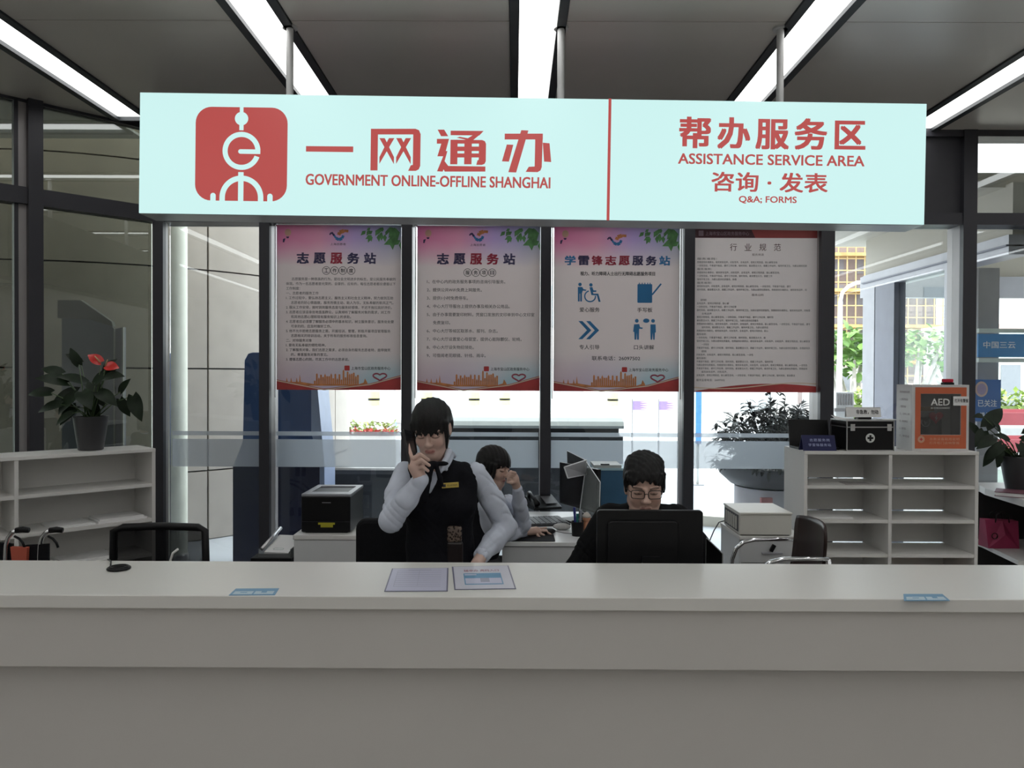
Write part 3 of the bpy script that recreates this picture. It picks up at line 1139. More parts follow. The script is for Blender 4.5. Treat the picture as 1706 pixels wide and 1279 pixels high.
def p1_body(t, U, V_, w, h, yy):
    mb = MB()
    ringed(mb, '工作制度', U, V_, yy, 0.398, 0.0665, 0.275, w, h)
    r = []
    L = [(0.12, '志愿服务是一种崇高的行为，是社会文明进步的标志，是公民服务奉献的'),
         (0.075, '体现。作为一名志愿者是光荣的、自豪的，应有的，每位志愿者都应遵循以下'),
         (0.075, '工作制度：'), (0.075, '一、志愿者的服务工作'),
         (0.075, '1. 工作过程中，要弘扬志愿主义、服务主义和社会主义精神，努力做到互助'),
         (0.115, '志愿者的好心情面貌，服务热情主动，助人为乐，无私奉献的新风正气。'),
         (0.075, '2. 服从工作安排，按时到岗服务态度与服务好感情，不迟不拖拉高好评价。'),
         (0.075, '3. 志愿者应该设身处地直面群众，认真倾听了解服务对象的需求，对工作'),
         (0.115, '和其他志愿心理和现有服务知识上的求助。'),
         (0.075, '4. 志愿者应必须要了解服务必须中的基本知识，树立服务意识，服务处处要'),
         (0.115, '可亲的的，应及时做好工作。'),
         (0.075, '5. 他不允许拒绝志愿服务之需，开展培训、管理，积极开展项目管理服务'),
         (0.115, '志愿相关的培训活动，关于所有的服务标准信息查询。'),
         (0.075, '二、对待服务对象'), (0.075, '1. 要有无私奉献的牺牲精神。'),
         (0.075, '2. 了解服务对象，我们志愿之需求，必须自身的服务志愿者特，面带微笑'),
         (0.115, '的，尊重服务对象的意见。'),
         (0.075, '3. 遵循志愿心的则，尽其工作中的志愿承诺。')]
    for i, (a, s) in enumerate(L):
        r.append((a, 0.318 + 0.0287 * i, s))
    lines(mb, r, U, V_, yy, 0.006, 0.0185)
    mb.build('body_text', M_ink, t)


def p2_body(t, U, V_, w, h, yy):
    mb = MB()
    ringed(mb, '服务项目', U, V_, yy, 0.41, 0.0665, 0.283, w, h)
    L = [(0.08, '1、在中心内的政务服务事项的咨询引导服务。'), (0.08, '2、提供公共WiFi免费上网服务。'), (0.08, '3、提供1小时免费停车。'),
         (0.08, '4、中心大厅导服台上提供办事及相关办公用品。'), (0.08, '5、由于办事需要复印材料，凭窗口发放的文印单到中心文印室'), (0.13, '免费复印。'),
         (0.08, '6、中心大厅等候区取茶水、报刊、杂志。'), (0.08, '7、中心大厅设置爱心母婴室，提供心脏除颤仪、轮椅。'),
         (0.08, '8、中心大厅设失物招领处。'), (0.08, '9、可借阅老花眼镜、针线、雨伞。')]
    lines(mb, [(a, 0.328 + 0.0498 * i, s) for i, (a, s) in enumerate(L)], U, V_, yy, 0.006, 0.0225)
    mb.build('body_text', M_ink, t)


def p3_body(t, U, V_, w, h, yy):
    mb = MB()
    text(mb, '视力、听力障碍人士出行无障碍志愿服务项目', U(0.21), U(0.805), V_(0.297), V_(0.272), yy, 0.024)
    for s, a, b, z in (('爱心服务', 0.205, 0.365, 0.505), ('手写板', 0.665, 0.785, 0.505), ('专人引导', 0.205, 0.365, 0.732), ('口头讲解', 0.64, 0.80, 0.732)):
        text(mb, s, U(a), U(b), V_(z + 0.013), V_(z - 0.015), yy, 0.012)
    text(mb, '联系电话：26097502', U(0.305), U(0.69), V_(0.812), V_(0.785), yy, 0.012)
    mb.build('body_text', M_ink, t)
    # pictograms
    S = lambda x, y: (U((x - 50) / 875.0), V_((y - 68) / 1180.0))     # from the poster as seen in the photograph
    SC_ = w / 875.0
    mb = MB()
    mb.poly(circ(*S(232, 482), 12 * SC_), yy)
    mb.poly([S(*p) for p in ((217, 500), (248, 500), (256, 515), (278, 520), (272, 528), (252, 526), (246, 545), (246, 604), (234, 604), (234, 548), (230, 548), (230, 604), (218, 604))], yy)
    mb.poly(circ(*S(308, 485), 12 * SC_), yy)
    mb.poly([S(*p) for p in ((298, 502), (318, 500), (326, 524), (346, 524), (346, 534), (322, 536), (326, 548), (360, 548), (376, 606), (362, 606), (350, 560), (312, 558))], yy)
    mb.poly(arc_band(*S(303, 566), 33 * SC_, 42 * SC_, 105, 365), yy - 0.0001)
    mb.build('wheelchair_pictogram', M_blueink, t)
    mb = MB()
    mb.poly([(p[0], p[1]) for p in rrect(S(632, 0)[0], S(735, 0)[0], S(0, 612)[1], S(0, 478)[1], 6 * SC_)], yy)
    for x in (645, 665, 684, 703, 720):
        mb.poly([S(x - 3, 468), S(x + 3, 468), S(x + 3, 482), S(x - 3, 482)], yy - 0.0001)
    for q in stroke([S(738, 550), S(797, 475)], 11 * SC_):
        mb.poly(q, yy - 0.0002)
    mb.poly([S(731, 558), S(742, 555), (S(734, 543))], yy - 0.0003)
    mb.build('notepad_pictogram', M_blueink, t)
    mb = MB()
    for dx in (0, 54):
        mb.poly([S(222 + dx, 744), S(250 + dx, 744), S(313 + dx, 810), S(250 + dx, 874), S(222 + dx, 874), S(282 + dx, 810)], yy - 0.0001 * (dx > 0))
    mb.build('arrow_pictogram', M_blueink, t)
    mb = MB()
    mb.poly(circ(*S(629, 741), 13 * SC_), yy)
    mb.poly([S(*p) for p in ((610, 766), (646, 764), (652, 786), (672, 790), (668, 799), (646, 798), (644, 876), (632, 876), (629, 826), (626, 876), (614, 876), (612, 822), (604, 818))], yy)
    mb.poly(circ(*S(742, 741), 13 * SC_), yy)
    mb.poly([S(*p) for p in ((724, 766), (760, 766), (763, 822), (756, 826), (754, 876), (744, 876), (741, 826), (737, 876), (726, 876), (724, 820))], yy)
    mb.poly(circ(*S(695, 740), 22 * SC_, 24, 15 * SC_), yy)
    mb.poly([S(672, 748), S(682, 740), S(690, 752)], yy - 0.0001)
    mb.build('talk_pictogram', M_blueink, t)


def p4_body(t, U, V_, w, h, yy):
    n = 20
    MB().poly([(U(0), V_(0)), (U(1), V_(0)), (U(1), V_(0.064)), (U(0), V_(0.064))], yy).build('header_band', mat('header_red', (0.33, 0.05, 0.05), 0.5), t)
    MB().poly([(U(0), V_(0)), (U(0.45), V_(0)), (U(0.49), V_(0.064)), (U(0), V_(0.064))], yy - 0.0003).build('header_dark_part', mat('header_maroon', (0.06, 0.012, 0.02), 0.5), t)  # left part of the header band in a darker maroon
    mb = MB()
    text(mb, '上海市宝山区政务服务中心', U(0.085), U(0.44), V_(0.05), V_(0.025), yy - 0.0006, 0.01)
    mb.poly(rrect(U(0.03), U(0.07), V_(0.053), V_(0.02), 0.004), yy - 0.0006)
    mb.build('header_text', mat('header_grey', (0.22, 0.14, 0.18), 0.5), t)
    mb = MB()
    for i, ch in enumerate('行业规范'):
        a = 0.285 + 0.119 * i
        text(mb, ch, U(a), U(a + 0.056), V_(0.142), V_(0.098), yy, 0.006)
    text(mb, '服务用语', U(0.465), U(0.56), V_(0.172), V_(0.158), yy)
    text(mb, '服务公约', U(0.465), U(0.56), V_(0.416), V_(0.402), yy)
    mb.build('heading', mat('heading_brown', (0.10, 0.05, 0.05), 0.5), t)
    frag = ['热情接待办事群众，', '做到来有迎声，', '问有答声，', '去有送声，', '使用文明用语，', '耐心解答咨询，', '一次性告知，', '不推诿不拖延，', '遵守工作纪律，', '按时到岗，', '着装整洁大方，', '佩戴工作证件，', '保持环境卫生，', '为群众提供优质服务。']
    lens = [(0.02, 0.18, 1), (0.02, 0.67, 0), (0.02, 0.91, 0), (0.02, 0.14, 1), (0.02, 0.69, 0), (0.02, 0.63, 0), (0.02, 0.34, 0), (0.02, 0.14, 1), (0.02, 0.78, 0), (0.02, 0.91, 0), None, None,
            (0.05, 0.10, 1), (0.02, 0.28, 0), (0.02, 0.34, 0), (0.02, 0.94, 0), (0.06, 0.14, 0), (0.02, 0.64, 0), (0.02, 0.52, 0), (0.02, 0.94, 0), (0.06, 0.60, 0), (0.02, 0.60, 0), (0.02, 0.10, 1),
            (0.02, 0.58, 0), (0.02, 0.94, 0), (0.06, 0.12, 0), (0.02, 0.94, 0), (0.06, 0.10, 0), (0.02, 0.48, 0), (0.02, 0.10, 1), (0.02, 0.64, 0), (0.02, 0.92, 0), (0.02, 0.92, 0), (0.06, 0.27, 0), (0.02, 0.82, 0)]
    mb = MB()
    rr = random.Random(5)
    k = 0
    for i, L in enumerate(lens):
        if L is None:
            continue
        a, e, head = L
        b = 0.184 + 0.0208 * i
        nchar = max(4, int((e - a) / 0.0165))
        if head:
            s = '服务准则：'
        else:
            s = ''
            while len(s) < nchar:
                s += frag[k % len(frag)]
                k += 1
            s = s[:nchar]
        text(mb, s, U(a), U(a + (e - a)), V_(b + 0.0135), V_(b), yy, 0.006)
    text(mb, '服务监督电话：26097502', U(0.02), U(0.25), V_(0.934), V_(0.92), yy, 0.004)
    mb.build('body_text', M_ink, t)
    mb = MB()
    mb.poly([(U(i / n), V_(0.975 - 0.035 * math.sin(math.pi * (i / n) * 0.9) + 0.02 * (1 - i / n))) for i in range(n + 1)] + [(U(1), V_(1)), (U(0), V_(1))], yy)
    mb.build('ribbon', M_redrib, t)
    mb = MB()
    for q0, q1, c in ((0.955, 0.95, 0), ):
        pts = [(U(i / n), V_(0.972 + 0.012 * math.sin(i / n * 6) - 0.02 * (i / n))) for i in range(n + 1)]
        for q in stroke(pts, 0.008):
            mb.poly(q, yy - 0.0004)
    mb.build('ribbon_highlight', M_cream, t)


poster(461, 668, 'volunteer station poster with two sections of dense small text, leftmost hanging poster', 1, '志愿服务站', p1_body)
poster(694.5, 899, 'volunteer station poster with a numbered list of ten short lines', 2, '志愿服务站', p2_body)
poster(922, 1131, 'volunteer station poster with four blue pictograms and a telephone number', 3, '学雷锋志愿服务站', p3_body)
poster(1156, 1361, 'plain grey rules poster with red header band, rightmost hanging poster', 4, '行业规范', p4_body)
# ================================================================== open shelf units
def shelf_unit(name, label, M, width, depth, height, cols, zs, loc, gap=0.006, back=True):
    """open shelves; local x along the front, y towards the back, front at y=0"""
    t = thing(name, label, 'shelf unit', loc)
    t.matrix_world = M
    th = 0.02
    MB().box(0, width, -0.004, depth, height - th, height).build('top_board', M_white, t, bevel=0.002)
    for i, x in enumerate(cols):
        MB().box(x - th / 2, x + th / 2, 0, depth, 0, height - th).build('side_panel', M_white, t)
    for a, b in zip(cols, cols[1:]):
        for z in zs:
            MB().box(a + th / 2, b - th / 2, 0.004, depth - 0.012, z - th, z).build('shelf_board', M_white, t)
        zz = [0.0] + sorted(zs) + [height - th]
        if back:
            mb = MB()
            for z0, z1 in zip(zz, zz[1:]):
                mb.box(a + th / 2, b - th / 2, depth - 0.008, depth - 0.001, z0 + (gap if z0 > 0 else 0), z1 - (th if z1 < height - th else 0))
            mb.build('back_panel', M_white, t)
    return t


D0 = 4.6
rx0, rx1, rxm = PX(1341, D0), PX(1632, D0), PX(1485, D0)
RZ = PZ(749, D0)
pitch = (PZ(751, D0) - PZ(922, D0)) / 3
zs = [RZ - 0.001 - pitch * k for k in range(1, 6)]
shelf_r = shelf_unit('shelf_unit', 'white open shelf unit at the right carrying the defibrillator cabinet', Matrix.Translation((rx0, D0, 0)), rx1 - rx0, 0.34, RZ, [0.01, rxm - rx0, rx1 - rx0 - 0.01], zs, (rx0, D0, 0))
# things on it
def on_shelf(px, D, row):
    return Vector((PX(px, D), D, zs[row] if row >= 0 else RZ))
for nm, lab, px, row, w, d, h, m in (
        ('paper_stack', 'thin stack of pale paper on the second board of the right shelf unit', 1390, 1, 0.24, 0.2, 0.010, M_paper),
        ('paper_sheet', 'flat grey sheet at the edge of the top board of the right shelf unit', 1435, 0, 0.16, 0.12, 0.003, mat('sheet_grey', (0.40, 0.38, 0.38), 0.6)),
        ('folder', 'pale yellow folder on the lowest visible board of the right shelf unit', 1515, 3, 0.12, 0.2, 0.045, mat('pale_yellow', (0.62, 0.60, 0.44), 0.6)),
        ('folder', 'tan folder beside the pale yellow one on the lowest visible board', 1548, 3, 0.13, 0.2, 0.028, mat('tan_card', (0.45, 0.30, 0.18), 0.6)),
        ('folder', 'dull red folder at the right end of the lowest visible board', 1588, 3, 0.14, 0.2, 0.016, mat('dull_red_card', (0.25, 0.12, 0.12), 0.6))):
    c = on_shelf(px, D0 + 0.03, row)
    t = thing(nm, lab, 'folder' if nm == 'folder' else 'paper', c)
    MB().box(-w / 2, w / 2, 0, d, 0, h).build('cover' if nm == 'folder' else 'sheet', m, t, bevel=0.001)
    if h > 0.009:
        MB().box(-w / 2 + 0.004, w / 2 - 0.004, -0.002, d - 0.01, h * 0.25, h * 0.75).build('pages', M_paper, t)

# tablet and blue tent nameplate
c = P(1352, 745, D0 + 0.2)
t = thing('laptop', 'black laptop standing open on the right shelf unit behind the blue nameplate', 'laptop', (c.x, D0 + 0.18, RZ))
MB().box(-0.125, 0.125, -0.10, 0.06, 0, 0.014).build('keyboard_base', M_black, t, bevel=0.003)
MB().box(-0.125, 0.125, -0.006, 0.006, 0, 0.165, rotm(-0.2, 0, 0, (0, 0.055, 0.012))).build('screen', M_black, t, bevel=0.003)
M_nav = mat('navy_card', (0.014, 0.016, 0.075), 0.5, spec=0.3)
c = P(1364, 746, D0 + 0.03)
t = thing('tent_nameplate', 'dark blue tent nameplate with two rows of pale characters on the right shelf unit', 'nameplate', (c.x, D0 + 0.055, RZ))
NM = rotm(-0.35, 0, 0, (0, -0.045, 0.0))
MB().box(-0.10, 0.10, 0, 0.003, 0, 0.098, NM).build('front_face', M_nav, t)
MB().box(-0.10, 0.10, -0.003, 0, 0, 0.098, rotm(0.35, 0, 0, (0, 0.025, 0))).build('rear_face', M_nav, t)
mb = MB()
text(mb, '志愿服务岗', -0.055, 0.065, 0.058, 0.076, -0.001, 0.006, 1.2, None, NM)
text(mb, '学雷锋服务站', -0.065, 0.07, 0.028, 0.046, -0.001, 0.006, 1.2, None, NM)
mb.build('lettering', mat('pale_blue_ink', (0.35, 0.38, 0.62), 0.5), t)

# first aid case
x0, x1 = PX(1408, D0 + 0.02), PX(1490, D0 + 0.02)
t = thing('first_aid_case', 'black first aid case with aluminium edges and a white cross on the right shelf unit', 'first aid case', ((x0 + x1) / 2, D0 + 0.12, RZ), math.radians(3))
hw, hd, hh = (x1 - x0) / 2, 0.105, 0.185
MB().box(-hw + 0.004, hw - 0.004, -hd + 0.004, hd - 0.004, 0.006, hh - 0.006).build('case_body', M_black, t)
mb = MB()
e = 0.006
for z in (0, hh - e, hh - 0.045):
    for y in (-hd, hd - e):
        mb.box(-hw, hw, y, y + e, z, z + e)
    for x in (-hw, hw - e):
        mb.box(x, x + e, -hd, hd, z, z + e)
for x in (-hw, hw - e):
    for y in (-hd, hd - e):
        mb.box(x, x + e, y, y + e, 0, hh)
mb.build('aluminium_edging', M_steel, t)
MB().box(-hw + 0.004, hw - 0.004, -hd + 0.004, hd - 0.004, hh - 0.006, hh - 0.001).build('lid_top', mat('lid_grey', (0.30, 0.32, 0.33), 0.4), t)
for x in (-hw + 0.035, hw - 0.035):
    MB().box(x - 0.014, x + 0.014, -hd - 0.008, -hd, hh - 0.065, hh - 0.022).build('latch', M_chrome, t, bevel=0.003)
M_cross = mat('emblem_white', (0.72, 0.74, 0.72), 0.5)
MB().poly(circ(0, hh * 0.42, 0.028, 32), -hd + 0.0025, 0.001).build('emblem_disc', M_cross, t)
mb = MB().box(-0.018, 0.018, -hd + 0.0008, -hd + 0.002, hh * 0.42 - 0.006, hh * 0.42 + 0.006)
mb.box(-0.006, 0.006, -hd + 0.0006, -hd + 0.0018, hh * 0.42 - 0.018, hh * 0.42 + 0.018)
mb.build('emblem_cross', M_black, t)
MB().tube([(-0.045, -0.0, hh), (-0.04, 0, hh + 0.012), (0.04, 0, hh + 0.012), (0.045, 0, hh)], 0.005, 8).build('handle', M_black, t, smooth='auto')
# tent label on the case and a plate of paper
c = P(1437, 690, D0 + 0.08)
t = thing('tent_sign', 'small white tent sign with black characters standing on the first aid case', 'sign', (c.x, D0 + 0.09, RZ + hh + 0.012))
TM = rotm(-0.25, 0, 0, (0, -0.03, 0.004))
MB().box(-0.105, 0.105, 0, 0.002, 0, 0.062, TM).build('front_face', M_paper, t)
MB().box(-0.105, 0.105, -0.002, 0, 0, 0.062, rotm(0.25, 0, 0, (0, 0.0, 0.004))).build('rear_face', M_paper, t)
mb = MB()
text(mb, '非急救，勿动', -0.045, 0.09, 0.018, 0.046, -0.001, 0.02, 1.0, None, TM)
mb.build('lettering', M_ink, t)
mb = MB().box(-0.03, 0.05, -0.02, 0.02, -0.01, 0.003)
mb.build('foot', M_black, t)
t = thing('paper_slip', 'white paper slip lying at the right end of the first aid case lid', 'paper', (PX(1478, D0 + 0.1), D0 + 0.1, RZ + hh + 0.0005))
MB().box(-0.045, 0.045, -0.06, 0.03, 0, 0.002).build('sheet', M_paper, t)
t = thing('paper_slip', 'white crumpled paper slip lying at the left end of the first aid case lid', 'paper', (PX(1407, D0 + 0.1), D0 + 0.12, RZ + hh + 0.0005))
MB().add([(-0.06, -0.05, 0), (0.04, -0.06, 0), (0.045, 0.05, 0.0), (-0.05, 0.06, 0.022), (-0.01, 0.0, 0.008)], [(0, 1, 4), (1, 2, 4), (2, 3, 4), (3, 0, 4)]).build('sheet', M_paper, t)

# defibrillator cabinet
x0, x1 = PX(1520, D0 + 0.03), PX(1615, D0 + 0.03)
aw = x1 - x0
aed = thing('defibrillator_cabinet', 'white and orange defibrillator cabinet with glass door on the right shelf unit', 'defibrillator cabinet', ((x0 + x1) / 2, D0 + 0.03, RZ))
ah = PZ(638, D0 + .03) - RZ
hw = aw / 2
M_aed = mat('cabinet_white', (0.66, 0.66, 0.66), 0.35, var=0.02)
M_aor = mat('cabinet_orange', (0.60, 0.14, 0.06), 0.4, var=0.04)
mb = MB()
mb.box(-hw, -hw + 0.008, 0.012, 0.19, 0, ah)
mb.box(hw - 0.008, hw, 0.012, 0.19, 0, ah)
mb.box(-hw + 0.008, hw - 0.008, 0.012, 0.19, 0, 0.008)
mb.box(-hw + 0.008, hw - 0.008, 0.012, 0.19, ah - 0.008, ah)
mb.box(-hw + 0.008, hw - 0.008, 0.182, 0.19, 0.008, ah - 0.008)
mb.build('case_body', M_aed, aed)
S2 = lambda x, y: (-hw + (x - 232) / (795 - 232) * aw, ah - (y - 158) / (792 - 158) * ah)     # from the close view
def ring(mb, o, i, y, th):
    (ox0, oz1), (ox1, oz0) = o
    (ix0, iz1), (ix1, iz0) = i
    mb.box(ox0, ix0, y, y + th, oz0, oz1)
    mb.box(ix1, ox1, y, y + th, oz0, oz1)
    mb.box(ix0, ix1, y, y + th, iz1, oz1)
    mb.box(ix0, ix1, y, y + th, oz0, iz0)
    return mb
dz = 0.0
door = ring(MB(), (S2(232, 158), S2(795, 792)), (S2(318, 245), S2(712, 636)), 0, 0.012).build('door', M_aed, aed, bevel=0.002)
ring(MB(), (S2(262, 182), S2(768, 768)), (S2(316, 243), S2(714, 638)), -0.0012, 0.001).build('door_print', M_aor, door)
a, b = S2(314, 241), S2(716, 640)
MB().box(a[0], b[0], 0.004, 0.007, b[1], a[1]).build('door_glass', mat_glass('cabinet_glass', (0.75, 0.75, 0.75), 2.0), door)
mb = MB()
text(mb, 'AED', *(S2(420, 0)[0], S2(606, 0)[0]), S2(0, 356)[1], S2(0, 290)[1], 0.0032, 0.02)
text(mb, '自动体外除颤仪', S2(420, 0)[0], S2(606, 0)[0], S2(0, 388)[1], S2(0, 372)[1], 0.0032, 0.0)
mb.build('door_lettering', M_cross, door)
mb = MB().poly(circ(*S2(323, 680), 0.021, 24), -0.0018)
for i, s in enumerate(('急救设备取用说明', '打开柜门会响警报')):
    text(mb, s, S2(405, 0)[0], S2(700, 0)[0], S2(0, 690 + 36 * i)[1], S2(0, 664 + 36 * i)[1], -0.0018, 0.004, 1.1)
mb.build('door_notice', mat('pale_orange_ink', (0.66, 0.38, 0.26), 0.5), door)
mb = MB()
cx, cz = S2(323, 680)
mb.box(cx - 0.009, cx + 0.009, -0.0024, -0.002, cz - 0.003, cz + 0.003)
mb.box(cx - 0.003, cx + 0.003, -0.0025, -0.0021, cz - 0.009, cz + 0.009)
mb.build('door_cross', M_red, door)
# sticky label
l0, l1 = S2(635, 268), S2(790, 355)
mb = MB().box(l0[0], l1[0], -0.003, -0.0016, l1[1], l0[1])
mb.build('paper_label', M_paper, door)
mb = MB()
text(mb, '打开有警报', l0[0] + 0.008, l1[0] - 0.004, l1[1] + 0.018, l0[1] - 0.014, -0.0034, 0.02)
mb.build('label_lettering', M_ink, door)
# device inside: bag with red heart
mb = MB().box(-hw + 0.06, 0.05, 0.06, 0.14, 0.03, 0.20)
mb.build('defibrillator_bag', M_black, aed, bevel=0.02)
c = S2(515, 470)
pts = []
for i in range(40):
    s_ = 2 * math.pi * i / 40
    pts.append((c[0] + 16 * math.sin(s_) ** 3 / 17 * 0.045, c[1] + (13 * math.cos(s_) - 5 * math.cos(2 * s_) - 2 * math.cos(3 * s_) - math.cos(4 * s_)) / 17 * 0.042))
MB().poly(pts, 0.05, 0.004).build('heart_badge', mat('heart_red', (0.60, 0.02, 0.05), 0.4), aed)
MB().poly([S2(522, 450), S2(500, 482), S2(514, 482), S2(506, 515), S2(530, 476), S2(516, 476)], 0.048, 0.001).build('lightning_mark', M_cross, aed)
mb = MB()
for q in stroke([S2(380, 495), S2(375, 530), S2(400, 560), S2(440, 560), S2(462, 530), S2(455, 495)], 0.006) + stroke([S2(405, 510), S2(415, 545), S2(425, 520)], 0.006):
    mb.poly(q, 0.0585)
mb.build('bag_mark', mat('bag_grey', (0.40, 0.40, 0.40), 0.5), aed)
MB().box(S2(330, 0)[0], S2(500, 0)[0], 0.057, 0.0595, S2(0, 412)[1], S2(0, 372)[1]).build('bag_tag', mat('bag_tan', (0.45, 0.30, 0.18), 0.5), aed)
# printed side: vertical list of steps
mb = MB()
for i, s in enumerate(('急救箱使用说明', '一、打开柜门取出设备', '二、按语音提示贴电极片', '三、分析心律', '四、实施电击', '五、继续按压', '六、等待急救')):
    z = ah - 0.045 - 0.045 * i
    M2 = Matrix.Translation((-hw - 0.0006, 0.17, 0)) @ Matrix.Rotation(-math.pi / 2, 4, 'Z')
    text(mb, s, 0.02, 0.14 - (i % 3) * 0.02, z - 0.007, z + 0.007, 0, 0.004, 1.0, None, M2)
mb.build('side_lettering', mat('side_ink', (0.22, 0.15, 0.18), 0.5), aed)
t = thing('alarm_beacon', 'small red alarm light on top of the white and orange cabinet', 'alarm light', (PX(1580, D0 + 0.1), D0 + 0.11, RZ + ah))
MB().box(-0.031, 0.031, -0.02, 0.02, 0, 0.014).build('base', M_black, t, bevel=0.002)
MB().box(-0.029, 0.029, -0.018, 0.018, 0.014, 0.036).build('lens', mat('red_lens', (0.50, 0.01, 0.04), 0.2, var=0.02), t, bevel=0.006)

# ------------------------------------------------------------------ left shelf unit along the angled glass
LZ = 1.30
pr = P(259, 749, 4.65)
LM = Matrix.Translation((pr.x, 4.65, 0)) @ Matrix.Rotation(math.radians(45), 4, 'Z') @ Matrix.Translation((-2.1, 0, 0))
LD = 0.30
cl = [0.01, 0.72, 2.1 - 0.725, 2.1 - 0.01]
def lz(py):   # height seen at the right end
    return PZ(py, 4.65)
zl = [LZ - 0.211 * k for k in range(1, 6)]
shelf_l = shelf_unit('shelf_unit', 'white open shelf unit at the left carrying the red flowered plant', LM, 2.1, LD, LZ, cl, zl, (0, 0, 0), gap=0.0)
def on_left(px, off_back, row, z=None):
    """point on the left unit, px column of the photograph at front edge + distance towards the back"""
    n = LM.to_3x3() @ Vector((0, 1, 0))
    u = LM.to_3x3() @ Vector((1, 0, 0))
    o = LM @ Vector((0, off_back, 0))
    d = P(px, 640, 1.0) - Vector((0, 0, CAM_H))
    # solve o + a*u on the ray (x = d.x * y / d.y)
    k = d.x / d.y
    a = (k * o.y - o.x) / (u.x - k * u.y)
    p = o + a * u
    return Vector((p.x, p.y, LZ if row < 0 else zl[row]))
for lab, px, row, w, d, h in (('low stack of white papers at the left of the lower middle shelf board', 122, 1, 0.23, 0.2, 0.012),
                              ('low stack of white papers at the right end of the lower middle shelf board', 205, 1, 0.27, 0.2, 0.020),
                              ('white papers lying on the bottom visible board of the left shelf unit', 150, 2, 0.30, 0.2, 0.015)):
    c = on_left(px, 0.03, row)
    t = thing('paper_stack', lab, 'paper', c, math.radians(45), 'papers on the left shelf unit')
    MB().box(-w / 2, w / 2, 0, d, 0, h * 0.6).build('lower_sheets', M_paper, t)
    MB().box(-w / 2 + 0.01, w / 2 - 0.015, 0.01, d + 0.01, h * 0.6 + 0.0003, h).build('top_sheets', M_paper, t)

# ================================================================== plants
def leaf(mb, base, d, up, L, wd, droop=0.5, fold=0.15, heart=True, n=7):
    base, d, up = Vector(base), Vector(d).normalized(), Vector(up)
    s = d.cross(up).normalized()
    up = s.cross(d).normalized()
    vs, fs = [], []
    p = base.copy()
    for i in range(n + 1):
        a = i / n
        if heart:
            prof = (math.sin(math.pi * min(1, a * 0.92 + 0.10)) ** 0.75) * (1 - 0.45 * a)
        else:
            prof = math.sin(math.pi * (a * 0.96 + 0.02)) ** 0.9
        hw_ = wd / 2 * max(0.02, prof)
        ang = -droop * a * 1.3
        dd = d * math.cos(ang) + up * math.sin(ang)
        uu = up * math.cos(ang) - d * math.sin(ang)
        bk = -0.12 * L * (1 - a) ** 3 if heart else 0
        vs += [p + s * hw_ + uu * fold * hw_ + dd * bk, p, p - s * hw_ + uu * fold * hw_ + dd * bk]
        p = p + dd * (L / n)
    for i in range(n):
        for k in (0, 1):
            fs.append((3 * i + k, 3 * i + k + 1, 3 * (i + 1) + k + 1, 3 * (i + 1) + k))
    return mb.add(vs, fs)


M_leaf = mat('dark_green_leaf', (0.010, 0.020, 0.009), 0.45, var=0.4, scale=14, spec=0.25)
M_stem = mat('green_stem', (0.05, 0.09, 0.03), 0.5)
M_pot = mat('dark_pot', (0.035, 0.035, 0.038), 0.45)
M_soil = mat('potting_soil', (0.02, 0.014, 0.01), 0.9)


def pot(t, r0, r1, h, m=None):
    MB().lathe([(r0 * 0.9, 0), (r0, 0.004), (r0 + (r1 - r0) * .55, h * .5), (r1, h - 0.01), (r1 * 1.03, h), (r1 * 0.9, h), (r1 * 0.88, h - 0.02)], 28).build('pot', m or M_pot, t, smooth='auto')
    MB().lathe([(0.001, h - 0.03), (r1 * 0.9, h - 0.028)], 20).build('soil', M_soil, t)


def anthurium(name, label, loc, r0, r1, hp, leaves, flowers, seed):
    t = thing(name, label, 'potted plant', loc)
    pot(t, r0, r1, hp)
    rr = random.Random(seed)
    fm, st = MB(), MB()
    for (x, y, z, dx, dz, L) in leaves:
        b = Vector((x, y, z))
        root = Vector((rr.uniform(-.02, .02), rr.uniform(-.02, .02), hp - 0.03))
        mid = root.lerp(b, 0.55) + Vector((0, 0, 0.03))
        st.tube([root, mid, b], [0.004, 0.0032, 0.0025], 5)
        leaf(fm, b, (dx, rr.uniform(-0.6, 0.1), dz), (rr.uniform(-.2, .2), -0.75, 0.65), L, L * 0.62, 0.5, 0.18)
    fm.build('foliage', M_leaf, t, smooth=True)
    st.build('stem', M_stem, t, smooth=True)
    for (x, y, z, dx, dz, L) in flowers:
        b = Vector((x, y, z))
        root = Vector((0, 0, hp - 0.03))
        f = MB()
        leaf(f, b, (dx, -0.25, dz), (0.05, -0.85, 0.5), L, L * 0.9, 0.35, 0.1)
        fo = f.build('flower', mat('anthurium_red', (0.62, 0.035, 0.03), 0.25, var=0.1), t, smooth=True)
        MB().tube([root, root.lerp(b, .6) + Vector((0.01, 0, .02)), b], [0.003, 0.003, 0.0025], 5).build('flower_stalk', M_stem, fo, smooth=True)
        MB().tube([b + Vector((0, -0.01, 0)), b + Vector((dx * 0.03, -0.03, 0.035))], [0.005, 0.003], 6).build('spadix', mat('spadix_cream', (0.6, 0.45, 0.25), 0.5), fo, smooth=True)
    return t


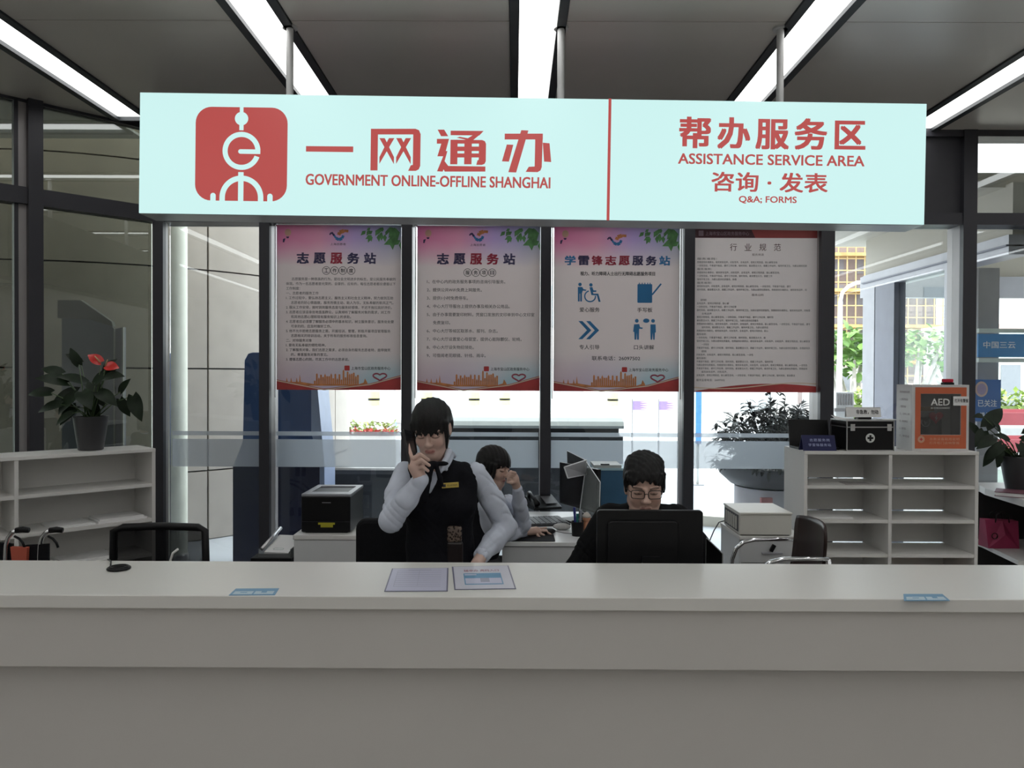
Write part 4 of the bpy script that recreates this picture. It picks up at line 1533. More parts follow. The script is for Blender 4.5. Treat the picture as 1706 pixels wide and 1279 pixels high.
c = on_left(151, 0.15, -1)
DL = c.y
k = DL / FPX
S3 = lambda px, py, dy=0.0: (PX(px, DL) - c.x, dy, PZ(py, DL) - LZ)
LV = []
rr = random.Random(4)
for (px, py, dx, dz, L) in ((120, 640, -0.9, 0.35, 0.17), (112, 676, -1, -0.15, 0.15), (108, 625, -1, 0.4, 0.13), (95, 657, -1, 0.1, 0.15), (132, 690, -0.9, -0.5, 0.12), (136, 610, -0.2, 0.6, 0.11), (128, 606, -0.6, 0.5, 0.10),
                            (140, 640, -0.3, 0.2, 0.16), (150, 640, 0.2, -0.3, 0.17), (135, 660, -0.5, -0.4, 0.17), (128, 680, -0.4, -0.5, 0.14), (165, 640, 0.4, 0.35, 0.15), (173, 655, 0.5, -0.2, 0.16), (185, 632, 0.7, 0.2, 0.14),
                            (208, 655, 0.5, 0.8, 0.10), (216, 662, 0.45, -0.9, 0.17), (196, 668, 0.4, -0.8, 0.12), (150, 672, 0.1, -0.6, 0.13),
                            (125, 655, -0.6, -0.2, 0.18), (145, 655, 0.2, -0.1, 0.19), (180, 620, 0.3, 0.4, 0.10), (118, 690, -0.8, -0.5, 0.10)):
    x, _, z = S3(px, py)
    LV.append((x, rr.uniform(-0.08, 0.05), z, dx, dz, L))
FL = [(*S3(176, 606, -0.05), -0.7, 0.5, 0.085), (*S3(186, 612, -0.06), 0.8, -0.05, 0.085)]
anthurium('potted_anthurium', 'anthurium with one red bloom in a black pot on the left shelf unit', c, 0.068, 0.094, 0.20, LV, FL, 2)

# ================================================================== right side counter, plant and bag
xe = PX(1634, 5.6)
t = thing('side_counter', 'white side counter with dark open underside at the right edge', 'counter', (3.9, 5.2, 0))
SC0 = (3.9, 5.2, 0)
z1 = PZ(806, 5.6)
MB().slab([(PX(1634, 5.65), 5.65), (PX(1640, 5.52), 5.50), (PX(1672, 5.25), 5.22), (PX(1706, 5.0), 4.98), (PX(1740, 4.7), 4.6), (5.0, 4.2), (5.0, 5.8), (PX(1634, 5.65), 5.8)], z1 - 0.05, z1).build('countertop', M_white, t, SC0, bevel=0.003)
z2 = PZ(905, 5.55)
MB().slab([(PX(1642, 5.6), 5.62), (PX(1700, 5.1), 5.1), (4.2, 4.6), (5.0, 4.4), (5.0, 5.8), (PX(1642, 5.6), 5.8)], z2 - 0.03, z2).build('lower_shelf', M_white, t, SC0)
MB().box(3.45, 5.0, 5.78, 5.80, 0, z1 - 0.05).build('back_panel', mat('dark_cabinet', (0.02, 0.02, 0.022), 0.6), t, SC0)
MB().box(3.95, 3.97, 4.9, 5.78, 0, z1 - 0.05).build('side_panel', MATS['dark_cabinet'], t, SC0)
c = P(1662, 900, 5.5)
t = thing('shopping_bag', 'dark pink shopping bag on the lower shelf of the side counter', 'bag', (c.x + 0.02, 5.52, z2))
mb = MB()
mb.add([(-0.11, -0.06, 0), (0.11, -0.06, 0), (0.11, 0.06, 0), (-0.11, 0.06, 0), (-0.12, -0.035, 0.2), (0.12, -0.03, 0.19), (0.12, 0.035, 0.19), (-0.12, 0.03, 0.2), (0, -0.075, 0.1), (0, -0.04, 0.195)],
       [(3, 2, 1, 0), (0, 1, 8), (1, 5, 9, 8), (0, 8, 9, 4), (1, 2, 6, 5), (2, 3, 7, 6), (3, 0, 4, 7), (4, 9, 5, 6, 7)])
mb.build('bag_body', mat('dark_pink', (0.36, 0.03, 0.10), 0.5, var=0.15), t)
for y in (-0.04, 0.035):
    MB().tube([(-0.05, y, 0.18), (-0.04, y, 0.235), (0.0, y, 0.255), (0.04, y, 0.235), (0.05, y, 0.18)], 0.004, 6).build('handle', M_black, t, smooth=True)
MB().tube([(0.02 * math.cos(a / 12 * 6.283) - 0.07, -0.067, 0.09 + 0.02 * math.sin(a / 12 * 6.283)) for a in range(12)], 0.003, 5, True).build('bag_print', M_black, t)

DP = 5.3
c = P(1697, 802, DP)
S4 = lambda px, py, dy=0.0: (PX(px, DP) - c.x, dy, PZ(py, DP) - z1)
LV = []
for (px, py, dx, dz, L) in ((1640, 690, -0.9, 0.1, 0.09), (1648, 708, 0.8, 1.0, 0.20), (1645, 715, -0.6, -0.5, 0.16), (1660, 735, -0.6, -0.5, 0.15), (1655, 745, -0.5, -0.8, 0.14), (1668, 745, -0.2, -0.9, 0.13), (1680, 730, -0.5, 0.3, 0.12), (1690, 735, 0.2, -0.6, 0.16), (1700, 728, 0.5, 0.2, 0.14), (1702, 745, 0.4, -0.6, 0.15),
                            (1685, 745, -0.3, -0.7, 0.15), (1715, 720, 0.6, 0.6, 0.16), (1720, 745, 0.8, -0.3, 0.16), (1650, 725, -0.7, -0.3, 0.15), (1636, 720, -0.5, 0.6, 0.13), (1665, 715, -0.3, 0.6, 0.1)):
    x, _, z = S4(px, py)
    LV.append((x, rr.uniform(-0.08, 0.05), z, dx, dz, L))
anthurium('potted_plant', 'broad leaved green plant in a tall dark pot on the side counter', (c.x, DP, z1), 0.075, 0.115, 0.25, LV, [], 9)
c = P(1690, 808, 5.12)
t = thing('ring_binder', 'dull purple ring binder lying on the side counter in front of the plant', 'binder', (c.x + 0.04, 5.14, z1), math.radians(-35))
MB().box(-0.13, 0.13, -0.10, 0.10, 0, 0.004).build('lower_cover', mat('binder_purple', (0.13, 0.04, 0.06), 0.5), t)
MB().box(-0.125, 0.125, -0.095, 0.095, 0.004, 0.026).build('pages', M_paper, t)
MB().box(-0.13, 0.13, -0.10, 0.10, 0.026, 0.030).build('upper_cover', MATS['binder_purple'], t)

# ================================================================== pedestal with boxed device, brown chair
D1 = 4.33
x0, x1 = PX(1235, D1), PX(1235, D1) + 0.36
pz = PZ(891, D1)
t = thing('drawer_pedestal', 'white drawer pedestal with a key in its top drawer left of the right shelf unit', 'drawer pedestal', ((x0 + x1) / 2, D1, 0))
hw = (x1 - x0) / 2
M_ped = mat('pedestal_grey_white', (0.62, 0.63, 0.64), 0.35, var=0.02)
MB().box(-hw, hw, 0.018, 0.40, 0.04, pz - 0.02).build('case_body', M_ped, t)
MB().box(-hw - 0.004, hw + 0.004, -0.004, 0.405, pz - 0.02, pz).build('top_board', M_white, t, bevel=0.002)
MB().box(-hw + 0.02, hw - 0.02, 0.03, 0.38, 0, 0.04).build('plinth', M_black, t)
zt = pz - 0.025
for k_ in range(4):
    hgt = 0.125 if k_ < 2 else 0.25
    if zt - hgt < 0.04:
        break
    d = MB().box(-hw + 0.003, hw - 0.003, 0, 0.018, zt - hgt, zt - 0.004).build('drawer', M_ped, t, bevel=0.002)
    MB().box(-0.06, 0.06, -0.012, 0, zt - hgt * 0.6, zt - hgt * 0.6 + 0.01).build('handle', mat('handle_grey', (0.38, 0.38, 0.42), 0.4), d, bevel=0.003)
    if k_ == 0:
        MB().box(-0.010, 0.010, -0.02, 0, -0.021, 0.021, rotm(0, 0.5, 0, (0.0, 0, zt - 0.04))).build('lock_key', M_black, d, bevel=0.003)
    zt -= hgt
t = thing('label_printer', 'cream boxed device with a grille on its left end on the drawer pedestal', 'office machine', (PX(1278, D1), D1 + 0.17, pz))
bw = (PX(1323, D1) - PX(1236, D1)) / 2
bh = PZ(852, D1) - pz
M_dev = mat('device_cream', (0.66, 0.65, 0.60), 0.4, var=0.02)
MB().box(-bw, bw, -0.165, 0.16, 0.006, bh - 0.012).build('case_body', M_dev, t, bevel=0.004)
MB().box(-bw - 0.003, bw + 0.003, -0.17, 0.165, bh - 0.012, bh).build('lid', M_dev, t, bevel=0.003)
mb = MB().box(-bw - 0.004, -bw, -0.14, 0.13, 0.02, bh - 0.02)
mb.build('end_panel', mat('panel_dark', (0.10, 0.10, 0.11), 0.5), t)
mb = MB()
for i in range(6):
    mb.box(-bw - 0.007, -bw - 0.004, -0.12 + i * 0.04, -0.10 + i * 0.04, 0.03, bh - 0.03)
mb.build('grille', M_dev, t)
MB().box(-bw + 0.01, bw - 0.01, -0.15, 0.15, 0, 0.006).build('foot', M_black, t)
x_ = x0 - 0.03
t = thing('power_lead', 'thin grey lead hanging from the cream boxed device behind the pedestal', 'cable', (x_, D1 + 0.30, 0.0))
MB().tube([(0.022, 0, pz + 0.03), (-0.01, 0, pz + 0.02), (-0.04, 0, pz - 0.03), (-0.085, 0.0, pz - 0.14), (-0.09, 0, pz - 0.4), (-0.1, 0, 0.004)], 0.004, 6).build('lead', mat('lead_grey', (0.12, 0.12, 0.13), 0.5), t, smooth=True)

# brown shell chair facing left, chrome arms
D2 = 3.95
cxw = 1.44
chair = thing('visitor_chair', 'dark brown shell chair with chrome arms in front of the drawer pedestal', 'chair', (cxw, D2, 0))
M_brown = mat('brown_shell', (0.022, 0.010, 0.009), 0.36, var=0.3, scale=5, spec=0.4)
gridn, gridm = 14, 12
vs, fs = [], []
wd = 0.41
seat_z, top_z = 0.62, 1.018
for i in range(gridn + 1):
    a = i / gridn
    z = seat_z + (top_z - seat_z) * a
    x = 0.085 + 0.045 * a ** 2 + 0.02 * math.sin(math.pi * a)
    for j in range(gridm + 1):
        b = j / gridm * 2 - 1
        cor = max(0, a - 0.80) / 0.20
        vs.append(Vector((x - 0.035 * b * b, b * (wd / 2) * (1 - 0.10 * cor ** 2), z - 0.012 * cor * b * b)))
for i in range(gridn):
    for j in range(gridm):
        p = i * (gridm + 1) + j
        fs.append((p, p + 1, p + gridm + 2, p + gridm + 1))
o = MB().add(vs, fs).build('backrest', M_brown, chair, smooth=True)
so = o.modifiers.new('thickness', 'SOLIDIFY')
so.thickness = 0.014
MB().slab([(p[0], p[1]) for p in rrect(-0.34, 0.10, -0.20, 0.20, 0.08)], seat_z - 0.02, seat_z).build('seat', M_brown, chair, bevel=0.006)
az = 0.865
for sgn in (-1, 1):
    y = sgn * 0.222
    pts = [(0.09, y, az), (-0.03, y, az), (-0.13, y, az - 0.002), (-0.19, y, az - 0.016), (-0.23, y, az - 0.05), (-0.25, y, az - 0.11), (-0.26, y, az - 0.25), (-0.27, y, 0.01)]
    MB().tube(pts, 0.011, 10).build('arm_frame', M_chrome, chair, smooth=True)
    MB().tube([(0.09, y, az), (0.12, y, az - 0.2), (0.14, y, 0.01)], 0.011, 10).build('rear_leg', M_chrome, chair, smooth=True)
    MB().tube([(0.11, y, seat_z - 0.03), (-0.262, y, seat_z - 0.03)], 0.009, 8).build('seat_rail', M_chrome, chair, smooth=True)
MB().tube([(-0.262, -0.222, seat_z - 0.03), (-0.262, 0.222, seat_z - 0.03)], 0.009, 8).build('cross_rail', M_chrome, chair, smooth=True)

# ================================================================== left: cabinet with printer, tray, mesh chair, wheelchair
D3 = 4.54
x0, x1 = PX(489, D3), PX(594, D3)
cz = PZ(893, D3)
t = thing('printer_cabinet', 'white cabinet carrying the black printer left of the standing woman', 'cabinet', ((x0 + x1) / 2, D3, 0))
hw = (x1 - x0) / 2
MB().box(-hw, hw, 0.02, 0.5, 0.0, cz - 0.028).build('case_body', M_ped, t)
MB().box(-hw - 0.003, hw + 0.003, -0.002, 0.505, cz - 0.026, cz).build('top_board', M_white, t, bevel=0.002)
d = MB().box(-hw + 0.002, hw - 0.002, 0.002, 0.019, 0.05, cz - 0.03).build('door', M_ped, t, bevel=0.002)
MB().box(hw - 0.04, hw - 0.028, -0.012, 0.002, 0.45, 0.58).build('handle', M_steel, d, bevel=0.002)
x0, x1 = PX(502, D3 + .06), PX(584, D3 + .06)
pr_ = thing('laser_printer', 'black printer with grey top on the white cabinet', 'printer', ((x0 + x1) / 2, D3 + 0.06, cz))
hw = (x1 - x0) / 2
ph = PZ(826, D3 + .06) - cz
mb = MB().box(-hw, hw, 0, 0.40, 0.006, ph - 0.008)
mb.build('case_body', M_black, pr_, bevel=0.006)
MB().box(-hw + 0.02, hw - 0.02, 0.02, 0.38, 0, 0.006).build('foot', M_black, pr_)
mb = MB()
for a_ in ((-hw, -hw + 0.035, 0.004, 0.40), (hw - 0.035, hw, 0.004, 0.40), (-hw + 0.035, hw - 0.035, 0.004, 0.10), (-hw + 0.035, hw - 0.035, 0.34, 0.40)):
    mb.box(a_[0], a_[1], a_[2], a_[3], ph - 0.008, ph + 0.006)
mb.build('top_cover', mat('printer_grey', (0.30, 0.31, 0.34), 0.35), pr_, bevel=0.002)
MB().box(-hw + 0.035, hw - 0.035, 0.10, 0.34, ph - 0.007, ph - 0.002).build('output_tray', M_black, pr_)
zc_ = ph * 0.80
MB().box(-0.022, 0.03, -0.002, 0, zc_ - 0.002, zc_ + 0.003).build('maker_line', mat('line_grey', (0.18, 0.18, 0.2), 0.4), pr_)
MB().box(-0.045, 0.055, -0.003, 0, 0.052, 0.064).build('yellow_tab', mat('yellow_plastic', (0.42, 0.38, 0.03), 0.4), pr_)
MB().box(-0.030, 0.043, -0.003, 0, 0.036, 0.0515).build('yellow_label', MATS['yellow_plastic'], pr_)
MB().box(-hw + 0.004, hw - 0.004, -0.0015, 0, ph * 0.30, ph * 0.305).build('drawer_seam', mat('seam_grey', (0.06, 0.06, 0.07), 0.4), pr_)
# tray with papers on a dark side table
D4 = 4.6
xl, xr_ = PX(432, D4), PX(488, D4)
tz = PZ(929, D4)
t = thing('side_table', 'low black side table under the paper tray', 'table', ((xl + xr_) / 2, D4 + 0.1, 0))
MB().box(-0.14, 0.105, -0.14, 0.22, tz - 0.03, tz).build('tabletop', M_black, t, bevel=0.003)
for sx in (-0.12, 0.085):
    for sy in (-0.12, 0.2):
        MB().box(sx - 0.012, sx + 0.012, sy - 0.012, sy + 0.012, 0, tz - 0.03).build('leg', M_black, t)
t = thing('paper_tray', 'grey metal document tray left of the printer cabinet', 'tray', ((xl + xr_) / 2, D4 + 0.1, tz))
M_tray = mat('tray_grey', (0.25, 0.26, 0.27), 0.35, metal=0.5)
MB().box(-0.10, 0.095, -0.12, 0.18, 0.0, 0.004).build('floor', M_tray, t)
MB().box(-0.10, -0.096, -0.12, 0.18, 0.004, 0.05).build('side_wall', M_tray, t)
MB().box(0.091, 0.095, -0.12, 0.18, 0.004, 0.05).build('side_wall', M_tray, t)
MB().box(-0.096, 0.091, -0.12, -0.116, 0.004, 0.022).build('front_lip', M_tray, t)
MB().tube([(-0.085, -0.1, 0.045), (-0.045, 0.14, 0.125)], 0.012, 8).build('clip_bar', M_steel, t, smooth=True)
t = thing('paper_stack', 'tilted white papers with a ringed mark lying in the grey document tray', 'paper', ((xl + xr_) / 2, D4 + 0.1, tz + 0.004))
PM = rotm(0.28, 0, math.radians(-8), (0.0, -0.1, 0.012))
MB().box(-0.075, 0.08, 0, 0.22, 0, 0.012, PM).build('sheet', M_paper, t, bevel=0.002)
mb = MB()
for q in stroke(rrect(-0.03, 0.03, 0.03, 0.05, 0.006, 3) + [rrect(-0.03, 0.03, 0.03, 0.05, 0.006, 3)[0]], 0.0025):
    mb.add([PM @ Vector((x, z, 0.0128)) for x, z in q], [(0, 1, 2, 3)])
mb.build('ringed_mark', mat('mark_teal', (0.15, 0.25, 0.25), 0.5), t)

# black mesh office chair
D5 = 3.85
x0, x1 = PX(186, D5), PX(345, D5)
t = thing('office_chair', 'black mesh office chair behind the counter in front of the left shelf unit', 'chair', ((x0 + x1) / 2, D5, 0))
hw = (x1 - x0) / 2
top = PZ(876, D5)
M_mesh = mat_frost('black_mesh', (0.010, 0.010, 0.011), 0.90)
fr = MB()
w_ = 0.032
fr.tube([(-hw + 0.014, 0, top - 0.40), (-hw + 0.006, 0.0, top - 0.2), (-hw + 0.010, 0.0, top - 0.035), (-hw + 0.05, 0.012, top - 0.018), (0, 0.03, top - 0.014), (hw - 0.05, 0.012, top - 0.016), (hw - 0.010, 0.0, top - 0.03), (hw - 0.006, 0, top - 0.2), (hw - 0.014, 0, top - 0.40)], 0.019, 8, True)
fr.build('back_frame', M_black, t, smooth=True)
mb = MB()
n = 10
for i in range(n):
    a0, a1 = -1 + 2 * i / n, -1 + 2 * (i + 1) / n
    f = lambda a: (a * (hw - 0.015), 0.028 * (1 - a * a))
    (xa, ya), (xb, yb_) = f(a0), f(a1)
    mb.quad((xa, ya, top - 0.40), (xb, yb_, top - 0.40), (xb, yb_, top - 0.02), (xa, ya, top - 0.02))
mb.build('back_mesh', M_mesh, t, smooth=True)
MB().slab([(p[0], p[1]) for p in rrect(-0.24, 0.24, -0.48, 0.0, 0.08)], 0.46, 0.53).build('seat', M_blackmatt, t, bevel=0.02)
MB().tube([(0, -0.24, 0.46), (0, -0.24, 0.12)], 0.025, 12).build('gas_column', M_black, t, smooth='auto')
MB().tube([(0, -0.1, 0.44), (0, 0.05, 0.45), (0, 0.06, top - 0.3)], 0.02, 8).build('back_bracket', M_black, t, smooth=True)
for i in range(5):
    a = 2 * math.pi * i / 5 + 0.3
    leg = MB().tube([(0, -0.24, 0.13), (0.28 * math.cos(a), -0.24 + 0.28 * math.sin(a), 0.07)], [0.025, 0.016], 8).build('leg', M_black, t, smooth=True)
    MB().ball((0.28 * math.cos(a), -0.24 + 0.28 * math.sin(a), 0.029), 0.029, 8).build('castor', M_black, leg, smooth=True)
# white rod leaning by the counter
c = P(288, 930, 3.2)
t = thing('white_rod', 'thin white plastic tube sticking up behind the ledge at the left', 'tube', (c.x, 3.2, 0.725))
MB().tube([(-0.03, 0.02, 0.004), (-0.015, 0.01, PZ(937, 3.2) - 0.725), (0.0, 0, PZ(924, 3.2) - 0.725), (0.022, 0, PZ(917, 3.2) - 0.725)], 0.005, 8).build('tube', mat('white_plastic', (0.7, 0.7, 0.68), 0.4), t, smooth=True)

# folded wheelchair
D6 = 3.72
wc = thing('folded_wheelchair', 'folded black wheelchair with two chrome push handles at the left edge', 'wheelchair', (PX(48, D6), D6, 0))
wx = PX(48, D6)
def WP(px, py, dy=0.0):
    p = P(px, py, D6 + dy)
    return Vector((p.x - wx, dy, p.z))
for i, (o, dy) in enumerate(((0, 0.0), (56, 0.02))):
    hd = MB().tube([WP(9 + o, 1090, dy), WP(9 + o, 925, dy), WP(10 + o, 908, dy), WP(14 + o, 895, dy), WP(20 + o, 887, dy), WP(28 + o, 883, dy)], 0.0105, 10).build('push_handle', M_chrome, wc, smooth=True)
    MB().tube([WP(27 + o, 883.5, dy), WP(38 + o, 882, dy), WP(48 + o, 883, dy)], [0.014, 0.015, 0.013], 10).build('grip', M_black, hd, smooth=True)
    MB().tube([WP(24 + o, 893, dy), WP(32 + o, 897, dy), WP(38 + o, 904, dy), WP(41 + o, 912, dy)], 0.006, 6).build('brake_lever', M_black, hd, smooth=True)
sl = MB()
sl.add([WP(-30, 901, .01), WP(20, 906, .01), WP(20, 1000, .01), WP(-30, 1000, .01)], [(3, 2, 1, 0)])
o = sl.build('back_sling', M_blackmatt, wc)
so = o.modifiers.new('thickness', 'SOLIDIFY'); so.thickness = 0.015
sl = MB()
sl.add([WP(42, 908, .01), WP(80, 906, .01), WP(80, 1000, .01), WP(42, 1000, .01)], [(3, 2, 1, 0)])
o = sl.build('seat_sling', M_blackmatt, wc)
so = o.modifiers.new('thickness', 'SOLIDIFY'); so.thickness = 0.015
o = MB().add([WP(17, 911, -.01), WP(45, 912, -.01), WP(42, 960, -.01), WP(22, 960, -.01)], [(3, 2, 1, 0)]).build('orange_pad', mat('orange_cloth', (0.48, 0.10, 0.06), 0.7), wc)
so = o.modifiers.new('thickness', 'SOLIDIFY'); so.thickness = 0.02
for dy in (-0.06, 0.14):
    wh = MB()
    R = 0.29
    wh.tube([(-0.12 + R * math.cos(a / 32 * 6.2832), dy, 0.302 + R * math.sin(a / 32 * 6.2832)) for a in range(32)], 0.012, 8, True)
    w_o = wh.build('wheel', M_black, wc, smooth=True)
    sp_ = MB()
    for a in range(12):
        sp_.tube([(-0.12, dy, 0.302), (-0.12 + R * math.cos(a / 12 * 6.2832), dy, 0.302 + R * math.sin(a / 12 * 6.2832))], 0.002, 4)
    sp_.build('spokes', M_chrome, w_o)
MB().tube([(-0.12, -0.06, 0.302), (-0.12, 0.14, 0.302)], 0.012, 8).build('axle', M_chrome, wc)
MB().tube([WP(9, 1090, 0), (-0.12, 0.0, 0.302), (0.06, 0.02, 0.55), (0.1, 0.02, 0.02)], 0.0105, 8).build('side_frame', M_chrome, wc, smooth=True)

# ================================================================== staff desk behind, with its equipment
DD = 4.60
dz_ = 0.75
x0, x1 = PX(832, DD), PX(1010, DD)
t = thing('office_desk', 'white office desk of the seated woman behind the counter', 'desk', ((x0 + x1) / 2, DD, 0))
hw = (x1 - x0) / 2
M_desk = mat('desk_white', (0.74, 0.75, 0.76), 0.3, var=0.02)
MB().box(-hw, hw, 0, 1.05, dz_ - 0.025, dz_).build('desktop', M_desk, t, bevel=0.002)
MB().box(-hw + 0.02, hw - 0.02, 0.01, 0.03, 0.05, dz_ - 0.030).build('front_panel', M_ped, t)
MB().box(hw - 0.025, hw, 0.031, 1.0, 0, dz_ - 0.025).build('side_panel', M_ped, t)
MB().box(-hw + 0.02, hw - 0.025, 0.98, 1.0, 0.2, dz_ - 0.025).build('rear_panel', M_ped, t)
def desk_pt(px, py):
    d = P(px, py, 1.0) - Vector((0, 0, CAM_H))
    k = (dz_ - CAM_H) / d.z
    return Vector((d.x * k, d.y * k, dz_))
c = desk_pt(886, 897)
t = thing('mouse_pad', 'black mouse pad at the front edge of the staff desk', 'mouse pad', c)
MB().slab([(p[0], p[1]) for p in rrect(-0.14, 0.14, -0.085, 0.115, 0.015)], 0, 0.004).build('pad', M_blackmatt, t)
c = desk_pt(913, 889)
t = thing('computer_mouse', 'black computer mouse under the right hand of the seated woman', 'computer mouse', (c.x, c.y, dz_ + 0.004), math.radians(-80))
MB().ball((0, 0, 0.012), (0.031, 0.05, 0.020), 10).build('shell', M_black, t, smooth=True)
MB().tube([(0.0, 0.05, 0.01), (0.03, 0.10, 0.004), (0.06, 0.16, 0.004)], 0.002, 5).build('lead', M_black, t, smooth=True)
c = desk_pt(908, 870)
t = thing('keyboard', 'dark keyboard lying behind the mouse pad on the staff desk', 'keyboard', c, math.radians(12))
MB().box(-0.14, 0.14, -0.14, 0.14, 0, 0.015).build('case_body', mat('keyboard_black', (0.03, 0.03, 0.036), 0.45), t, bevel=0.003)
mb = MB()
for i in range(7):
    for j in range(8):
        mb.box(-0.13 + i * 0.037, -0.13 + i * 0.037 + 0.032, -0.13 + j * 0.033, -0.13 + j * 0.033 + 0.027, 0.015, 0.02)
mb.build('keys', MATS['keyboard_black'], t)
c = desk_pt(905, 846)
t = thing('desk_telephone', 'black desk telephone at the rear of the staff desk by the mullion', 'telephone', c, math.radians(20))
mb = MB().add([(-0.11, -0.1, 0), (0.11, -0.1, 0), (0.11, 0.1, 0), (-0.11, 0.1, 0), (-0.11, -0.1, 0.02), (0.11, -0.1, 0.02), (0.11, 0.1, 0.085), (-0.11, 0.1, 0.085)], [(3, 2, 1, 0), (4, 5, 6, 7), (0, 1, 5, 4), (1, 2, 6, 5), (2, 3, 7, 6), (3, 0, 4, 7)])
mb.build('base', M_black, t, bevel=0.004)
MB().tube([(-0.08, -0.08, 0.045), (-0.08, -0.02, 0.075), (-0.08, 0.05, 0.095), (-0.08, 0.09, 0.1)], [0.022, 0.015, 0.015, 0.022], 10).build('handset', M_black, t, smooth=True)
MB().box(0.0, 0.09, -0.06, 0.06, 0, 0.004, rotm(0.31, 0, 0, (0, 0, 0.058))).build('keypad', mat('keypad_grey', (0.12, 0.12, 0.13), 0.5), t)
# monitor seen edge-on, facing left
c = desk_pt(962, 868)
t = thing('computer_monitor', 'black monitor on the staff desk turned towards the seated woman', 'monitor', c, math.radians(-62))
mh = PZ(775, c.y) - dz_
MB().box(-0.24, 0.24, 0, 0.03, 0.09, mh).build('screen_housing', M_black, t, bevel=0.004)
MB().box(-0.225, 0.225, -0.002, 0, 0.105, mh - 0.015).build('screen', mat('screen_dark', (0.01, 0.01, 0.012), 0.15), t)
MB().box(-0.03, 0.03, 0.03, 0.05, 0.0, 0.25).build('stand', M_black, t)
MB().slab([(p[0], p[1]) for p in rrect(-0.11, 0.11, -0.08, 0.12, 0.03)], 0, 0.012).build('foot', M_black, t)
# note board clipped on the monitor: white edged sheets
def sheet3(name, label, cat, pts, m, m2, th=0.006, grp=None):
    c = sum((Vector(p) for p in pts), Vector()) / 4
    t = thing(name, label, cat, c)
    mb = MB().add([Vector(p) - c for p in pts], [(0, 1, 2, 3)])
    o = mb.build('sheet', m, t)
    so = o.modifiers.new('thickness', 'SOLIDIFY'); so.thickness = th; so.offset = 0
    ed = MB()
    for a, b in zip(pts, pts[1:] + pts[:1]):
        ed.tube([Vector(a) - c, Vector(b) - c], th * 0.62, 6)
    ed.build('edge', m2, t)
    return t
cy = c.y
M_wedge = mat('white_edge', (0.75, 0.76, 0.78), 0.35)
M_clear = mat_frost('clear_acrylic', (0.35, 0.38, 0.38), 0.35)
sheet3('document_flap', 'pale document flap jutting forward from the top of the staff monitor', 'document holder', [P(940, 778, cy - 0.35), P(977, 766, cy - 0.1), P(977, 790, cy - 0.1), P(946, 796, cy - 0.35)], mat('flap_grey', (0.34, 0.34, 0.36), 0.35), M_wedge, 0.007)
sheet3('document_flap', 'black document flap with pale upper rim rising behind the staff monitor', 'document holder', [P(945, 751, cy + 0.25), P(977, 767, cy - 0.08), P(975, 790, cy - 0.08), P(946, 780, cy + 0.25)], M_black, M_wedge, 0.005)
sheet3('acrylic_screen', 'clear acrylic sheet with white rim standing beside the staff monitor', 'acrylic screen', [P(977, 769, cy - 0.12), P(1000, 803, cy - 0.5), P(998, 868, cy - 0.5), P(966, 850, cy - 0.12)], M_clear, M_wedge, 0.005)
# pen cup with pens
c = desk_pt(962, 892)
t = thing('pen_cup', 'dark pen cup near the front corner of the staff desk', 'pen cup', c)
MB().lathe([(0.035, 0), (0.04, 0.09), (0.037, 0.09), (0.033, 0.01)], 16).build('cup', M_black, t, smooth='auto')
for i, (dx, hgt, col, lab) in enumerate(((-0.012, 0.17, (0.03, 0.04, 0.22), 'blue marker pen standing in the pen cup'), (0.012, 0.15, (0.25, 0.27, 0.30), 'pale pen standing in the pen cup'), (0.0, 0.125, (0.03, 0.22, 0.22), 'teal pen standing in the pen cup, lowest of three'))):
    pt = thing('pen', lab, 'pen', (c.x + dx, c.y - 0.005 + 0.012 * (i - 1), dz_ + 0.011), 0, 'pens in the pen cup')
    MB().tube([(0, 0, 0), (dx * 0.6, 0, hgt * 0.75)], 0.0075, 8).build('barrel', mat('pen_%d' % i, col, 0.4), pt, smooth='auto')
    MB().tube([(dx * 0.6, 0, hgt * 0.75 + 0.0005), (dx * 0.8, 0, hgt)], 0.0085, 8).build('cap', MATS['pen_%d' % i], pt, smooth='auto')
c = desk_pt(977, 891)
t = thing('desk_figurine', 'small orange figurine beside the pen cup on the staff desk', 'figurine', c)
s = Sdf(0.004)
s.ell((0, 0, 0.05), (0.022, 0.02, 0.045)).ell((0, 0, 0.105), (0.026, 0.024, 0.024), k=0.004).cap((-0.02, 0, 0.06), (-0.035, -0.01, 0.085), 0.007).cap((0.02, 0, 0.06), (0.036, -0.01, 0.04), 0.007).ell((0, 0, 0.006), (0.026, 0.024, 0.008))
V, Q = s.mesh()
build_np('figure', V, Q, mat('figurine_orange', (0.55, 0.25, 0.14), 0.5), t)
MB().lathe([(0.027, 0.112), (0.026, 0.125), (0.012, 0.14), (0.003, 0.145)], 14).build('cap', mat('figurine_white', (0.55, 0.5, 0.45), 0.5), t, smooth=True)
c = desk_pt(936, 882)
t = thing('crumpled_paper', 'grey crumpled paper beside the keyboard on the staff desk', 'paper', c)
MB().ball((0, 0, 0.02), (0.06, 0.04, 0.022), 6).build('sheet', mat('grey_paper', (0.45, 0.45, 0.44), 0.7), t)
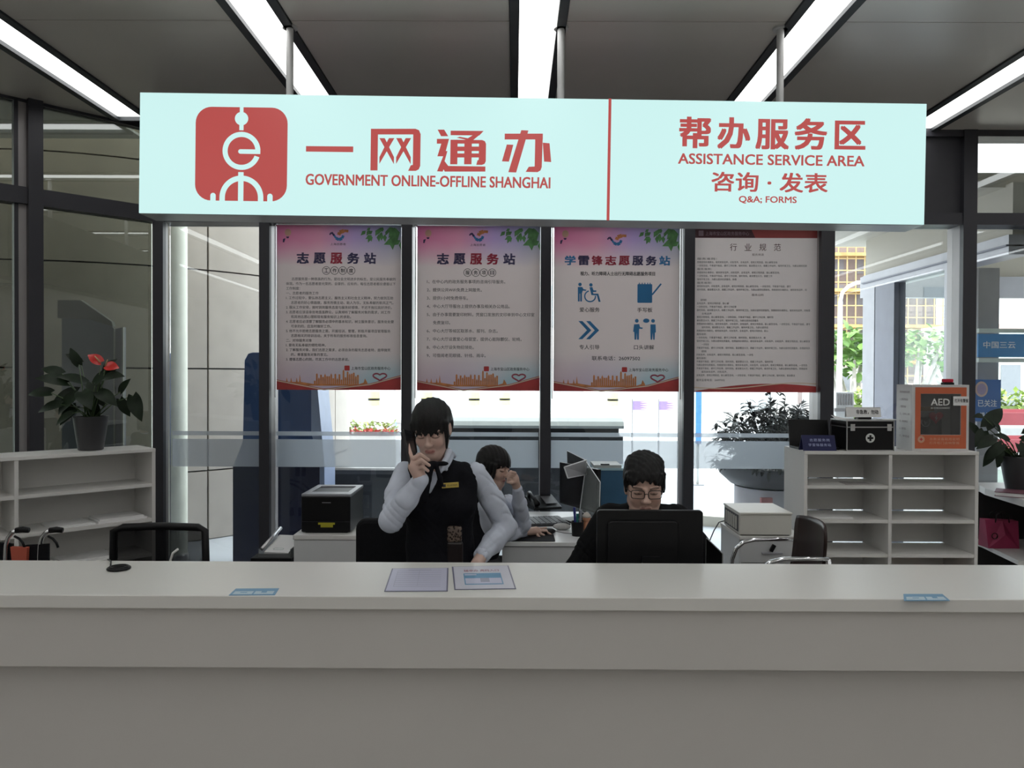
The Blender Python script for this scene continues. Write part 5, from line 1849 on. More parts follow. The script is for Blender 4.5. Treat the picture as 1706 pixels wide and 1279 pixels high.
# blue filing box
bx0, bx1 = PX(990, 5.45), PX(1048, 5.45)
btop = PZ(771, 5.45)
t = thing('filing_box', 'blue filing box with pale clipboard on top behind the seated man', 'filing box', ((bx0 + bx1) / 2, 5.45, dz_))
hw = (bx1 - bx0) / 2
M_fb = mat('filing_blue', (0.04, 0.12, 0.22), 0.4)
MB().box(-hw, hw, 0, 0.28, 0, btop - dz_ - 0.05).build('box_body', M_fb, t, bevel=0.003)
MB().box(-hw, hw, -0.005, 0.28, btop - dz_ - 0.05, btop - dz_ - 0.035).build('rim', mat('filing_pale_blue', (0.35, 0.52, 0.60), 0.4), t)
t = thing('clipboard', 'pale clipboard lying on the blue filing box', 'clipboard', ((bx0 + bx1) / 2 - 0.01, 5.47, btop - 0.035))
MB().box(-hw * 0.9, hw * 0.7, 0, 0.26, 0, 0.02).build('board', mat('clip_pale', (0.45, 0.47, 0.46), 0.5), t)
MB().box(-hw * 0.5, 0.0, -0.004, 0.02, 0.021, 0.029).build('clip', M_black, t)
t = thing('low_cabinet', 'dark cabinet supporting the blue filing box behind the seated man', 'cabinet', ((bx0 + bx1) / 2 + 0.05, 5.45, 0))
MB().box(-0.13, 0.2, -0.02, 0.4, 0, dz_ - 0.012).build('case_body', M_black, t)
MB().box(-0.135, 0.205, -0.025, 0.405, dz_ - 0.012, dz_).build('top_board', M_black, t)

# monitor of the seated man, seen from behind
D7 = 3.08
x0, x1 = PX(996, D7), PX(1173, D7)
t = thing('computer_monitor', 'large black monitor back in front of the seated man with glasses', 'monitor', ((x0 + x1) / 2, D7, 0.725))
hw = (x1 - x0) / 2
mz1 = PZ(849, D7) - 0.725
mz0 = mz1 - 0.30
MB().poly(rrect(-hw, hw, mz0, mz1, 0.014), 0, 0.025).build('screen_housing', M_black, t, bevel=0.003)
MB().poly(rrect(-hw + 0.04, hw - 0.1, mz0 + 0.03, mz1 - 0.04, 0.02), -0.014, 0.013).build('back_bulge', M_black, t, bevel=0.006)
MB().poly(rrect(-hw + 0.012, hw - 0.012, mz0 + 0.015, mz1 - 0.012, 0.004), 0.0255, 0.001).build('screen', mat('screen_lit', (0.02, 0.02, 0.025), 0.2), t)
MB().box(-0.035, 0.035, -0.03, -0.006, 0.01, mz0 + 0.12).build('stand', M_black, t)
MB().slab([(p[0], p[1]) for p in rrect(-0.12, 0.12, -0.1, 0.09, 0.03)], 0, 0.012).build('foot', M_black, t)
# black office chair beside the standing woman
D8 = 3.62
x0, x1 = PX(592, D8), PX(690, D8)
t = thing('office_chair', 'black padded office chair directly behind the standing woman', 'chair', ((x0 + x1) / 2, D8, 0))
hw = (x1 - x0) / 2
top = PZ(866, D8)
mb = MB().poly(rrect(-hw, hw, top - 0.45, top, 0.05), 0, 0.06)
mb.build('backrest', M_blackmatt, t, bevel=0.02)
MB().slab([(p[0], p[1]) for p in rrect(-0.22, 0.22, 0.08, 0.5, 0.08)], 0.42, 0.50).build('seat', M_blackmatt, t, bevel=0.02)
MB().tube([(0, 0.28, 0.42), (0, 0.28, 0.1)], 0.025, 12).build('gas_column', M_black, t)
MB().tube([(0, 0.2, 0.43), (0, 0.09, 0.44), (0, 0.07, top - 0.3)], 0.02, 8).build('back_bracket', M_black, t, smooth=True)
for i in range(5):
    a = 2 * math.pi * i / 5 + 0.3
    leg = MB().tube([(0, 0.28, 0.11), (0.26 * math.cos(a), 0.28 + 0.26 * math.sin(a), 0.06)], [0.025, 0.016], 8).build('leg', M_black, t, smooth=True)
    MB().ball((0.26 * math.cos(a), 0.28 + 0.26 * math.sin(a), 0.025), 0.025, 8).build('castor', M_black, leg, smooth=True)
# file leaning beside the man
sheet3('document_rack', 'black document folder with grey rim leaning at the right elbow side of the seated man', 'document holder', [P(1177, 896, 3.26), P(1204, 922, 3.16), Vector((PX(1206, 3.16), 3.16, 0.728)), Vector((PX(1178, 3.26), 3.26, 0.728))], M_black, mat('rack_grey', (0.30, 0.31, 0.31), 0.5), 0.004)
# ================================================================== outdoors
M_pave = mat('pale_paving', (0.55, 0.58, 0.62), 0.6, var=0.06, scale=1.5)
M_road = mat('street_asphalt', (0.35, 0.35, 0.36), 0.8, var=0.1)
struct('ground', MB().box(-60, 90, 6.15, 14, -0.4, -0.02).box(-60, 90, 14, 160, -0.8, -0.4), M_pave)
# soffit over the entrance side; unseen storey wall above, added to shade the plaza
M_soff = mat('soffit_cream', (0.62, 0.58, 0.50), 0.6, var=0.02)
struct('trim_40', MB().box(2.2, 9, 6.3, 9.2, 3.30, 3.42), M_soff)
struct('trim_41', MB().box(-9, 9, 6.2, 6.5, CEIL + 0.3, 9), M_soff)

# curved stone-clad drum at the left
def drum():
    m = bpy.data.materials.new('stone_cladding')
    m.use_nodes = True
    nt = m.node_tree
    b = nt.nodes['Principled BSDF']
    b.inputs['Roughness'].default_value = 0.6
    tc = nt.nodes.new('ShaderNodeTexCoord')
    n = nt.nodes.new('ShaderNodeTexNoise')
    n.inputs['Scale'].default_value = 5
    n.inputs['Detail'].default_value = 6
    nt.links.new(tc.outputs['Object'], n.inputs['Vector'])
    r = nt.nodes.new('ShaderNodeValToRGB')
    r.color_ramp.elements[0].color = (0.48, 0.43, 0.385, 1)
    r.color_ramp.elements[1].color = (0.64, 0.58, 0.52, 1)
    nt.links.new(n.outputs['Fac'], r.inputs['Fac'])
    nt.links.new(r.outputs['Color'], b.inputs['Base Color'])
    t = thing('stone_drum', 'large round stone clad drum of the building outside the left windows', 'building', (-5.25, 10.4, -0.02))
    R = 2.95
    zs_ = [0, 0.74, 1.83, 2.88, 3.95, 5.2]
    for za, zb in zip(zs_, zs_[1:]):
        mb = MB()
        N = 9
        for k in range(N):
            a0, a1 = math.radians(-168 + 40 * k + 0.2), math.radians(-168 + 40 * (k + 1) - 0.2)
            m_ = 14
            vs, fs = [], []
            for i in range(m_ + 1):
                a = a0 + (a1 - a0) * i / m_
                for rr_ in (R, R - 0.05):
                    for z in (za + 0.008, zb - 0.008):
                        vs.append((rr_ * math.cos(a), rr_ * math.sin(a), z))
            for i in range(m_):
                p, q = 4 * i, 4 * (i + 1)
                fs += [(p, q, q + 1, p + 1), (p + 2, p + 3, q + 3, q + 2), (p + 1, q + 1, q + 3, p + 3), (p, p + 2, q + 2, q)]
            fs += [(0, 1, 3, 2), (4 * m_, 4 * m_ + 2, 4 * m_ + 3, 4 * m_ + 1)]
            mb.add(vs, fs)
        mb.build('stone_course', m, t, smooth='auto')
    MB().lathe([(R - 0.06, 0), (R - 0.06, 5.2)], 64).build('core', M_ink, t)
    return t
drum()
# pale round column
D = 7.25
t = thing('round_column', 'pale green white round column outside beside the stone drum', 'column', (PX(290, D), D, -0.02))
MB().lathe([(0.118, 0), (0.118, 3.3)], 32).build('shaft', mat('column_white', (0.86, 0.88, 0.76), 0.5), t, smooth='auto')
MB().lathe([(0.13, 0), (0.13, 0.06), (0.117, 0.08)], 32).build('base_ring', M_steel, t, smooth='auto')
# doorway panel behind the left glass
D = 6.75
pc = P(160, 640, D)
t = thing('lobby_portal', 'grey blue chamfered portal with pale rim seen through the left glass', 'portal', (pc.x, D, -0.02))
def LP(pts):
    return [(P(x, y, D).x - pc.x, P(x, y, D).z + 0.02) for x, y in pts]
outer = LP([(98, 500), (136, 500), (196, 540), (207, 548), (207, 1010), (98, 1010)])
inner = LP([(103, 528), (150, 530), (185, 542), (193, 552), (193, 1013), (103, 1013)])
MB().poly(inner, 0.0, 0.02).build('panel', mat('portal_blue', (0.30, 0.33, 0.42), 0.25), t)
MB().poly(LP([(98, 500), (136, 500), (188, 536), (190, 544), (150, 532), (98, 530)]), -0.02, 0.05).build('head', mat('portal_grey', (0.20, 0.21, 0.20), 0.4), t)
mb = MB()
for q in ([(193, 548), (207, 545), (207, 1013), (193, 1013)],):
    mb.poly(LP(q), -0.02, 0.05)
mb.build('jamb', mat('portal_lilac', (0.42, 0.42, 0.52), 0.4), t)
mb = MB()
for a in ([(192, 548), (194, 548), (194, 1010), (192, 1010)], [(205.5, 545), (208, 545), (208, 1010), (205.5, 1010)]):
    mb.poly(LP(a), -0.03, 0.02)
mb.build('rim', M_cross, t)
# blue self-service kiosk
D = 6.75
kx = PX(460, D)
t = thing('blue_kiosk', 'tall blue kiosk with slanted shoulders outside the window left of the posters', 'kiosk', (kx, D, -0.02))
def KP(pts, D_=D):
    return [(P(x, y, D_).x - kx, P(x, y, D_).z + 0.02) for x, y in pts]
M_kb = mat('kiosk_blue', (0.035, 0.085, 0.24), 0.35)
M_kn = mat('kiosk_navy', (0.012, 0.014, 0.045), 0.35)
MB().poly(KP([(388, 775), (533, 775), (533, 1010), (388, 1010)]), 0, 0.55).build('lower_cabinet', M_kn, t)
MB().poly(KP([(388, 775), (404, 735), (407, 600), (413, 589), (420, 587), (430, 587), (518, 587), (518, 720), (533, 775)]), 0.01, 0.4).build('upper_body', M_kb, t)
MB().poly(KP([(519, 630), (528, 630), (541, 775), (541, 830), (533, 830), (533, 775), (519, 720)]), -0.01, 0.4).build('side_trim', mat('kiosk_pale', (0.35, 0.42, 0.60), 0.4), t)
# long low dark wall with a rounded pale cap
D = 8.4
x0, x1 = PX(676, D), PX(1040, D)
zt = PZ(695, D)
t = thing('feature_wall', 'long low dark wall with a pale rounded cap outside the middle windows', 'wall', ((x0 + x1) / 2, D, -0.02))
hw = (x1 - x0) / 2
M_dk = mat('dark_granite', (0.035, 0.038, 0.045), 0.3, var=0.15)
zt += 0.02
MB().box(-hw, hw, 0.05, 0.9, 0, zt - 0.21).build('body', M_dk, t, bevel=0.01)
MB().box(-hw + 0.03, hw - 0.04, 0.12, 0.85, zt - 0.21, zt - 0.12).build('groove', mat('groove_black', (0.015, 0.015, 0.02), 0.4), t)
prof = [(0.0, zt - 0.12), (-0.01, zt - 0.09), (0.03, zt - 0.045), (0.14, zt - 0.01), (0.3, zt), (0.9, zt), (0.9, zt - 0.12)]
mb = MB()
n = len(prof)
mb.add([(-hw, y, z) for y, z in prof] + [(hw, y, z) for y, z in prof], [tuple(range(n)), tuple(range(2 * n - 1, n - 1, -1))] + [(i, n + i, n + (i + 1) % n, (i + 1) % n) for i in range(n)])
mb.build('cap', mat('cap_grey', (0.34, 0.37, 0.36), 0.35, metal=0.2), t)
MB().box(-hw - 0.88, -hw - 0.01, 0.06, 0.40, 0, PZ(783, D) + 0.02).build('low_extension', M_dk, t, bevel=0.06)

# big planter bowl with shrub
D = 7.3
px0 = PX(1290, D)
t = thing('planter_bowl', 'dark round bowl planter on a pale drum with a dense shrub outside the right poster', 'planter', (px0, D, -0.02))
zb0 = PZ(808, D) + 0.02
zb1 = PZ(772, D) + 0.02
MB().lathe([(0.30, zb0), (0.40, zb0 + 0.03), (0.50, zb0 + 0.12), (0.54, zb1), (0.50, zb1), (0.46, zb1 - 0.05)], 40).build('bowl', mat('bowl_dark', (0.04, 0.04, 0.048), 0.4), t, smooth='auto')
MB().lathe([(0.36, 0), (0.36, zb0 + 0.005)], 40).build('pedestal', mat('drum_pale', (0.60, 0.58, 0.62), 0.5), t, smooth='auto')
MB().box(-0.24, -0.14, -0.395, -0.35, zb0 - 0.10, zb0 - 0.05).build('red_label', mat('label_pink', (0.6, 0.25, 0.25), 0.5), t)
fm = MB()
rr = random.Random(21)
top = PZ(660, D) - zb1
stem = MB()
for i in range(85):
    a = rr.random() * 6.283
    ro = 0.62 * math.sqrt(rr.random())
    hgt = (0.74 - 0.46 * (ro / 0.62) ** 2) * rr.uniform(0.70, 1.0)
    ex, ey = ro * math.cos(a) + (0.06 if i % 2 else -0.02), ro * math.sin(a) * 0.8
    r0 = Vector((ex * 0.3, ey * 0.3, zb1 - 0.03))
    tip = Vector((ex, ey, zb1 + hgt))
    stem.tube([r0, r0.lerp(tip, .6) + Vector((0, 0, .03)), tip], [0.008, 0.006, 0.003], 4)
    for j in range(22):
        b = r0.lerp(tip, rr.uniform(0.30, 1.04))
        aa = rr.random() * 6.283
        leaf(fm, b, (math.cos(aa), math.sin(aa), rr.uniform(-0.3, 0.7)), (0, 0, 1), rr.uniform(0.10, 0.18), rr.uniform(0.035, 0.05), 0.6, 0.2, False, 4)
for i in range(140):
    a = rr.random() * 6.283
    leaf(fm, (0.5 * math.cos(a), 0.5 * math.sin(a), zb1 + rr.uniform(-0.01, 0.05)), (math.cos(a), math.sin(a), rr.uniform(-0.6, 0.4)), (0, 0, 1), rr.uniform(0.08, 0.15), 0.035, 0.6, 0.2, False, 4)
fm.build('foliage', mat('shrub_leaf', (0.020, 0.024, 0.022), 0.5, var=0.3, spec=0.2), t, smooth=True)
stem.build('stem', mat('shrub_bark', (0.05, 0.04, 0.035), 0.7), t, smooth=True)
# low curved cream kerb on the plaza
mb = MB()
n = 20
pts = []
for i in range(n + 1):
    a = math.radians(200 + 80 * i / n)
    pts.append((PX(1250, 9.6) + 1.5 * math.cos(a), 10.4 + 1.5 * math.sin(a)))
ins = [(PX(1250, 9.6) + 1.25 * math.cos(math.radians(200 + 80 * i / n)), 10.4 + 1.25 * math.sin(math.radians(200 + 80 * i / n))) for i in range(n, -1, -1)]
t = thing('curved_kerb', 'low curved cream kerb on the sunlit paving behind the bowl planter', 'kerb', (0, 0, -0.02))
mb.slab(pts + ins, 0, 0.12)
mb.build('kerb_stone', mat('kerb_cream', (0.72, 0.68, 0.58), 0.6), t)
# sliding sign post, blue
t = thing('blue_pole', 'bright blue narrow flag panel on a pale post outside beside the bowl planter', 'flag pole', (PX(1164, 12.5), 12.5, -0.02))
MB().box(-0.045, 0.045, -0.02, 0.02, PZ(735, 12.5), 3.4).build('flag_panel', mat('pole_blue', (0.08, 0.25, 0.65), 0.4), t)
MB().box(-0.02, 0.02, 0.021, 0.05, 0, 3.4).build('post', M_cross, t)
MB().box(-0.08, 0.08, -0.08, 0.08, 0, 0.02).build('base_plate', M_steel, t)

# entrance vestibule on the right
t = thing('entrance_vestibule', 'grey framed glass entrance vestibule with cream fascia outside the right windows', 'vestibule', (4.02, 7.5, -0.02))
VO = (4.02, 7.5, -0.02)
ye, yn = 8.78, 6.2
M_frame = mat('vestibule_frame', (0.46, 0.46, 0.50), 0.4, metal=0.3)
M_framed = mat('vestibule_frame_dark', (0.22, 0.23, 0.30), 0.4)
MB().box(4.0, 4.2, yn, ye, 2.90, 3.32).build('fascia', M_soff, t, VO)
MB().box(3.97, 4.16, yn, ye, 2.74, 2.90).build('head_rail', M_frame, t, VO)
MB().box(3.95, 4.16, yn, ye, 2.805, 2.82).build('rail_groove', M_framed, t, VO)
for y0, y1, m in ((ye - 0.28, ye, M_frame), (ye - 0.72, ye - 0.30, M_framed), (6.85, 7.12, M_frame)):  # darker post paints the shaded side of the far post
    MB().box(3.97, 4.09, y0, y1, -0.02, 2.74).build('post', m, t, VO)
MB().box(4.0, 4.05, 7.12, ye - 0.72, 1.36, 1.44).build('push_rail', mat('rail_lilac', (0.42, 0.36, 0.46), 0.4), t, VO)
MB().box(4.02, 4.03, 7.12, ye - 0.72, -0.02, 2.74).build('pane', mat_glass('vestibule_glass', (0.95, 0.97, 0.97), 0.15), t, VO)
# far side: outer doors
MB().box(4.0, 8.5, ye + 0.02, ye + 0.14, 2.66, 2.90).build('outer_head', M_frame, t, VO)
for x in (8.2,):
    MB().box(x, x + 0.12, ye + 0.02, ye + 0.14, -0.02, 2.66).build('outer_post', M_frame, t, VO)
MB().box(4.2, 8.6, ye + 0.15, ye + 0.2, 2.90, 3.32).build('outer_fascia', M_soff, t, VO)
# grey column, blue banner and notice seen through the last window
D = 7.6
t = thing('lobby_column', 'grey square column inside the vestibule at the right edge', 'column', (PX(1646, D), D, -0.02))
hw = (PX(1667, D) - PX(1632, D)) / 2
MB().box(-hw, hw, 0, 0.3, 0, 2.85).build('shaft', mat('column_grey', (0.33, 0.32, 0.32), 0.4), t)
MB().box(-hw - 0.01, hw + 0.01, -0.01, 0.31, 0, 0.15).build('base', M_steel, t)
def board(name, label, cat, px0_, px1_, py0_, py1_, D, m, rows, ink, th=0.02):
    a, b = P(px0_, py0_, D), P(px1_, py1_, D)
    t = thing(name, label, cat, ((a.x + b.x) / 2, D, b.z))
    w_, h_ = b.x - a.x, a.z - b.z
    MB().box(-w_ / 2, w_ / 2, 0, th, 0, h_).build('board', m, t)
    mb = MB()
    for s, u0, u1, v0, v1 in rows:
        text(mb, s, -w_ / 2 + u0 * w_, -w_ / 2 + u1 * w_, v0 * h_, v1 * h_, -0.002, 0.02)
    mb.build('lettering', ink, t)
    return t, w_, h_
M_bblue = mat('banner_blue', (0.05, 0.28, 0.62), 0.4)
M_wink = mat('white_ink', (0.85, 0.87, 0.9), 0.5)
t, w_, h_ = board('shop_banner', 'blue banner with white characters outside the last window at the right edge', 'banner', 1630, 1712, 556, 595, 7.5, M_bblue, [('中国三云', 0.1, 0.75, 0.38, 0.68)], M_wink)
for z in (-0.05, h_ + 0.012):
    MB().box(-w_ / 2, w_ / 2, -0.01, 0.03, z, z + 0.04).build('pale_edge', mat('banner_edge', (0.70, 0.76, 0.70), 0.5), t)
t, w_, h_ = board('notice_board', 'blue notice panel with a round emblem behind the plant at the right edge', 'notice', 1624, 1667, 632, 702, 7.45, mat('notice_blue', (0.05, 0.17, 0.48), 0.4), [('已关注', 0.12, 0.85, 0.35, 0.52), ('请从', 0.2, 0.6, 0.08, 0.22)], M_wink)
mb = MB().poly(circ(-w_ * 0.25, h_ * 0.77, 0.062, 24, 0.075), -0.004)
em = mb.build('emblem', mat('emblem_peach', (0.75, 0.52, 0.42), 0.5), t)
MB().poly(circ(-w_ * 0.25, h_ * 0.77, 0.045, 24, 0.055), -0.006).build('emblem_centre', mat('emblem_mauve', (0.42, 0.32, 0.48), 0.5), em)
# parked cars beyond the vestibule
def car(name, label, loc, rz, m, L=4.4, Hh=1.45, Wd=1.75):
    t = thing(name, label, 'car', loc, rz)
    prof = [(-L / 2, 0.35), (-L / 2 + 0.02, 0.75), (-L / 2 + 0.85, 0.90), (-L / 2 + 1.45, Hh - 0.05), (-L / 2 + 2.0, Hh), (L / 2 - 1.1, Hh - 0.02), (L / 2 - 0.45, 0.95), (L / 2 - 0.03, 0.85), (L / 2, 0.4), (L / 2 - 0.1, 0.25), (-L / 2 + 0.1, 0.25)]
    mb = MB().poly(prof, -Wd / 2, Wd)
    mb.build('body', m, t, bevel=0.08)
    win = [(-L / 2 + 1.05, 0.93), (-L / 2 + 1.55, Hh - 0.12), (-L / 2 + 2.0, Hh - 0.09), (L / 2 - 1.15, Hh - 0.1), (L / 2 - 0.7, 0.95)]
    for y in (-Wd / 2 - 0.004, Wd / 2 - 0.016):
        MB().poly(win, y, 0.02).build('side_window', M_dk, t)
    MB().add([(-L / 2 + 0.87, -Wd / 2 + 0.12, 0.93), (-L / 2 + 0.87, Wd / 2 - 0.12, 0.93), (-L / 2 + 1.42, Wd / 2 - 0.2, Hh - 0.08), (-L / 2 + 1.42, -Wd / 2 + 0.2, Hh - 0.08)], [(0, 1, 2, 3)]).build('windscreen', M_dk, t)
    for x in (-L / 2 + 0.8, L / 2 - 0.8):
        for y in (-Wd / 2 - 0.01, Wd / 2 - 0.19):
            w = MB().lathe([(0.31, 0), (0.32, 0.03), (0.32, 0.17), (0.31, 0.2)], 24, M=Matrix.Translation((x, y, 0.32)) @ Matrix.Rotation(-math.pi / 2, 4, 'X')).build('wheel', M_black, t, smooth='auto')
            MB().lathe([(0.2, -0.005), (0.2, 0.205)], 20, M=Matrix.Translation((x, y, 0.32)) @ Matrix.Rotation(-math.pi / 2, 4, 'X')).build('hub', M_steel, w, smooth='auto')
    for y in (-Wd / 2 + 0.2, Wd / 2 - 0.5):
        MB().box(-L / 2 - 0.005, -L / 2 + 0.1, y, y + 0.3, 0.62, 0.74).build('headlamp', M_chrome, t)
    return t
car('parked_car', 'white car parked in the street seen low through the last window', (PX(1700, 22) + 1.2, 22, -0.4), 0, mat('car_white', (0.8, 0.8, 0.82), 0.25))
car('parked_car', 'red car parked nearer in the street seen low through the last window', (PX(1690, 16) + 1.6, 16.4, -0.4), 0, mat('car_red', (0.55, 0.06, 0.06), 0.25))
# red and white barriers
for i in range(2):
    D = 10.5
    t = thing('road_barrier', ('red barrier board with pale band, nearer one seen beside the plant at right', 'red barrier board with pale band, farther one seen beside the plant at right')[i], 'barrier', (PX(1680, D + i) + 0.9, D + 1.2 * i, -0.02), 0, 'red barriers outside')
    for z, m in ((0.55, 'pale'), (0.75, 'red'), (0.98, 'pale'), (1.12, 'red')):
        MB().box(-1.2, 1.2, 0, 0.04, z, z + (0.17 if m == 'red' else 0.1)).build('board_' + m, M_cross if m == 'pale' else mat('barrier_red', (0.5, 0.08, 0.10), 0.5), t)
    for x in (-1.0, 1.0):
        MB().box(x - 0.03, x + 0.03, 0.041, 0.1, 0, 1.3).build('post', M_steel, t)
    MB().box(-1.2, 1.2, 0.0, 0.04, 0.0, 0.5).build('skirt', mat('barrier_mint', (0.60, 0.72, 0.62), 0.5), t)

# street trees
M_tree = mat('street_tree_leaf', (0.16, 0.30, 0.07), 0.5, var=0.4, scale=3)
M_bark = mat('tree_bark', (0.45, 0.42, 0.38), 0.8, var=0.2)
def tree(label, px, py_top, py_crown, py_base, D, spread, seed):
    base = Vector((PX(px, D), D, -0.4))
    t = thing('street_tree', label, 'tree', base, 0, 'trees along the street')
    rr = random.Random(seed)
    ztop, zcr = PZ(py_top, D) + 0.4, PZ(py_crown, D) + 0.4
    tr = MB()
    tr.tube([(0, 0, 0), (0.05, 0, zcr * 0.45)], [0.22, 0.17], 10)
    fm = MB()
    for i in range(7):
        a = i / 7 * 6.283
        tip = Vector((spread * 0.8 * math.cos(a), spread * 0.6 * math.sin(a), zcr + (ztop - zcr) * rr.uniform(0.25, 0.8)))
        tr.tube([(0.05, 0, zcr * 0.45), Vector((0.05, 0, zcr * 0.5)).lerp(tip, 0.5) - Vector((0, 0, 0.15)), tip], [0.12, 0.08, 0.03], 6)
    for i in range(420):
        a, b, c_ = rr.gauss(0, 0.45), rr.gauss(0, 0.4), rr.random()
        p = Vector((a * spread, b * spread, zcr + (ztop - zcr) * c_))
        if rr.random() < 0.25 + 0.2 * math.sin(p.x * 4) :
            continue
        d = (rr.uniform(-1, 1), rr.uniform(-1, 1), rr.uniform(-.6, .6))
        leaf(fm, p, d, (0, 0, 1), 0.30, 0.24, 0.5, 0.1, False, 3)
    tr.build('trunk', M_bark, t, smooth=True)
    fm.build('crown', M_tree, t, smooth=True)
tree('pruned street tree seen left of the vestibule post', 1418, 545, 620, 690, 21, 1.1, 3)
tree('pruned street tree seen through the vestibule glass', 1521, 548, 600, 690, 26, 1.4, 8)
tree('pruned street tree half hidden behind the second vestibule post', 1583, 550, 610, 690, 32, 1.2, 12)
# hedge
t = thing('hedge', 'low clipped yellow green hedge along the street beyond the plaza', 'hedge', (PX(1470, 15), 15, -0.4))
fm = MB()
rr = random.Random(2)
for i in range(2600):
    fm_p = (rr.uniform(-0.8, 3.2), rr.uniform(-0.3, 0.3), rr.uniform(0.5, 1.85) )
    leaf(fm, fm_p, (rr.uniform(-1, 1), rr.uniform(-1, 0.4), rr.uniform(-.3, 1)), (0, 0, 1), 0.14, 0.09, 0.4, 0.1, False, 2)
fm.build('foliage', mat('hedge_leaf', (0.30, 0.42, 0.10), 0.5, var=0.4, scale=5), t)
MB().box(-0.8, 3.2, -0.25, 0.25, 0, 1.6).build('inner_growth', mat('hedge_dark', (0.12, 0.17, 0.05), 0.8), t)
# white grille box / bench by the planter
t = thing('utility_box', 'small white slatted utility box outside above the first aid case', 'utility box', (PX(1408, 9.6), 9.6, -0.02))
a = PZ(651, 9.6) + 0.02
MB().box(-0.11, 0.11, 0, 0.2, 0, a).build('case_body', mat('box_white', (0.8, 0.8, 0.8), 0.5), t)
mb = MB()
for i in range(6):
    mb.box(-0.09 + i * 0.033, -0.075 + i * 0.033, -0.01, 0, a - 0.16, a - 0.02)
mb.build('slats', M_mulls, t)
MB().box(-0.14, 0.14, -0.03, 0.2, a - 0.24, a - 0.20).build('ledge', M_mulls, t)
# lamp post with curved arm
t = thing('street_lamp', 'white street lamp with a curved arm against the scaffolded tower', 'street lamp', (PX(1398, 16.5), 16.5, -0.4))
D = 16.5
bx = PX(1398, D)
f = lambda px, py: (PX(px, D) - bx, 0, PZ(py, D) + 0.4)
MB().tube([(0, 0, 0), f(1398, 640), f(1399, 500)], [0.07, 0.06, 0.045], 10).build('post', mat('lamp_white', (0.85, 0.82, 0.85), 0.4), t, smooth=True)
MB().tube([f(1399, 500), f(1402, 485), f(1412, 475), f(1425, 469), f(1440, 467)], 0.04, 8).build('arm', MATS['lamp_white'], t, smooth=True)
MB().ball(f(1444, 467), (0.16, 0.09, 0.05), 8).build('lamp_head', M_steel, t, smooth=True)
# scaffolded tower
D = 55
a, b = P(1385, 380, D), P(1560, 600, D)
t = thing('scaffolded_tower', 'tall building wrapped in bamboo coloured scaffolding beyond the street', 'building', ((a.x + b.x) / 2, D, -0.4))
w_ = b.x - a.x + 1
M_tw = mat('tower_wall', (0.24, 0.19, 0.18), 0.8, var=0.1)
MB().box(-w_ / 2, w_ / 2 - 2.6, 0, 10, 0, 16).build('tower_wall', M_tw, t)
MB().box(w_ / 2 - 2.6, w_ / 2, 1, 10, 0, 13).build('side_wing', M_tw, t)
for iz in range(5):
    for ix in range(4):
        x = -w_ / 2 + 0.6 + ix * 1.75
        if x < w_ / 2 - 3.4:
            MB().box(x, x + 0.8, -0.05, 0.02, 2.6 + iz * 2.3, 4.1 + iz * 2.3).build('window', mat('tower_glass', (0.18, 0.17, 0.19), 0.3), t)
sc_ = MB()
for iz in range(12):
    z = 2.2 + iz * 0.82
    sc_.box(-w_ / 2 - 0.2, w_ / 2 + 0.2, -1.0, -0.94, z, z + 0.07)
for ix in range(15):
    x = -w_ / 2 + ix * w_ / 14
    sc_.box(x - 0.035, x + 0.035, -1.02, -0.96, 0, 15)
sc_.build('scaffold_poles', mat('bamboo', (0.50, 0.36, 0.16), 0.7), t)
pk = MB()
for iz in range(4):
    z = 3.1 + iz * 2.5
    pk.box(-w_ / 2 - 0.2, w_ / 2 + 0.2, -1.3, -0.2, z, z + 0.22)
pk.build('scaffold_planks', mat('plank_tan', (0.46, 0.29, 0.11), 0.7, var=0.3, scale=2), t)
# pale shops across the street
for px0_, px1_, pyt, D, col, lab in ((1385, 1480, 600, 40, (0.72, 0.70, 0.68), 'pale low shop across the street left of the vestibule glass'), (1490, 1600, 640, 34, (0.72, 0.62, 0.58), 'low shop with a pink brown roof across the street behind the vestibule glass'), (1600, 1760, 540, 45, (0.62, 0.70, 0.66), 'pale green building across the street at the right edge')):
    a, b = P(px0_, pyt, D), P(px1_, 700, D)
    t = thing('street_building', lab, 'building', ((a.x + b.x) / 2, D, -0.4))
    w_ = b.x - a.x
    hgt = a.z + 0.4
    MB().box(-w_ / 2, w_ / 2, 0, 4, 0, hgt - 0.3).build('wall', mat('facade_%d' % px0_, col, 0.7), t)
    MB().box(-w_ / 2 - 0.2, w_ / 2 + 0.2, -0.3, 4, hgt - 0.3, hgt).build('roof_edge', mat('roof_pink', (0.62, 0.45, 0.40), 0.7), t)
    for k_ in range(3):
        x = -w_ / 2 + w_ * (0.12 + 0.3 * k_)
        MB().box(x, x + w_ * 0.2, -0.06, 0.01, 0.5, min(hgt - 0.8, 2.9)).build('shop_window', mat('shop_glass', (0.18, 0.20, 0.22), 0.25), t)
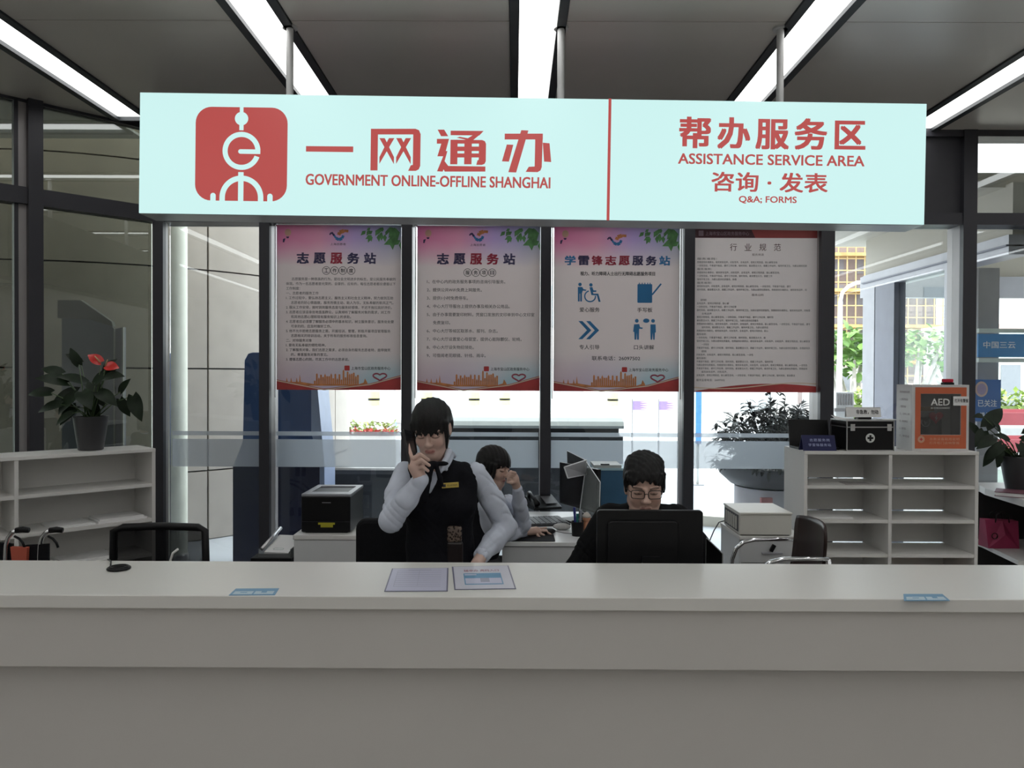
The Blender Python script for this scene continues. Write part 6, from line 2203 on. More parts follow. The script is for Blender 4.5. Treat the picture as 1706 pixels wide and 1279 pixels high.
# street clutter seen below the posters: bollards, banners, flower bed, bikes
for i, (px, D) in enumerate(((623, 17), (711, 17.4), (790, 17.8), (841, 18.6), (1021, 18.2))):
    t = thing('striped_bollard', ('yellow and black bollard seen under the leftmost poster', 'yellow and black bollard seen beside the head of the standing woman', 'yellow and black bollard seen under the numbered list poster', 'yellow and black bollard near the right end of the numbered list poster', 'yellow and black bollard seen under the pictogram poster')[i], 'bollard', (PX(px, D), D, -0.4), 0, 'striped bollards along the street')
    z1_ = PZ(655, D) + 0.4
    MB().lathe([(0.07, 0), (0.07, z1_)], 14).build('post', mat('bollard_white', (0.75, 0.75, 0.75), 0.5), t, smooth='auto')
    MB().lathe([(0.13, z1_ - 0.12), (0.13, z1_ + 0.02)], 14).build('yellow_band', mat('bollard_yellow', (0.85, 0.78, 0.30), 0.5), t, smooth='auto')
    MB().lathe([(0.132, z1_ - 0.17), (0.132, z1_ - 0.12)], 14).build('black_band', M_black, t, smooth='auto')
    MB().lathe([(0.13, z1_ - 0.28), (0.13, z1_ - 0.17)], 14).build('lower_yellow_band', MATS['bollard_yellow'], t, smooth='auto')
for px, lab in ((1068, 'violet banner with pale flame edge on the street, left of two'), (1112, 'violet banner with pale flame edge on the street, right of two')):
    D = 18
    t = thing('street_banner', lab, 'banner', (PX(px, D), D, -0.4))
    z0_, z1_ = PZ(682, D) + 0.4, PZ(667, D) + 0.4
    MB().box(-0.19, 0.19, 0, 0.02, z0_, z1_).build('cloth', mat('banner_violet', (0.25, 0.18, 0.62), 0.5), t)
    mb = MB()
    for k_ in range(4):
        z = z0_ + (z1_ - z0_) * (k_ + 0.5) / 4
        mb.poly([(-0.02, z), (0.19, z - 0.028), (0.19, z + 0.028)], -0.003)
    mb.build('flame_edge', mat('flame_peach', (0.85, 0.55, 0.45), 0.5), t)
    MB().tube([(-0.2, 0.0, 0), (-0.2, 0.0, z1_ + 0.05)], 0.02, 6).build('pole', M_steel, t)
D = 13.72
t = thing('flower_bed', 'red and blue flower bed on the sunlit plaza seen left of the standing woman', 'flower bed', (PX(612, D), D, -0.02))
rr = random.Random(6)
MB().box(-0.55, 0.55, -0.25, 0.25, 0, PZ(725, D) + 0.02).build('bed', mat('bed_white', (0.8, 0.8, 0.8), 0.6), t)
zf = PZ(725, D) + 0.02
for nm, col, z in (('red_flowers', (0.70, 0.10, 0.08), 0.06), ('green_leaves', (0.35, 0.45, 0.15), 0.2)):
    mb = MB()
    for i in range(160):
        mb_p = (rr.uniform(-0.5, 0.5), rr.uniform(-0.28, 0.28), zf + rr.uniform(0, z))
        leaf(mb, mb_p, (rr.uniform(-1, 1), rr.uniform(-1, 1), 0.6), (0, 0, 1), 0.1, 0.07, 0.4, 0.1, False, 2)
    mb.build(nm, mat(nm, col, 0.5, var=0.3), t)
def bike(label, px, D, rz, col):
    t = thing('bicycle', label, 'bicycle', (PX(px, D), D, -0.4), rz, 'bicycles along the street')
    for x in (-0.5, 0.5):
        MB().tube([(x + 0.33 * math.cos(a / 24 * 6.283), 0, 0.345 + 0.33 * math.sin(a / 24 * 6.283)) for a in range(24)], 0.014, 6, True).build('wheel', M_black, t, smooth=True)
    fr = MB().tube([(-0.5, 0, 0.345), (-0.1, 0, 0.35), (-0.2, 0, 0.8), (-0.5, 0, 0.345)], 0.016, 6)
    fr.tube([(-0.1, 0, 0.35), (0.38, 0, 0.75)], 0.02, 6).tube([(0.5, 0, 0.345), (0.34, 0, 0.95)], 0.016, 6)
    fr.build('frame', mat('bike_%s' % col, {'yellow': (0.75, 0.6, 0.08), 'blue': (0.2, 0.45, 0.7)}[col], 0.4), t, smooth=True)
    MB().ball((-0.22, 0, 0.86), (0.13, 0.08, 0.04), 6).build('saddle', M_black, t)
    MB().tube([(0.28, -0.28, 0.98), (0.34, 0, 0.95), (0.28, 0.28, 0.98)], 0.014, 6).build('handlebar', M_steel, t)
    MB().box(0.36, 0.6, -0.13, 0.13, 0.72, 0.92).build('basket', M_mulls, t)
for i, (px, rz, col) in enumerate(((600, 1.2, 'yellow'), (650, 1.3, 'blue'), (735, 1.1, 'yellow'), (765, 1.3, 'blue'), (815, 1.2, 'yellow'), (862, 1.2, 'blue'), (945, 1.1, 'yellow'), (985, 1.25, 'blue'))):
    bike(('yellow bicycle at the left end under the leftmost poster', 'blue bicycle under the right edge of the leftmost poster', 'yellow bicycle beside the head of the standing woman', 'blue bicycle under the left half of the numbered list poster', 'yellow bicycle under the middle of the numbered list poster', 'blue bicycle under the right half of the numbered list poster', 'yellow bicycle under the left corner of the pictogram poster', 'blue bicycle under the middle of the pictogram poster')[i], px, 19.5, rz, col)
# facade across the street, straight ahead
D = 38
M_shopp = mat('shop_glass_pale', (0.45, 0.50, 0.52), 0.25)
t = thing('street_building', 'long pale building straight ahead across the street behind the posters', 'building', (0, D, -0.4))
MB().box(-18, 14, 0, 8, 0, 9).build('wall', mat('facade_pale', (0.72, 0.72, 0.70), 0.7), t)
for k_ in range(10):
    x = -17 + 3.1 * k_
    MB().box(x, x + 1.8, -0.06, 0.01, 0.4, 3.0).build('shop_window', M_shopp, t)
    MB().box(x, x + 1.8, -0.06, 0.01, 4.6, 6.6).build('window', M_shopp, t)
# ================================================================== people
def A3(v):
    return np.array(v, float)


class HeadFrame:
    def __init__(s, c, yaw=0, pitch=0, roll=0, sc=1.0):
        s.R = np.array((Matrix.Rotation(math.radians(yaw), 3, 'Z') @ Matrix.Rotation(math.radians(pitch), 3, 'X') @ Matrix.Rotation(math.radians(roll), 3, 'Y')))
        s.c, s.sc = A3(c), sc

    def __call__(s, x, y, z):
        return s.c + s.R @ (A3((x, y, z)) * s.sc)

    def inv(s, V):
        return ((V - s.c) @ s.R) / s.sc

    def ell(s, S, c, r, k=0.01, op='+'):
        S.ell(s(*c), A3(r) * s.sc, s.R, k * s.sc, op)

    def cap(s, S, a, b, ra, rb=None, k=0.01, op='+'):
        S.cap(s(*a), s(*b), ra * s.sc, (ra if rb is None else rb) * s.sc, k * s.sc, op)


def add_head(S, h, male=False):
    h.ell(S, (0, .012, .036), (.071, .090, .080), .02)
    h.ell(S, (0, -.020, -.022), (.061 if not male else .064, .068, .078), .03)
    h.ell(S, (0, -.054, -.086), (.034 if not male else .040, .030, .026), .03)
    h.cap(S, (-.048, -.005, -.055), (-.02, -.06, -.095), .016, .014, .03)
    h.cap(S, (.048, -.005, -.055), (.02, -.06, -.095), .016, .014, .03)
    for e in (-1, 1):
        h.ell(S, (e * .034, -.062, -.026), (.024, .020, .024), .02)
        h.ell(S, (e * .031, -.094, .006), (.019, .012, .011), .012, '-')
        h.ell(S, (e * .031, -.0745, .004), (.0155, .0135, .0115), .004)
        h.cap(S, (e * .016, -.088, .024), (e * .046, -.076, .025), .007, .006, .012)
        h.ell(S, (e * .011, -.096, -.030), (.0085, .010, .007), .006)
        h.ell(S, (e * .071, .012, -.004), (.009, .019, .031), .006)
        h.ell(S, (e * .078, .006, .0), (.005, .010, .017), .004, '-')
        h.ell(S, (e * .0065, -.101, -.0375), (.0035, .004, .003), .003, '-')
    h.cap(S, (0, -.084, .016), (0, -.104, -.024), .0065, .0095, .012)
    h.ell(S, (0, -.106, -.027), (.0105, .010, .009), .008)
    h.cap(S, (-.018, -.083, -.0595), (0, -.0905, -.057), .0045, .006, .006)
    h.cap(S, (.018, -.083, -.0595), (0, -.0905, -.057), .0045, .006, .006)
    h.cap(S, (-.014, -.084, -.066), (.014, -.084, -.066), .0065, .0065, .006)
    h.cap(S, (-.022, -.0895, -.0615), (.022, -.0895, -.0615), .0018, .0018, .003, '-')


def skin_tone(V, h, base, lip, brow=(0.03, 0.02, 0.018), open_eyes=False, brow_on=1.0):
    L = h.inv(V)
    x, y, z = L[:, 0], L[:, 1], L[:, 2]
    T = np.tile(A3(base), (len(V), 1))
    n = 1 + 0.05 * np.sin(V[:, 0] * 90) * np.sin(V[:, 2] * 80 + V[:, 1] * 60)
    T *= n[:, None]
    ax = np.abs(x)
    head = (np.abs(x) < .09) & (np.abs(y) < .13) & (z > -.13) & (z < .13)
    def mixin(w, c):
        w = np.clip(w, 0, 1)[:, None]
        T[:] = T * (1 - w) + A3(c) * w
    front = (y < -.05) & head
    # cheeks
    mixin(front * 0.25 * np.exp(-((ax - .04) ** 2 + (z + .03) ** 2) / .0003), (base[0] * 1.05, base[1] * .75, base[2] * .72))
    # lips
    zc_ = -.0615
    d = ((x / .022) ** 2 + ((z - zc_) / .0095) ** 2)
    mixin(front * (y < -.075) * np.clip((1.15 - d) * 3, 0, 1) * .85, lip)
    mixin(front * (y < -.075) * (ax < .02) * np.exp(-((z + .0615) / .0018) ** 2) * .7, (lip[0] * .35, lip[1] * .3, lip[2] * .3))
    # brows
    zb = .0255 - 8 * (ax - .034) ** 2 + .04 * (ax - .034)
    mixin(front * (ax > .014) * (ax < .052) * np.exp(-((z - zb) / .0038) ** 2) * .85 * brow_on, brow)
    # eye line
    ze = .0005 - 9 * (ax - .031) ** 2 * -1 - 0.0025
    mixin(front * (ax > .0155) * (ax < .047) * np.exp(-((z - ze) / .0021) ** 2) * .95, (.02, .014, .012))
    if open_eyes:
        mixin(front * np.exp(-(((ax - .030) / .006) ** 2 + ((z - .0015) / .0035) ** 2)) * .9, (.025, .016, .012))
    # nostrils
    mixin(front * np.exp(-(((ax - .0065) / .004) ** 2 + ((z + .0375) / .0025) ** 2)) * .8, (base[0] * .2, base[1] * .15, base[2] * .12))
    return T


M_skin = mat_vcol('skin', 0.5)
M_hair = mat('black_hair', (0.007, 0.006, 0.0065), 0.45, var=0.35, scale=30, bump=0.5, spec=0.3, bscale=90, stretch=(6, 6, 0.8))
M_shirt = mat('pale_blue_shirt', (0.56, 0.60, 0.70), 0.75, var=0.05, scale=20)
M_vest = mat('black_vest', (0.006, 0.006, 0.009), 0.8, var=0.2, scale=80, spec=0.15)
M_jacket = mat('black_jacket', (0.005, 0.005, 0.006), 0.85, var=0.2, scale=70, spec=0.15)
M_trous = mat('dark_trousers', (0.014, 0.014, 0.018), 0.8, var=0.2, scale=70)


def folds(amp, fz=120, seed=0.0):
    """cloth creases: thin valleys running askew over a soft ripple"""
    def f(X, Y, Z):
        u = 0.5 * fz * Z + 42 * X - 20 * Y + 2.2 * np.sin(30 * X + 24 * Z + 18 * Y + seed) + seed
        v = 0.33 * fz * Z - 60 * X + 38 * Y + 2.0 * np.sin(26 * Z - 33 * X + seed * 2)
        c1 = (1 - np.abs(np.sin(u))) ** 3 * (0.5 + 0.5 * np.sin(21 * X + 17 * Y + 13 * Z + seed))
        c2 = (1 - np.abs(np.sin(v))) ** 3 * (0.5 + 0.5 * np.sin(25 * Z - 19 * X + 11 * Y + 2 + seed))
        return amp * (1.5 * c1 + 1.3 * c2) + 0.25 * amp * np.sin(40 * Z + 30 * X + seed)
    return f


def front_y(V, x, z, r=0.012):
    k = (np.abs(V[:, 0] - x) < r) & (np.abs(V[:, 2] - z) < r)
    return float(V[k, 1].min()) if k.any() else float(V[:, 1].min())


def hair_strands(S, h, rows, k=0.008):
    for a, b, ra, rb in rows:
        h.cap(S, a, b, ra, rb, k)


# ------------------------------------------------------------------ standing woman on the telephone
LOC = (-0.32, 3.30, 0)
w1 = thing('person', 'standing woman in black vest and pale shirt talking on a mobile phone', 'person', LOC)
Q3 = lambda px, py, D: A3(P(px, py, D))
hc = Q3(720, 715, 3.22)
h = HeadFrame(hc, -6, 20, -3, 1.0)
BX = -0.32
shR, elR, wrR = Q3(674, 786, 3.28), Q3(652, 866, 3.09), Q3(701, 799, 3.02)
shL, elL, wrL = Q3(793, 787, 3.29), Q3(843, 878, 3.36), Q3(803, 924, 3.21)
S = Sdf(0.0028)
add_head(S, h)
S.cap(h(0, .03, -.07), (BX + 0.0, 3.285, 1.335), .049, .054, .02)
S.cap((BX, 3.29, 1.33), (BX, 3.29, 0.9), .06, .075, .03)
S.cap((BX, 3.29, 1.30), shR, .03, .03, .03).cap((BX, 3.29, 1.30), shL, .03, .03, .03)
S.path([shR, elR, wrR], [.032, .03, .024], .01)
S.path([shL, elL, wrL], [.032, .03, .024], .01)
# right hand round the phone
S.cap(wrR, Q3(692, 776, 3.01), .024, .029, .012)
S.ell(Q3(693, 776, 3.015), (.024, .022, .034), None, .01)
S.path([Q3(688, 768, 3.005), Q3(683, 755, 3.015), Q3(679, 738, 3.045)], [.0095, .0085, .007], .004)
S.path([Q3(689, 763, 2.995), Q3(700, 757, 2.985), Q3(714, 766, 3.0)], [.0088, .008, .0066], .002)
S.path([Q3(692, 772, 2.99), Q3(703, 767, 2.978), Q3(715, 775, 2.995)], [.0088, .008, .0066], .002)
S.path([Q3(695, 781, 2.995), Q3(704, 777, 2.982), Q3(713, 784, 2.995)], [.0085, .0075, .0062], .002)
S.path([Q3(702, 786, 3.02), Q3(704, 772, 3.05), Q3(697, 757, 3.07)], [.011, .0095, .008], .005)
# left hand on the hip
S.cap(wrL, Q3(795, 940, 3.16), .024, .028, .012)
for i in range(4):
    S.path([Q3(790 - 3 * i, 938 + 3 * i, 3.15), Q3(778 - 3 * i, 944 + 3 * i, 3.135), Q3(770 - 2 * i, 952 + 3 * i, 3.14)], [.0092, .0085, .007], .004)
S.path([Q3(800, 938, 3.17), Q3(803, 952, 3.18), Q3(801, 962, 3.18)], [.011, .0095, .008], .005)
S.cap((BX - .07, 3.3, .9), (BX - .08, 3.3, .08), .06, .035, .02).cap((BX + .09, 3.3, .9), (BX + .09, 3.3, .08), .06, .035, .02)
V, Q = S.mesh()
build_np('body', V, Q, M_skin, w1, LOC, skin_tone(V, h, (.58, .40, .335), (.50, .20, .18)))
# shirt
S = Sdf(0.0048)
ty = 3.285
S.ell((BX, ty, 1.21), (.150, .098, .17), None, .03).ell((BX, ty, 1.02), (.138, .104, .17), None, .05)
S.cap((BX - .125, ty, 1.325), (BX + .125, ty, 1.325), .043, .043, .04)
S.path([shR, shR * .5 + elR * .5 + A3((-.004, 0, .0)), elR, elR * .45 + wrR * .55, wrR * .93 + elR * .07], [.046, .050, .047, .043, .033], .02)
S.path([shL, shL * .5 + elL * .5 + A3((.004, 0, .0)), elL, elL * .45 + wrL * .55, wrL * .95 + elL * .05], [.046, .050, .048, .045, .035], .02)
# cuffs
S.cap(wrR * .93 + elR * .07, wrR * 1.0, .031, .032, .003)
S.cap(wrL * .90 + elL * .10, wrL * 1.0, .034, .036, .003)
# collar
nk = h(0, .02, -.085)
for a, b, r0, r1 in (((748, 752, 3.215), (735, 783, 3.165), .013, .016), ((752, 758, 3.24), (742, 780, 3.19), .012, .014), ((700, 772, 3.2), (716, 785, 3.165), .012, .015), ((756, 760, 3.29), (748, 752, 3.215), .012, .013), ((696, 765, 3.25), (700, 772, 3.2), .012, .012)):
    S.cap(Q3(*a), Q3(*b), r0, r1, .008)
S.fold(folds(.0042, 110))
V, Q = S.mesh()
build_np('shirt', V, Q, M_shirt, w1, LOC)
# vest
S = Sdf(0.0048)
S.ell((BX, ty, 1.21), (.160, .106, .175), None, .03).ell((BX + .005, ty, 1.02), (.148, .112, .17), None, .05).ell((BX + .03, ty, .87), (.182, .128, .14), None, .05)
for e in (-1, 1):
    S.ell((BX + e * .062, ty - .07, 1.20), (.06, .05, .06), None, .05)
S.cap((BX - .100, ty - .008, 1.334), (BX + .104, ty - .008, 1.332), .050, .050, .03)
S.path([(BX - .125, ty - .06, 1.20), (BX - .125, ty - .02, 1.31)], [.035, .035], .03).path([(BX + .127, ty - .06, 1.20), (BX + .129, ty - .02, 1.31)], [.035, .035], .03)
S.cap((BX + .0, ty + .01, 1.30), (BX, ty + .01, 1.36), .075, .055, .03)
# arm holes, neck and V opening
S.cap(h(0, .02, -.06), Q3(724, 772, 3.25), .056, .040, .008, '-')
for d_ in (3.10, 3.12, 3.14, 3.16, 3.18, 3.20, 3.22):
    S.cap(Q3(714, 832, d_), Q3(722, 782, d_), .003, .032, .002, '-')
S.fold(folds(.0020, 80, 2))
V, Q = S.mesh()
VV = V
build_np('vest', V, Q, M_vest, w1, LOC)
# ribbon tie
S = Sdf(0.004)
k_ = Q3(722, 773, 3.145)
S.ell(k_, (.020, .014, .014), None, .008).ell(Q3(710, 773, 3.14), (.026, .010, .011), None, .006).ell(Q3(737, 772, 3.15), (.026, .010, .010), None, .006)
S.path([Q3(718, 776, 3.14), Q3(711, 798, 3.135), Q3(706, 832, 3.135)], [.014, .019, .017], .006)
S.path([Q3(727, 777, 3.145), Q3(733, 796, 3.14), Q3(736, 808, 3.145)], [.009, .010, .008], .006)
V, Q = S.mesh()
build_np('neck_ribbon', V, Q, M_vest, w1, LOC)
# hair with fringe
S = Sdf(0.004)
h.ell(S, (0, .012, .046), (.083, .106, .085), .02)
h.ell(S, (0, .050, .0), (.080, .070, .090), .03)
h.ell(S, (0, -.115, -.045), (.066, .085, .088), .012, '-')
h.ell(S, (0, .125, .0), (.045, .036, .045), .02)
h.ell(S, (.082, .012, -.008), (.022, .030, .036), .008, '-')
rows = []
for i in range(17):
    a = -1 + 2 * i / 16
    x0_ = a * .062
    end = .020 + .008 * math.sin(i * 2.3) - .012 * abs(a)
    rows.append(((x0_, -.080 + .034 * a * a, .054), (x0_ * 1.08, -.0985 + .040 * a * a, end), .011, .0035))
for e in (-1, 1):
    rows.append(((e * .070, -.045, .045), (e * .073, -.052, -.01), .013, .010))
    rows.append(((e * .073, -.052, -.01), (e * .066, -.058, -.075 if e < 0 else -.06), .010, .005))
hair_strands(S, h, rows, .006)
S.fold(lambda X, Y, Z: 0.0012 * np.sin(260 * X + 60 * Y))
V, Q = S.mesh()
build_np('hair', V, Q, M_hair, w1, LOC)
# badge and pouch
bp = Q3(749.5, 809, 3.17)
by = front_y(VV, bp[0], bp[2]) - 0.004
nx_ = (front_y(VV, bp[0] + .03, bp[2]) - front_y(VV, bp[0] - .03, bp[2])) / .06
BM = Matrix.Translation(Vector((bp[0], by, bp[2])) - Vector(LOC)) @ Matrix.Rotation(math.atan(nx_), 4, 'Z') @ Matrix.Rotation(math.radians(-3), 4, 'Y')
b_ = MB().box(-.035, .035, -.004, .003, -.0105, .0105, BM).build('name_badge', mat('badge_gold', (0.62, 0.46, 0.10), 0.35, metal=0.2), w1, bevel=0.001)
mb = MB()
mb.box(-.031, -.019, -.0048, -.0042, -.006, .006, BM)
text(mb, '宝山政务服务', -.013, .030, -.004, .004, -.0046, 0.0, 1.0, None, BM)
mb.build('badge_print', M_ink, b_)
pp_ = Q3(756, 892, 3.15)
py_ = front_y(VV, pp_[0], pp_[2]) - .006
def mat_leopard():
    m = bpy.data.materials.new('patterned_clear_plastic')
    m.use_nodes = True
    nt = m.node_tree
    b = nt.nodes['Principled BSDF']
    b.inputs['Roughness'].default_value = 0.15
    tc = nt.nodes.new('ShaderNodeTexCoord')
    v = nt.nodes.new('ShaderNodeTexVoronoi')
    v.inputs['Scale'].default_value = 110
    nt.links.new(tc.outputs['Object'], v.inputs['Vector'])
    r = nt.nodes.new('ShaderNodeValToRGB')
    r.color_ramp.elements[0].color = (0.02, 0.012, 0.01, 1)
    r.color_ramp.elements[1].color = (0.15, 0.11, 0.09, 1)
    r.color_ramp.elements[0].position = 0.35
    r.color_ramp.elements[1].position = 0.6
    nt.links.new(v.outputs['Distance'], r.inputs['Fac'])
    nt.links.new(r.outputs['Color'], b.inputs['Base Color'])
    return m
S = Sdf(0.0035)
S.box((pp_[0], py_, pp_[2]), (.031, .010, .034), None, .010, .004)
V, Q = S.mesh()
po = build_np('belt_pouch', V, Q, mat_leopard(), w1, LOC)
S = Sdf(0.004)
S.box((pp_[0] + .002, py_ + .004, pp_[2] - .09), (.034, .012, .06), None, .012, .004)
V, Q = S.mesh()
build_np('pouch_base', V, Q, mat('dark_maroon', (0.014, 0.009, 0.010), 0.3), po)
bpy.context.view_layer.update()
for v_ in po.children[0].data.vertices:
    v_.co -= Vector(LOC)
# trousers and shoes
S = Sdf(0.008)
S.ell((BX + .02, ty + .01, .88), (.168, .115, .13), None, .03)
for e in (-1, 1):
    S.path([(BX + .01 + e * .085, 3.30, .85), (BX + .01 + e * .085, 3.30, .48), (BX + .01 + e * .085, 3.31, .07)], [.088, .068, .056], .02)
V, Q = S.mesh()
build_np('trousers', V, Q, M_trous, w1, LOC)
for e in (-1, 1):
    S = Sdf(0.006)
    S.ell((BX + .01 + e * .085, 3.25, .032), (.042, .115, .036), None, .01).cap((BX + .01 + e * .085, 3.33, .05), (BX + .01 + e * .085, 3.33, .09), .035, .035, .02)
    V, Q = S.mesh()
    V[:, 2] = np.maximum(V[:, 2], 0.0)
    build_np('shoe', V, Q, M_black, w1, LOC)
# mobile phone
pc_ = Q3(684, 748, 3.045)
ax_ = Vector(P(678, 716, 3.08) - P(691, 782, 3.03)).normalized()
dy_ = Vector((0.25, 1, 0.1))
dy_ = (dy_ - ax_ * dy_.dot(ax_)).normalized()
nx_v = dy_.cross(ax_).normalized()
PM = Matrix((nx_v, dy_, ax_)).transposed().to_4x4()
t = thing('mobile_phone', 'black mobile phone held to the ear of the standing woman', 'mobile phone', Vector(pc_))
MB().box(-.0042, .0042, -.036, .036, -.078, .078, PM).build('case_body', mat('phone_black', (0.015, 0.015, 0.018), 0.2), t, bevel=0.003)
MB().box(-.0046, -.0043, -.034, .034, -.076, .076, PM).build('back_cover', mat('phone_grey', (0.20, 0.19, 0.19), 0.25), t)
MB().box(-.0049, -.0046, -.03, -.005, .045, .070, PM).build('camera_bump', M_black, t)

# ------------------------------------------------------------------ seated man with glasses
LOC = (0.575, 3.45, 0)
w2 = thing('person', 'seated man in black jacket and glasses looking at the black monitor', 'person', LOC)
BX = 0.575
h = HeadFrame(Q3(1073, 812, 3.30), -4, 9, 0, 1.06)
S = Sdf(0.0028)
add_head(S, h, True)
S.cap(h(0, .03, -.07), (BX, 3.42, 1.13), .056, .062, .02)
S.cap((BX, 3.43, 1.12), (BX, 3.52, .6), .08, .09, .03)
shR, shL = A3((BX - .155, 3.43, 1.11)), A3((BX + .160, 3.43, 1.11))
elR, elL = Q3(962, 952, 3.36), Q3(1184, 952, 3.36)
wrR, wrL = A3((BX - .20, 3.22, .765)), A3((BX + .19, 3.22, .765))
for a, b, c_, e in ((shR, elR, wrR, -1), (shL, elL, wrL, 1)):
    S.cap((BX, 3.43, 1.08), a, .03, .03, .03)
    S.path([a, b, c_], [.036, .034, .026], .01)
    pm = c_ + A3((-e * .03, -.045, .0))
    S.cap(c_, pm, .026, .03, .012)
    for i in range(4):
        f0 = pm + A3((-e * .012 + .017 * (i - 1.5), -.02, .002))
        S.path([f0, f0 + A3((-e * .008, -.03, .006)), f0 + A3((-e * .012, -.052 + .005 * abs(i - 1.5), -.012))], [.0098, .009, .0078], .004)
    S.path([pm + A3((-e * .025, .0, 0)), pm + A3((-e * .045, -.025, -.004)), pm + A3((-e * .05, -.045, -.01))], [.011, .010, .0085], .005)
for e in (-1, 1):
    S.path([(BX + e * .09, 3.55, .56), (BX + e * .10, 3.18, .54), (BX + e * .10, 3.22, .09)], [.06, .05, .035], .02)
V, Q = S.mesh()
build_np('body', V, Q, M_skin, w2, LOC, skin_tone(V, h, (.60, .40, .325), (.42, .21, .18), open_eyes=True))
# hair
S = Sdf(0.004)
h.ell(S, (0, .010, .054), (.081, .107, .083), .02)
h.ell(S, (0, .03, .09), (.07, .08, .052), .03)
h.ell(S, (0, .045, .01), (.079, .070, .085), .03)
h.ell(S, (0, -.118, -.032), (.068, .083, .102), .008, '-')
h.ell(S, (0, -.02, -.115), (.095, .12, .060), .008, '-')
for e in (-1, 1):
    h.ell(S, (e * .086, -.004, -.018), (.020, .026, .034), .006, '-')
rows = []
for i in range(15):
    a = -1 + 2 * i / 14
    x0_ = a * .064
    rows.append(((x0_ + .004, -.080 + .032 * a * a, .072), (x0_ * 1.04 - .006, -.0965 + .036 * a * a, .056 + .008 * math.sin(i * 1.9) - .010 * abs(a)), .012, .004))
for i in range(12):
    an = math.radians(-80 + 160 * i / 11)
    rows.append(((.055 * math.sin(an), .02 - .02 * math.cos(an), .105), (.070 * math.sin(an), .02 - .06 * math.cos(an), .098 + .008 * math.sin(i * 2.1)), .022, .014))
for e in (-1, 1):
    rows.append(((e * .074, -.026, .05), (e * .0745, -.034, -.004), .011, .006))
hair_strands(S, h, rows, .008)
S.fold(lambda X, Y, Z: 0.0026 * np.sin(190 * X + 90 * Y + 60 * Z) * np.sin(70 * Y + 55 * Z + 40 * X) + 0.0014 * np.sin(300 * X - 80 * Z))
V, Q = S.mesh()
build_np('hair', V, Q, M_hair, w2, LOC)
# glasses
gl = MB()
lens = MB()
for e in (-1, 1):
    pts = [h(*p) for p in [(e * .0335 + (q[0]), -.101 + 2.2 * (abs(e * .0335 + q[0]) ** 2), q[1] + .001) for q in rrect(-.0255, .0255, -.0165, .0165, .009, 4)]]
    gl.tube(pts, .0018, 6, True)
    lens.add([Vector(p) for p in pts], [tuple(range(len(pts)))])
    gl.tube([h(e * .059, -.094, .010), h(e * .072, -.06, .010), h(e * .079, .0, .008)], .0017, 6)
gl.tube([h(-.008, -.102, .003), h(0, -.1045, .006), h(.008, -.102, .003)], .0016, 6)
g_ = gl.build('glasses', mat('glasses_dark', (0.02, 0.018, 0.018), 0.3), w2, LOC, smooth=True)
lens.build('lens', mat_glass('lens_glass', (0.97, 0.97, 0.97), 0.4), g_, LOC)
# jacket
S = Sdf(0.0055)
S.ell((BX, 3.45, 1.00), (.175, .115, .17), None, .04).ell((BX, 3.50, .78), (.165, .125, .2), None, .05)
S.cap(shR + A3((.02, 0, .01)), shL + A3((-.02, 0, .01)), .058, .058, .04)
S.cap((BX, 3.43, 1.10), (BX, 3.41, 1.165), .085, .072, .02)
S.cap((BX, 3.33, 1.23), (BX, 3.40, 1.13), .05, .045, .008, '-')
for a, b, c_ in ((shR, elR, wrR), (shL, elL, wrL)):
    S.path([a, a * .5 + b * .5, b, b * .4 + c_ * .6, c_], [.066, .064, .062, .052, .040], .02)
S.fold(folds(.0035, 90, 1))
V, Q = S.mesh()
build_np('jacket', V, Q, M_jacket, w2, LOC)
S = Sdf(0.008)
S.ell((BX, 3.55, .60), (.17, .15, .11), None, .03)
for e in (-1, 1):
    S.path([(BX + e * .09, 3.55, .57), (BX + e * .11, 3.16, .55), (BX + e * .11, 3.22, .08)], [.09, .075, .055], .02)
V, Q = S.mesh()
build_np('trousers', V, Q, M_trous, w2, LOC)
for e in (-1, 1):
    S = Sdf(0.006)
    S.ell((BX + e * .11, 3.16, .034), (.045, .125, .038), None, .01).cap((BX + e * .11, 3.23, .05), (BX + e * .11, 3.23, .09), .037, .037, .02)
    V, Q = S.mesh()
    V[:, 2] = np.maximum(V[:, 2], 0.0)
    build_np('shoe', V, Q, M_black, w2, LOC)

# ------------------------------------------------------------------ seated woman in profile
LOC = (-0.16, 4.60, 0)
w3 = thing('person', 'seated woman in profile with hand at her mouth using a computer mouse', 'person', LOC)
h = HeadFrame(Q3(823, 777, 4.60), 60, 14, 0, 1.0)
shN, elN, wrN = Q3(812, 842, 4.42), Q3(822, 893, 4.52), Q3(872, 886, 4.74)      # near (right) arm
shF, elF, wrF = Q3(846, 838, 4.78), Q3(871, 872, 4.70), Q3(862, 815, 4.52)      # far (left) arm
BXc = -0.165
S = Sdf(0.003)
add_head(S, h)
S.cap(h(0, .03, -.07), (BXc + .03, 4.6, 1.07), .047, .052, .02)
S.cap((BXc + .02, 4.6, 1.06), (BXc - .03, 4.6, .6), .06, .075, .03)
S.cap((BXc + .02, 4.6, 1.04), shN, .03, .03, .03).cap((BXc + .02, 4.6, 1.04), shF, .03, .03, .03)
S.path([shN, elN, wrN], [.032, .029, .023], .01).path([shF, elF, wrF], [.032, .029, .023], .01)
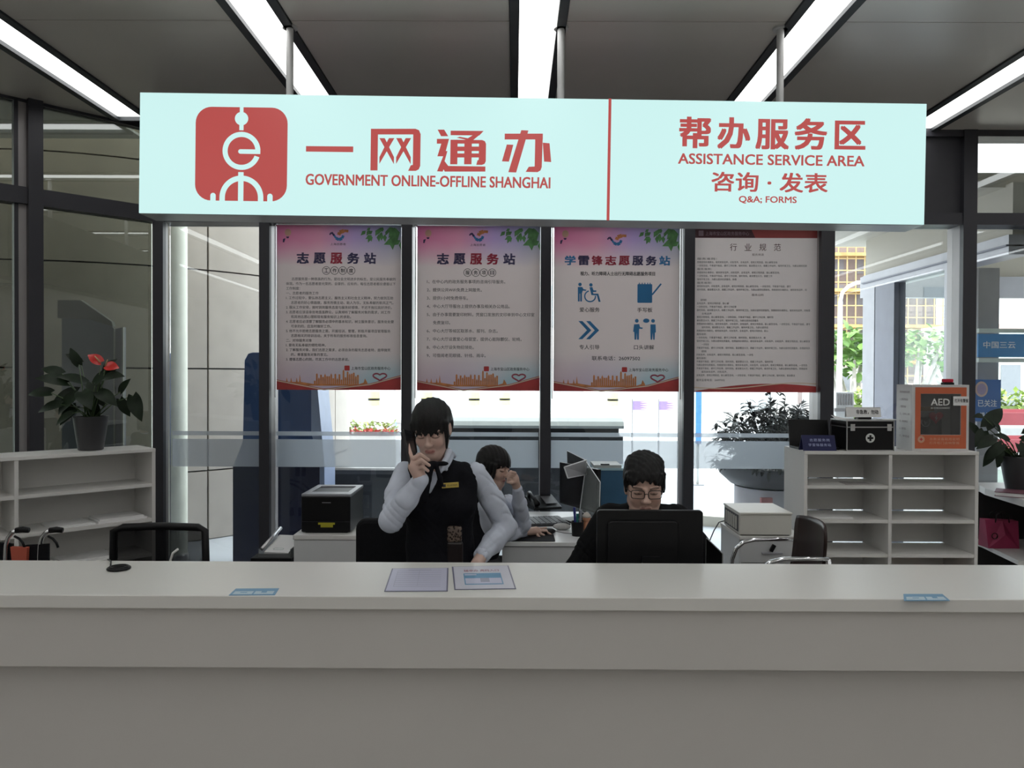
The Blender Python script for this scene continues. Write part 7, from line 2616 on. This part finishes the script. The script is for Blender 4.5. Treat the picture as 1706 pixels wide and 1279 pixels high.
# right hand on the mouse
zt_ = dz_ + .03
hm = lambda px, py, D: A3(P(px, py, D))
S.cap(wrN, hm(893, 884, 4.80), .024, .027, .012)
S.ell(hm(893, 885, 4.80), (.034, .032, .019), None, .008)
S.path([hm(898, 881, 4.83), hm(909, 880, 4.86), hm(920, 887, 4.86)], [.0098, .009, .0075], .0035)
S.path([hm(899, 884, 4.81), hm(910, 884, 4.83), hm(919, 892, 4.82)], [.0098, .009, .0075], .0035)
S.path([hm(898, 888, 4.79), hm(905, 891, 4.79), hm(910, 898, 4.77)], [.0095, .0088, .0074], .0035)
S.path([hm(895, 891, 4.77), hm(899, 895, 4.75), hm(903, 900, 4.74)], [.0088, .008, .007], .0035)
S.path([hm(886, 885, 4.83), hm(895, 881, 4.87), hm(903, 883, 4.89)], [.011, .010, .0085], .005)
# left hand, loosely closed at the mouth
S.cap(wrF, hm(857, 799, 4.50), .024, .028, .012)
S.ell(hm(856, 796, 4.50), (.028, .024, .032), None, .008)
for i in range(4):
    S.path([hm(858 - 1.5 * i, 788 + 3.6 * i, 4.485), hm(851 - i, 786 + 3.8 * i, 4.47), hm(846, 792 + 3.4 * i, 4.48)], [.0100, .0095, .008], .0035)
S.path([hm(861, 802, 4.49), hm(852, 804, 4.47), hm(846, 803, 4.475)], [.011, .0095, .008], .005)
for e in (-1, 1):
    S.path([(BXc - .03, 4.6 + e * .09, .56), (BXc + .38, 4.6 + e * .10 + .0, .54), (BXc + .34, 4.6 + e * .10, .09)], [.06, .05, .035], .02)
V, Q = S.mesh()
build_np('body', V, Q, M_skin, w3, LOC, skin_tone(V, h, (.56, .385, .315), (.42, .20, .18)))
S = Sdf(0.004)
h.ell(S, (0, .012, .044), (.083, .106, .084), .02)
h.ell(S, (0, .045, -.01), (.082, .074, .100), .03)
h.ell(S, (0, -.125, -.045), (.070, .085, .098), .010, '-')
rows = []
for i in range(13):
    a = -1 + 2 * i / 12
    x0_ = a * .064
    rows.append(((x0_, -.080 + .034 * a * a, .055), (x0_ * 1.06, -.0985 + .040 * a * a, .028 + .007 * math.sin(i * 2)), .011, .004))
for e in (-1, 1):
    for q in range(4):
        rows.append(((e * .074, -.05 + .025 * q, .03), (e * .078, -.052 + .024 * q, -.045 - .012 * q), .013, .009))
hair_strands(S, h, rows, .008)
S.fold(lambda X, Y, Z: 0.0013 * np.sin(240 * X + 120 * Y))
V, Q = S.mesh()
build_np('hair', V, Q, M_hair, w3, LOC)
S = Sdf(0.005)
S.ell((BXc + .01, 4.6, .96), (.105, .150, .15), None, .03).ell((BXc - .02, 4.6, .76), (.105, .140, .17), None, .05)
S.cap(shN + A3((0, .03, 0)), shF - A3((0, .03, 0)), .045, .045, .03)
S.path([shN, shN * .5 + elN * .5, elN, elN * .4 + wrN * .6, wrN], [.056, .053, .050, .043, .032], .02)
S.path([shF, shF * .5 + elF * .5, elF, elF * .4 + wrF * .6, wrF], [.056, .054, .050, .043, .031], .02)
S.cap(h(-.03, -.01, -.105), h(.0, -.06, -.135), .014, .016, .01).cap(h(.03, -.01, -.105), h(.0, -.06, -.135), .014, .016, .01)
S.fold(folds(.0042, 110, 3))
V, Q = S.mesh()
build_np('shirt', V, Q, M_shirt, w3, LOC)
S = Sdf(0.005)
S.ell((BXc + .01, 4.6, .955), (.115, .150, .15), None, .03).ell((BXc - .02, 4.6, .76), (.113, .148, .17), None, .05)
S.cap(A3((BXc + .01, 4.50, 1.055)), A3((BXc + .02, 4.70, 1.055)), .046, .046, .03)
S.cap(shN + A3((.0, -.05, -.03)), shN + A3((0, -.03, .05)), .045, .035, .01, '-')
S.cap(shF + A3((.02, .05, -.03)), shF + A3((0, .03, .05)), .045, .035, .01, '-')
S.cap(h(0, .02, -.06), h(0, .0, -.15), .058, .05, .01, '-')
S.cap((BXc + .13, 4.58, .95), (BXc + .10, 4.58, 1.08), .008, .045, .006, '-')
V, Q = S.mesh()
build_np('vest', V, Q, M_vest, w3, LOC)
S = Sdf(0.004)
kk = h(0, -.062, -.140)
S.ell(kk, (.016, .018, .014), None, .006).path([kk, kk + A3((.012, -.01, -.05)), kk + A3((.02, -.012, -.11))], [.010, .014, .012], .006)
V, Q = S.mesh()
build_np('neck_ribbon', V, Q, M_vest, w3, LOC)
S = Sdf(0.008)
S.ell((BXc - .04, 4.6, .60), (.14, .17, .11), None, .03)
for e in (-1, 1):
    S.path([(BXc - .03, 4.6 + e * .085, .57), (BXc + .36, 4.6 + e * .10, .56), (BXc + .33, 4.6 + e * .10, .08)], [.085, .07, .052], .02)
V, Q = S.mesh()
build_np('trousers', V, Q, M_trous, w3, LOC)
for e in (-1, 1):
    S = Sdf(0.006)
    S.ell((BXc + .38, 4.6 + e * .10, .032), (.115, .042, .036), None, .01).cap((BXc + .33, 4.6 + e * .10, .05), (BXc + .33, 4.6 + e * .10, .09), .035, .035, .02)
    V, Q = S.mesh()
    V[:, 2] = np.maximum(V[:, 2], 0.0)
    build_np('shoe', V, Q, M_black, w3, LOC)
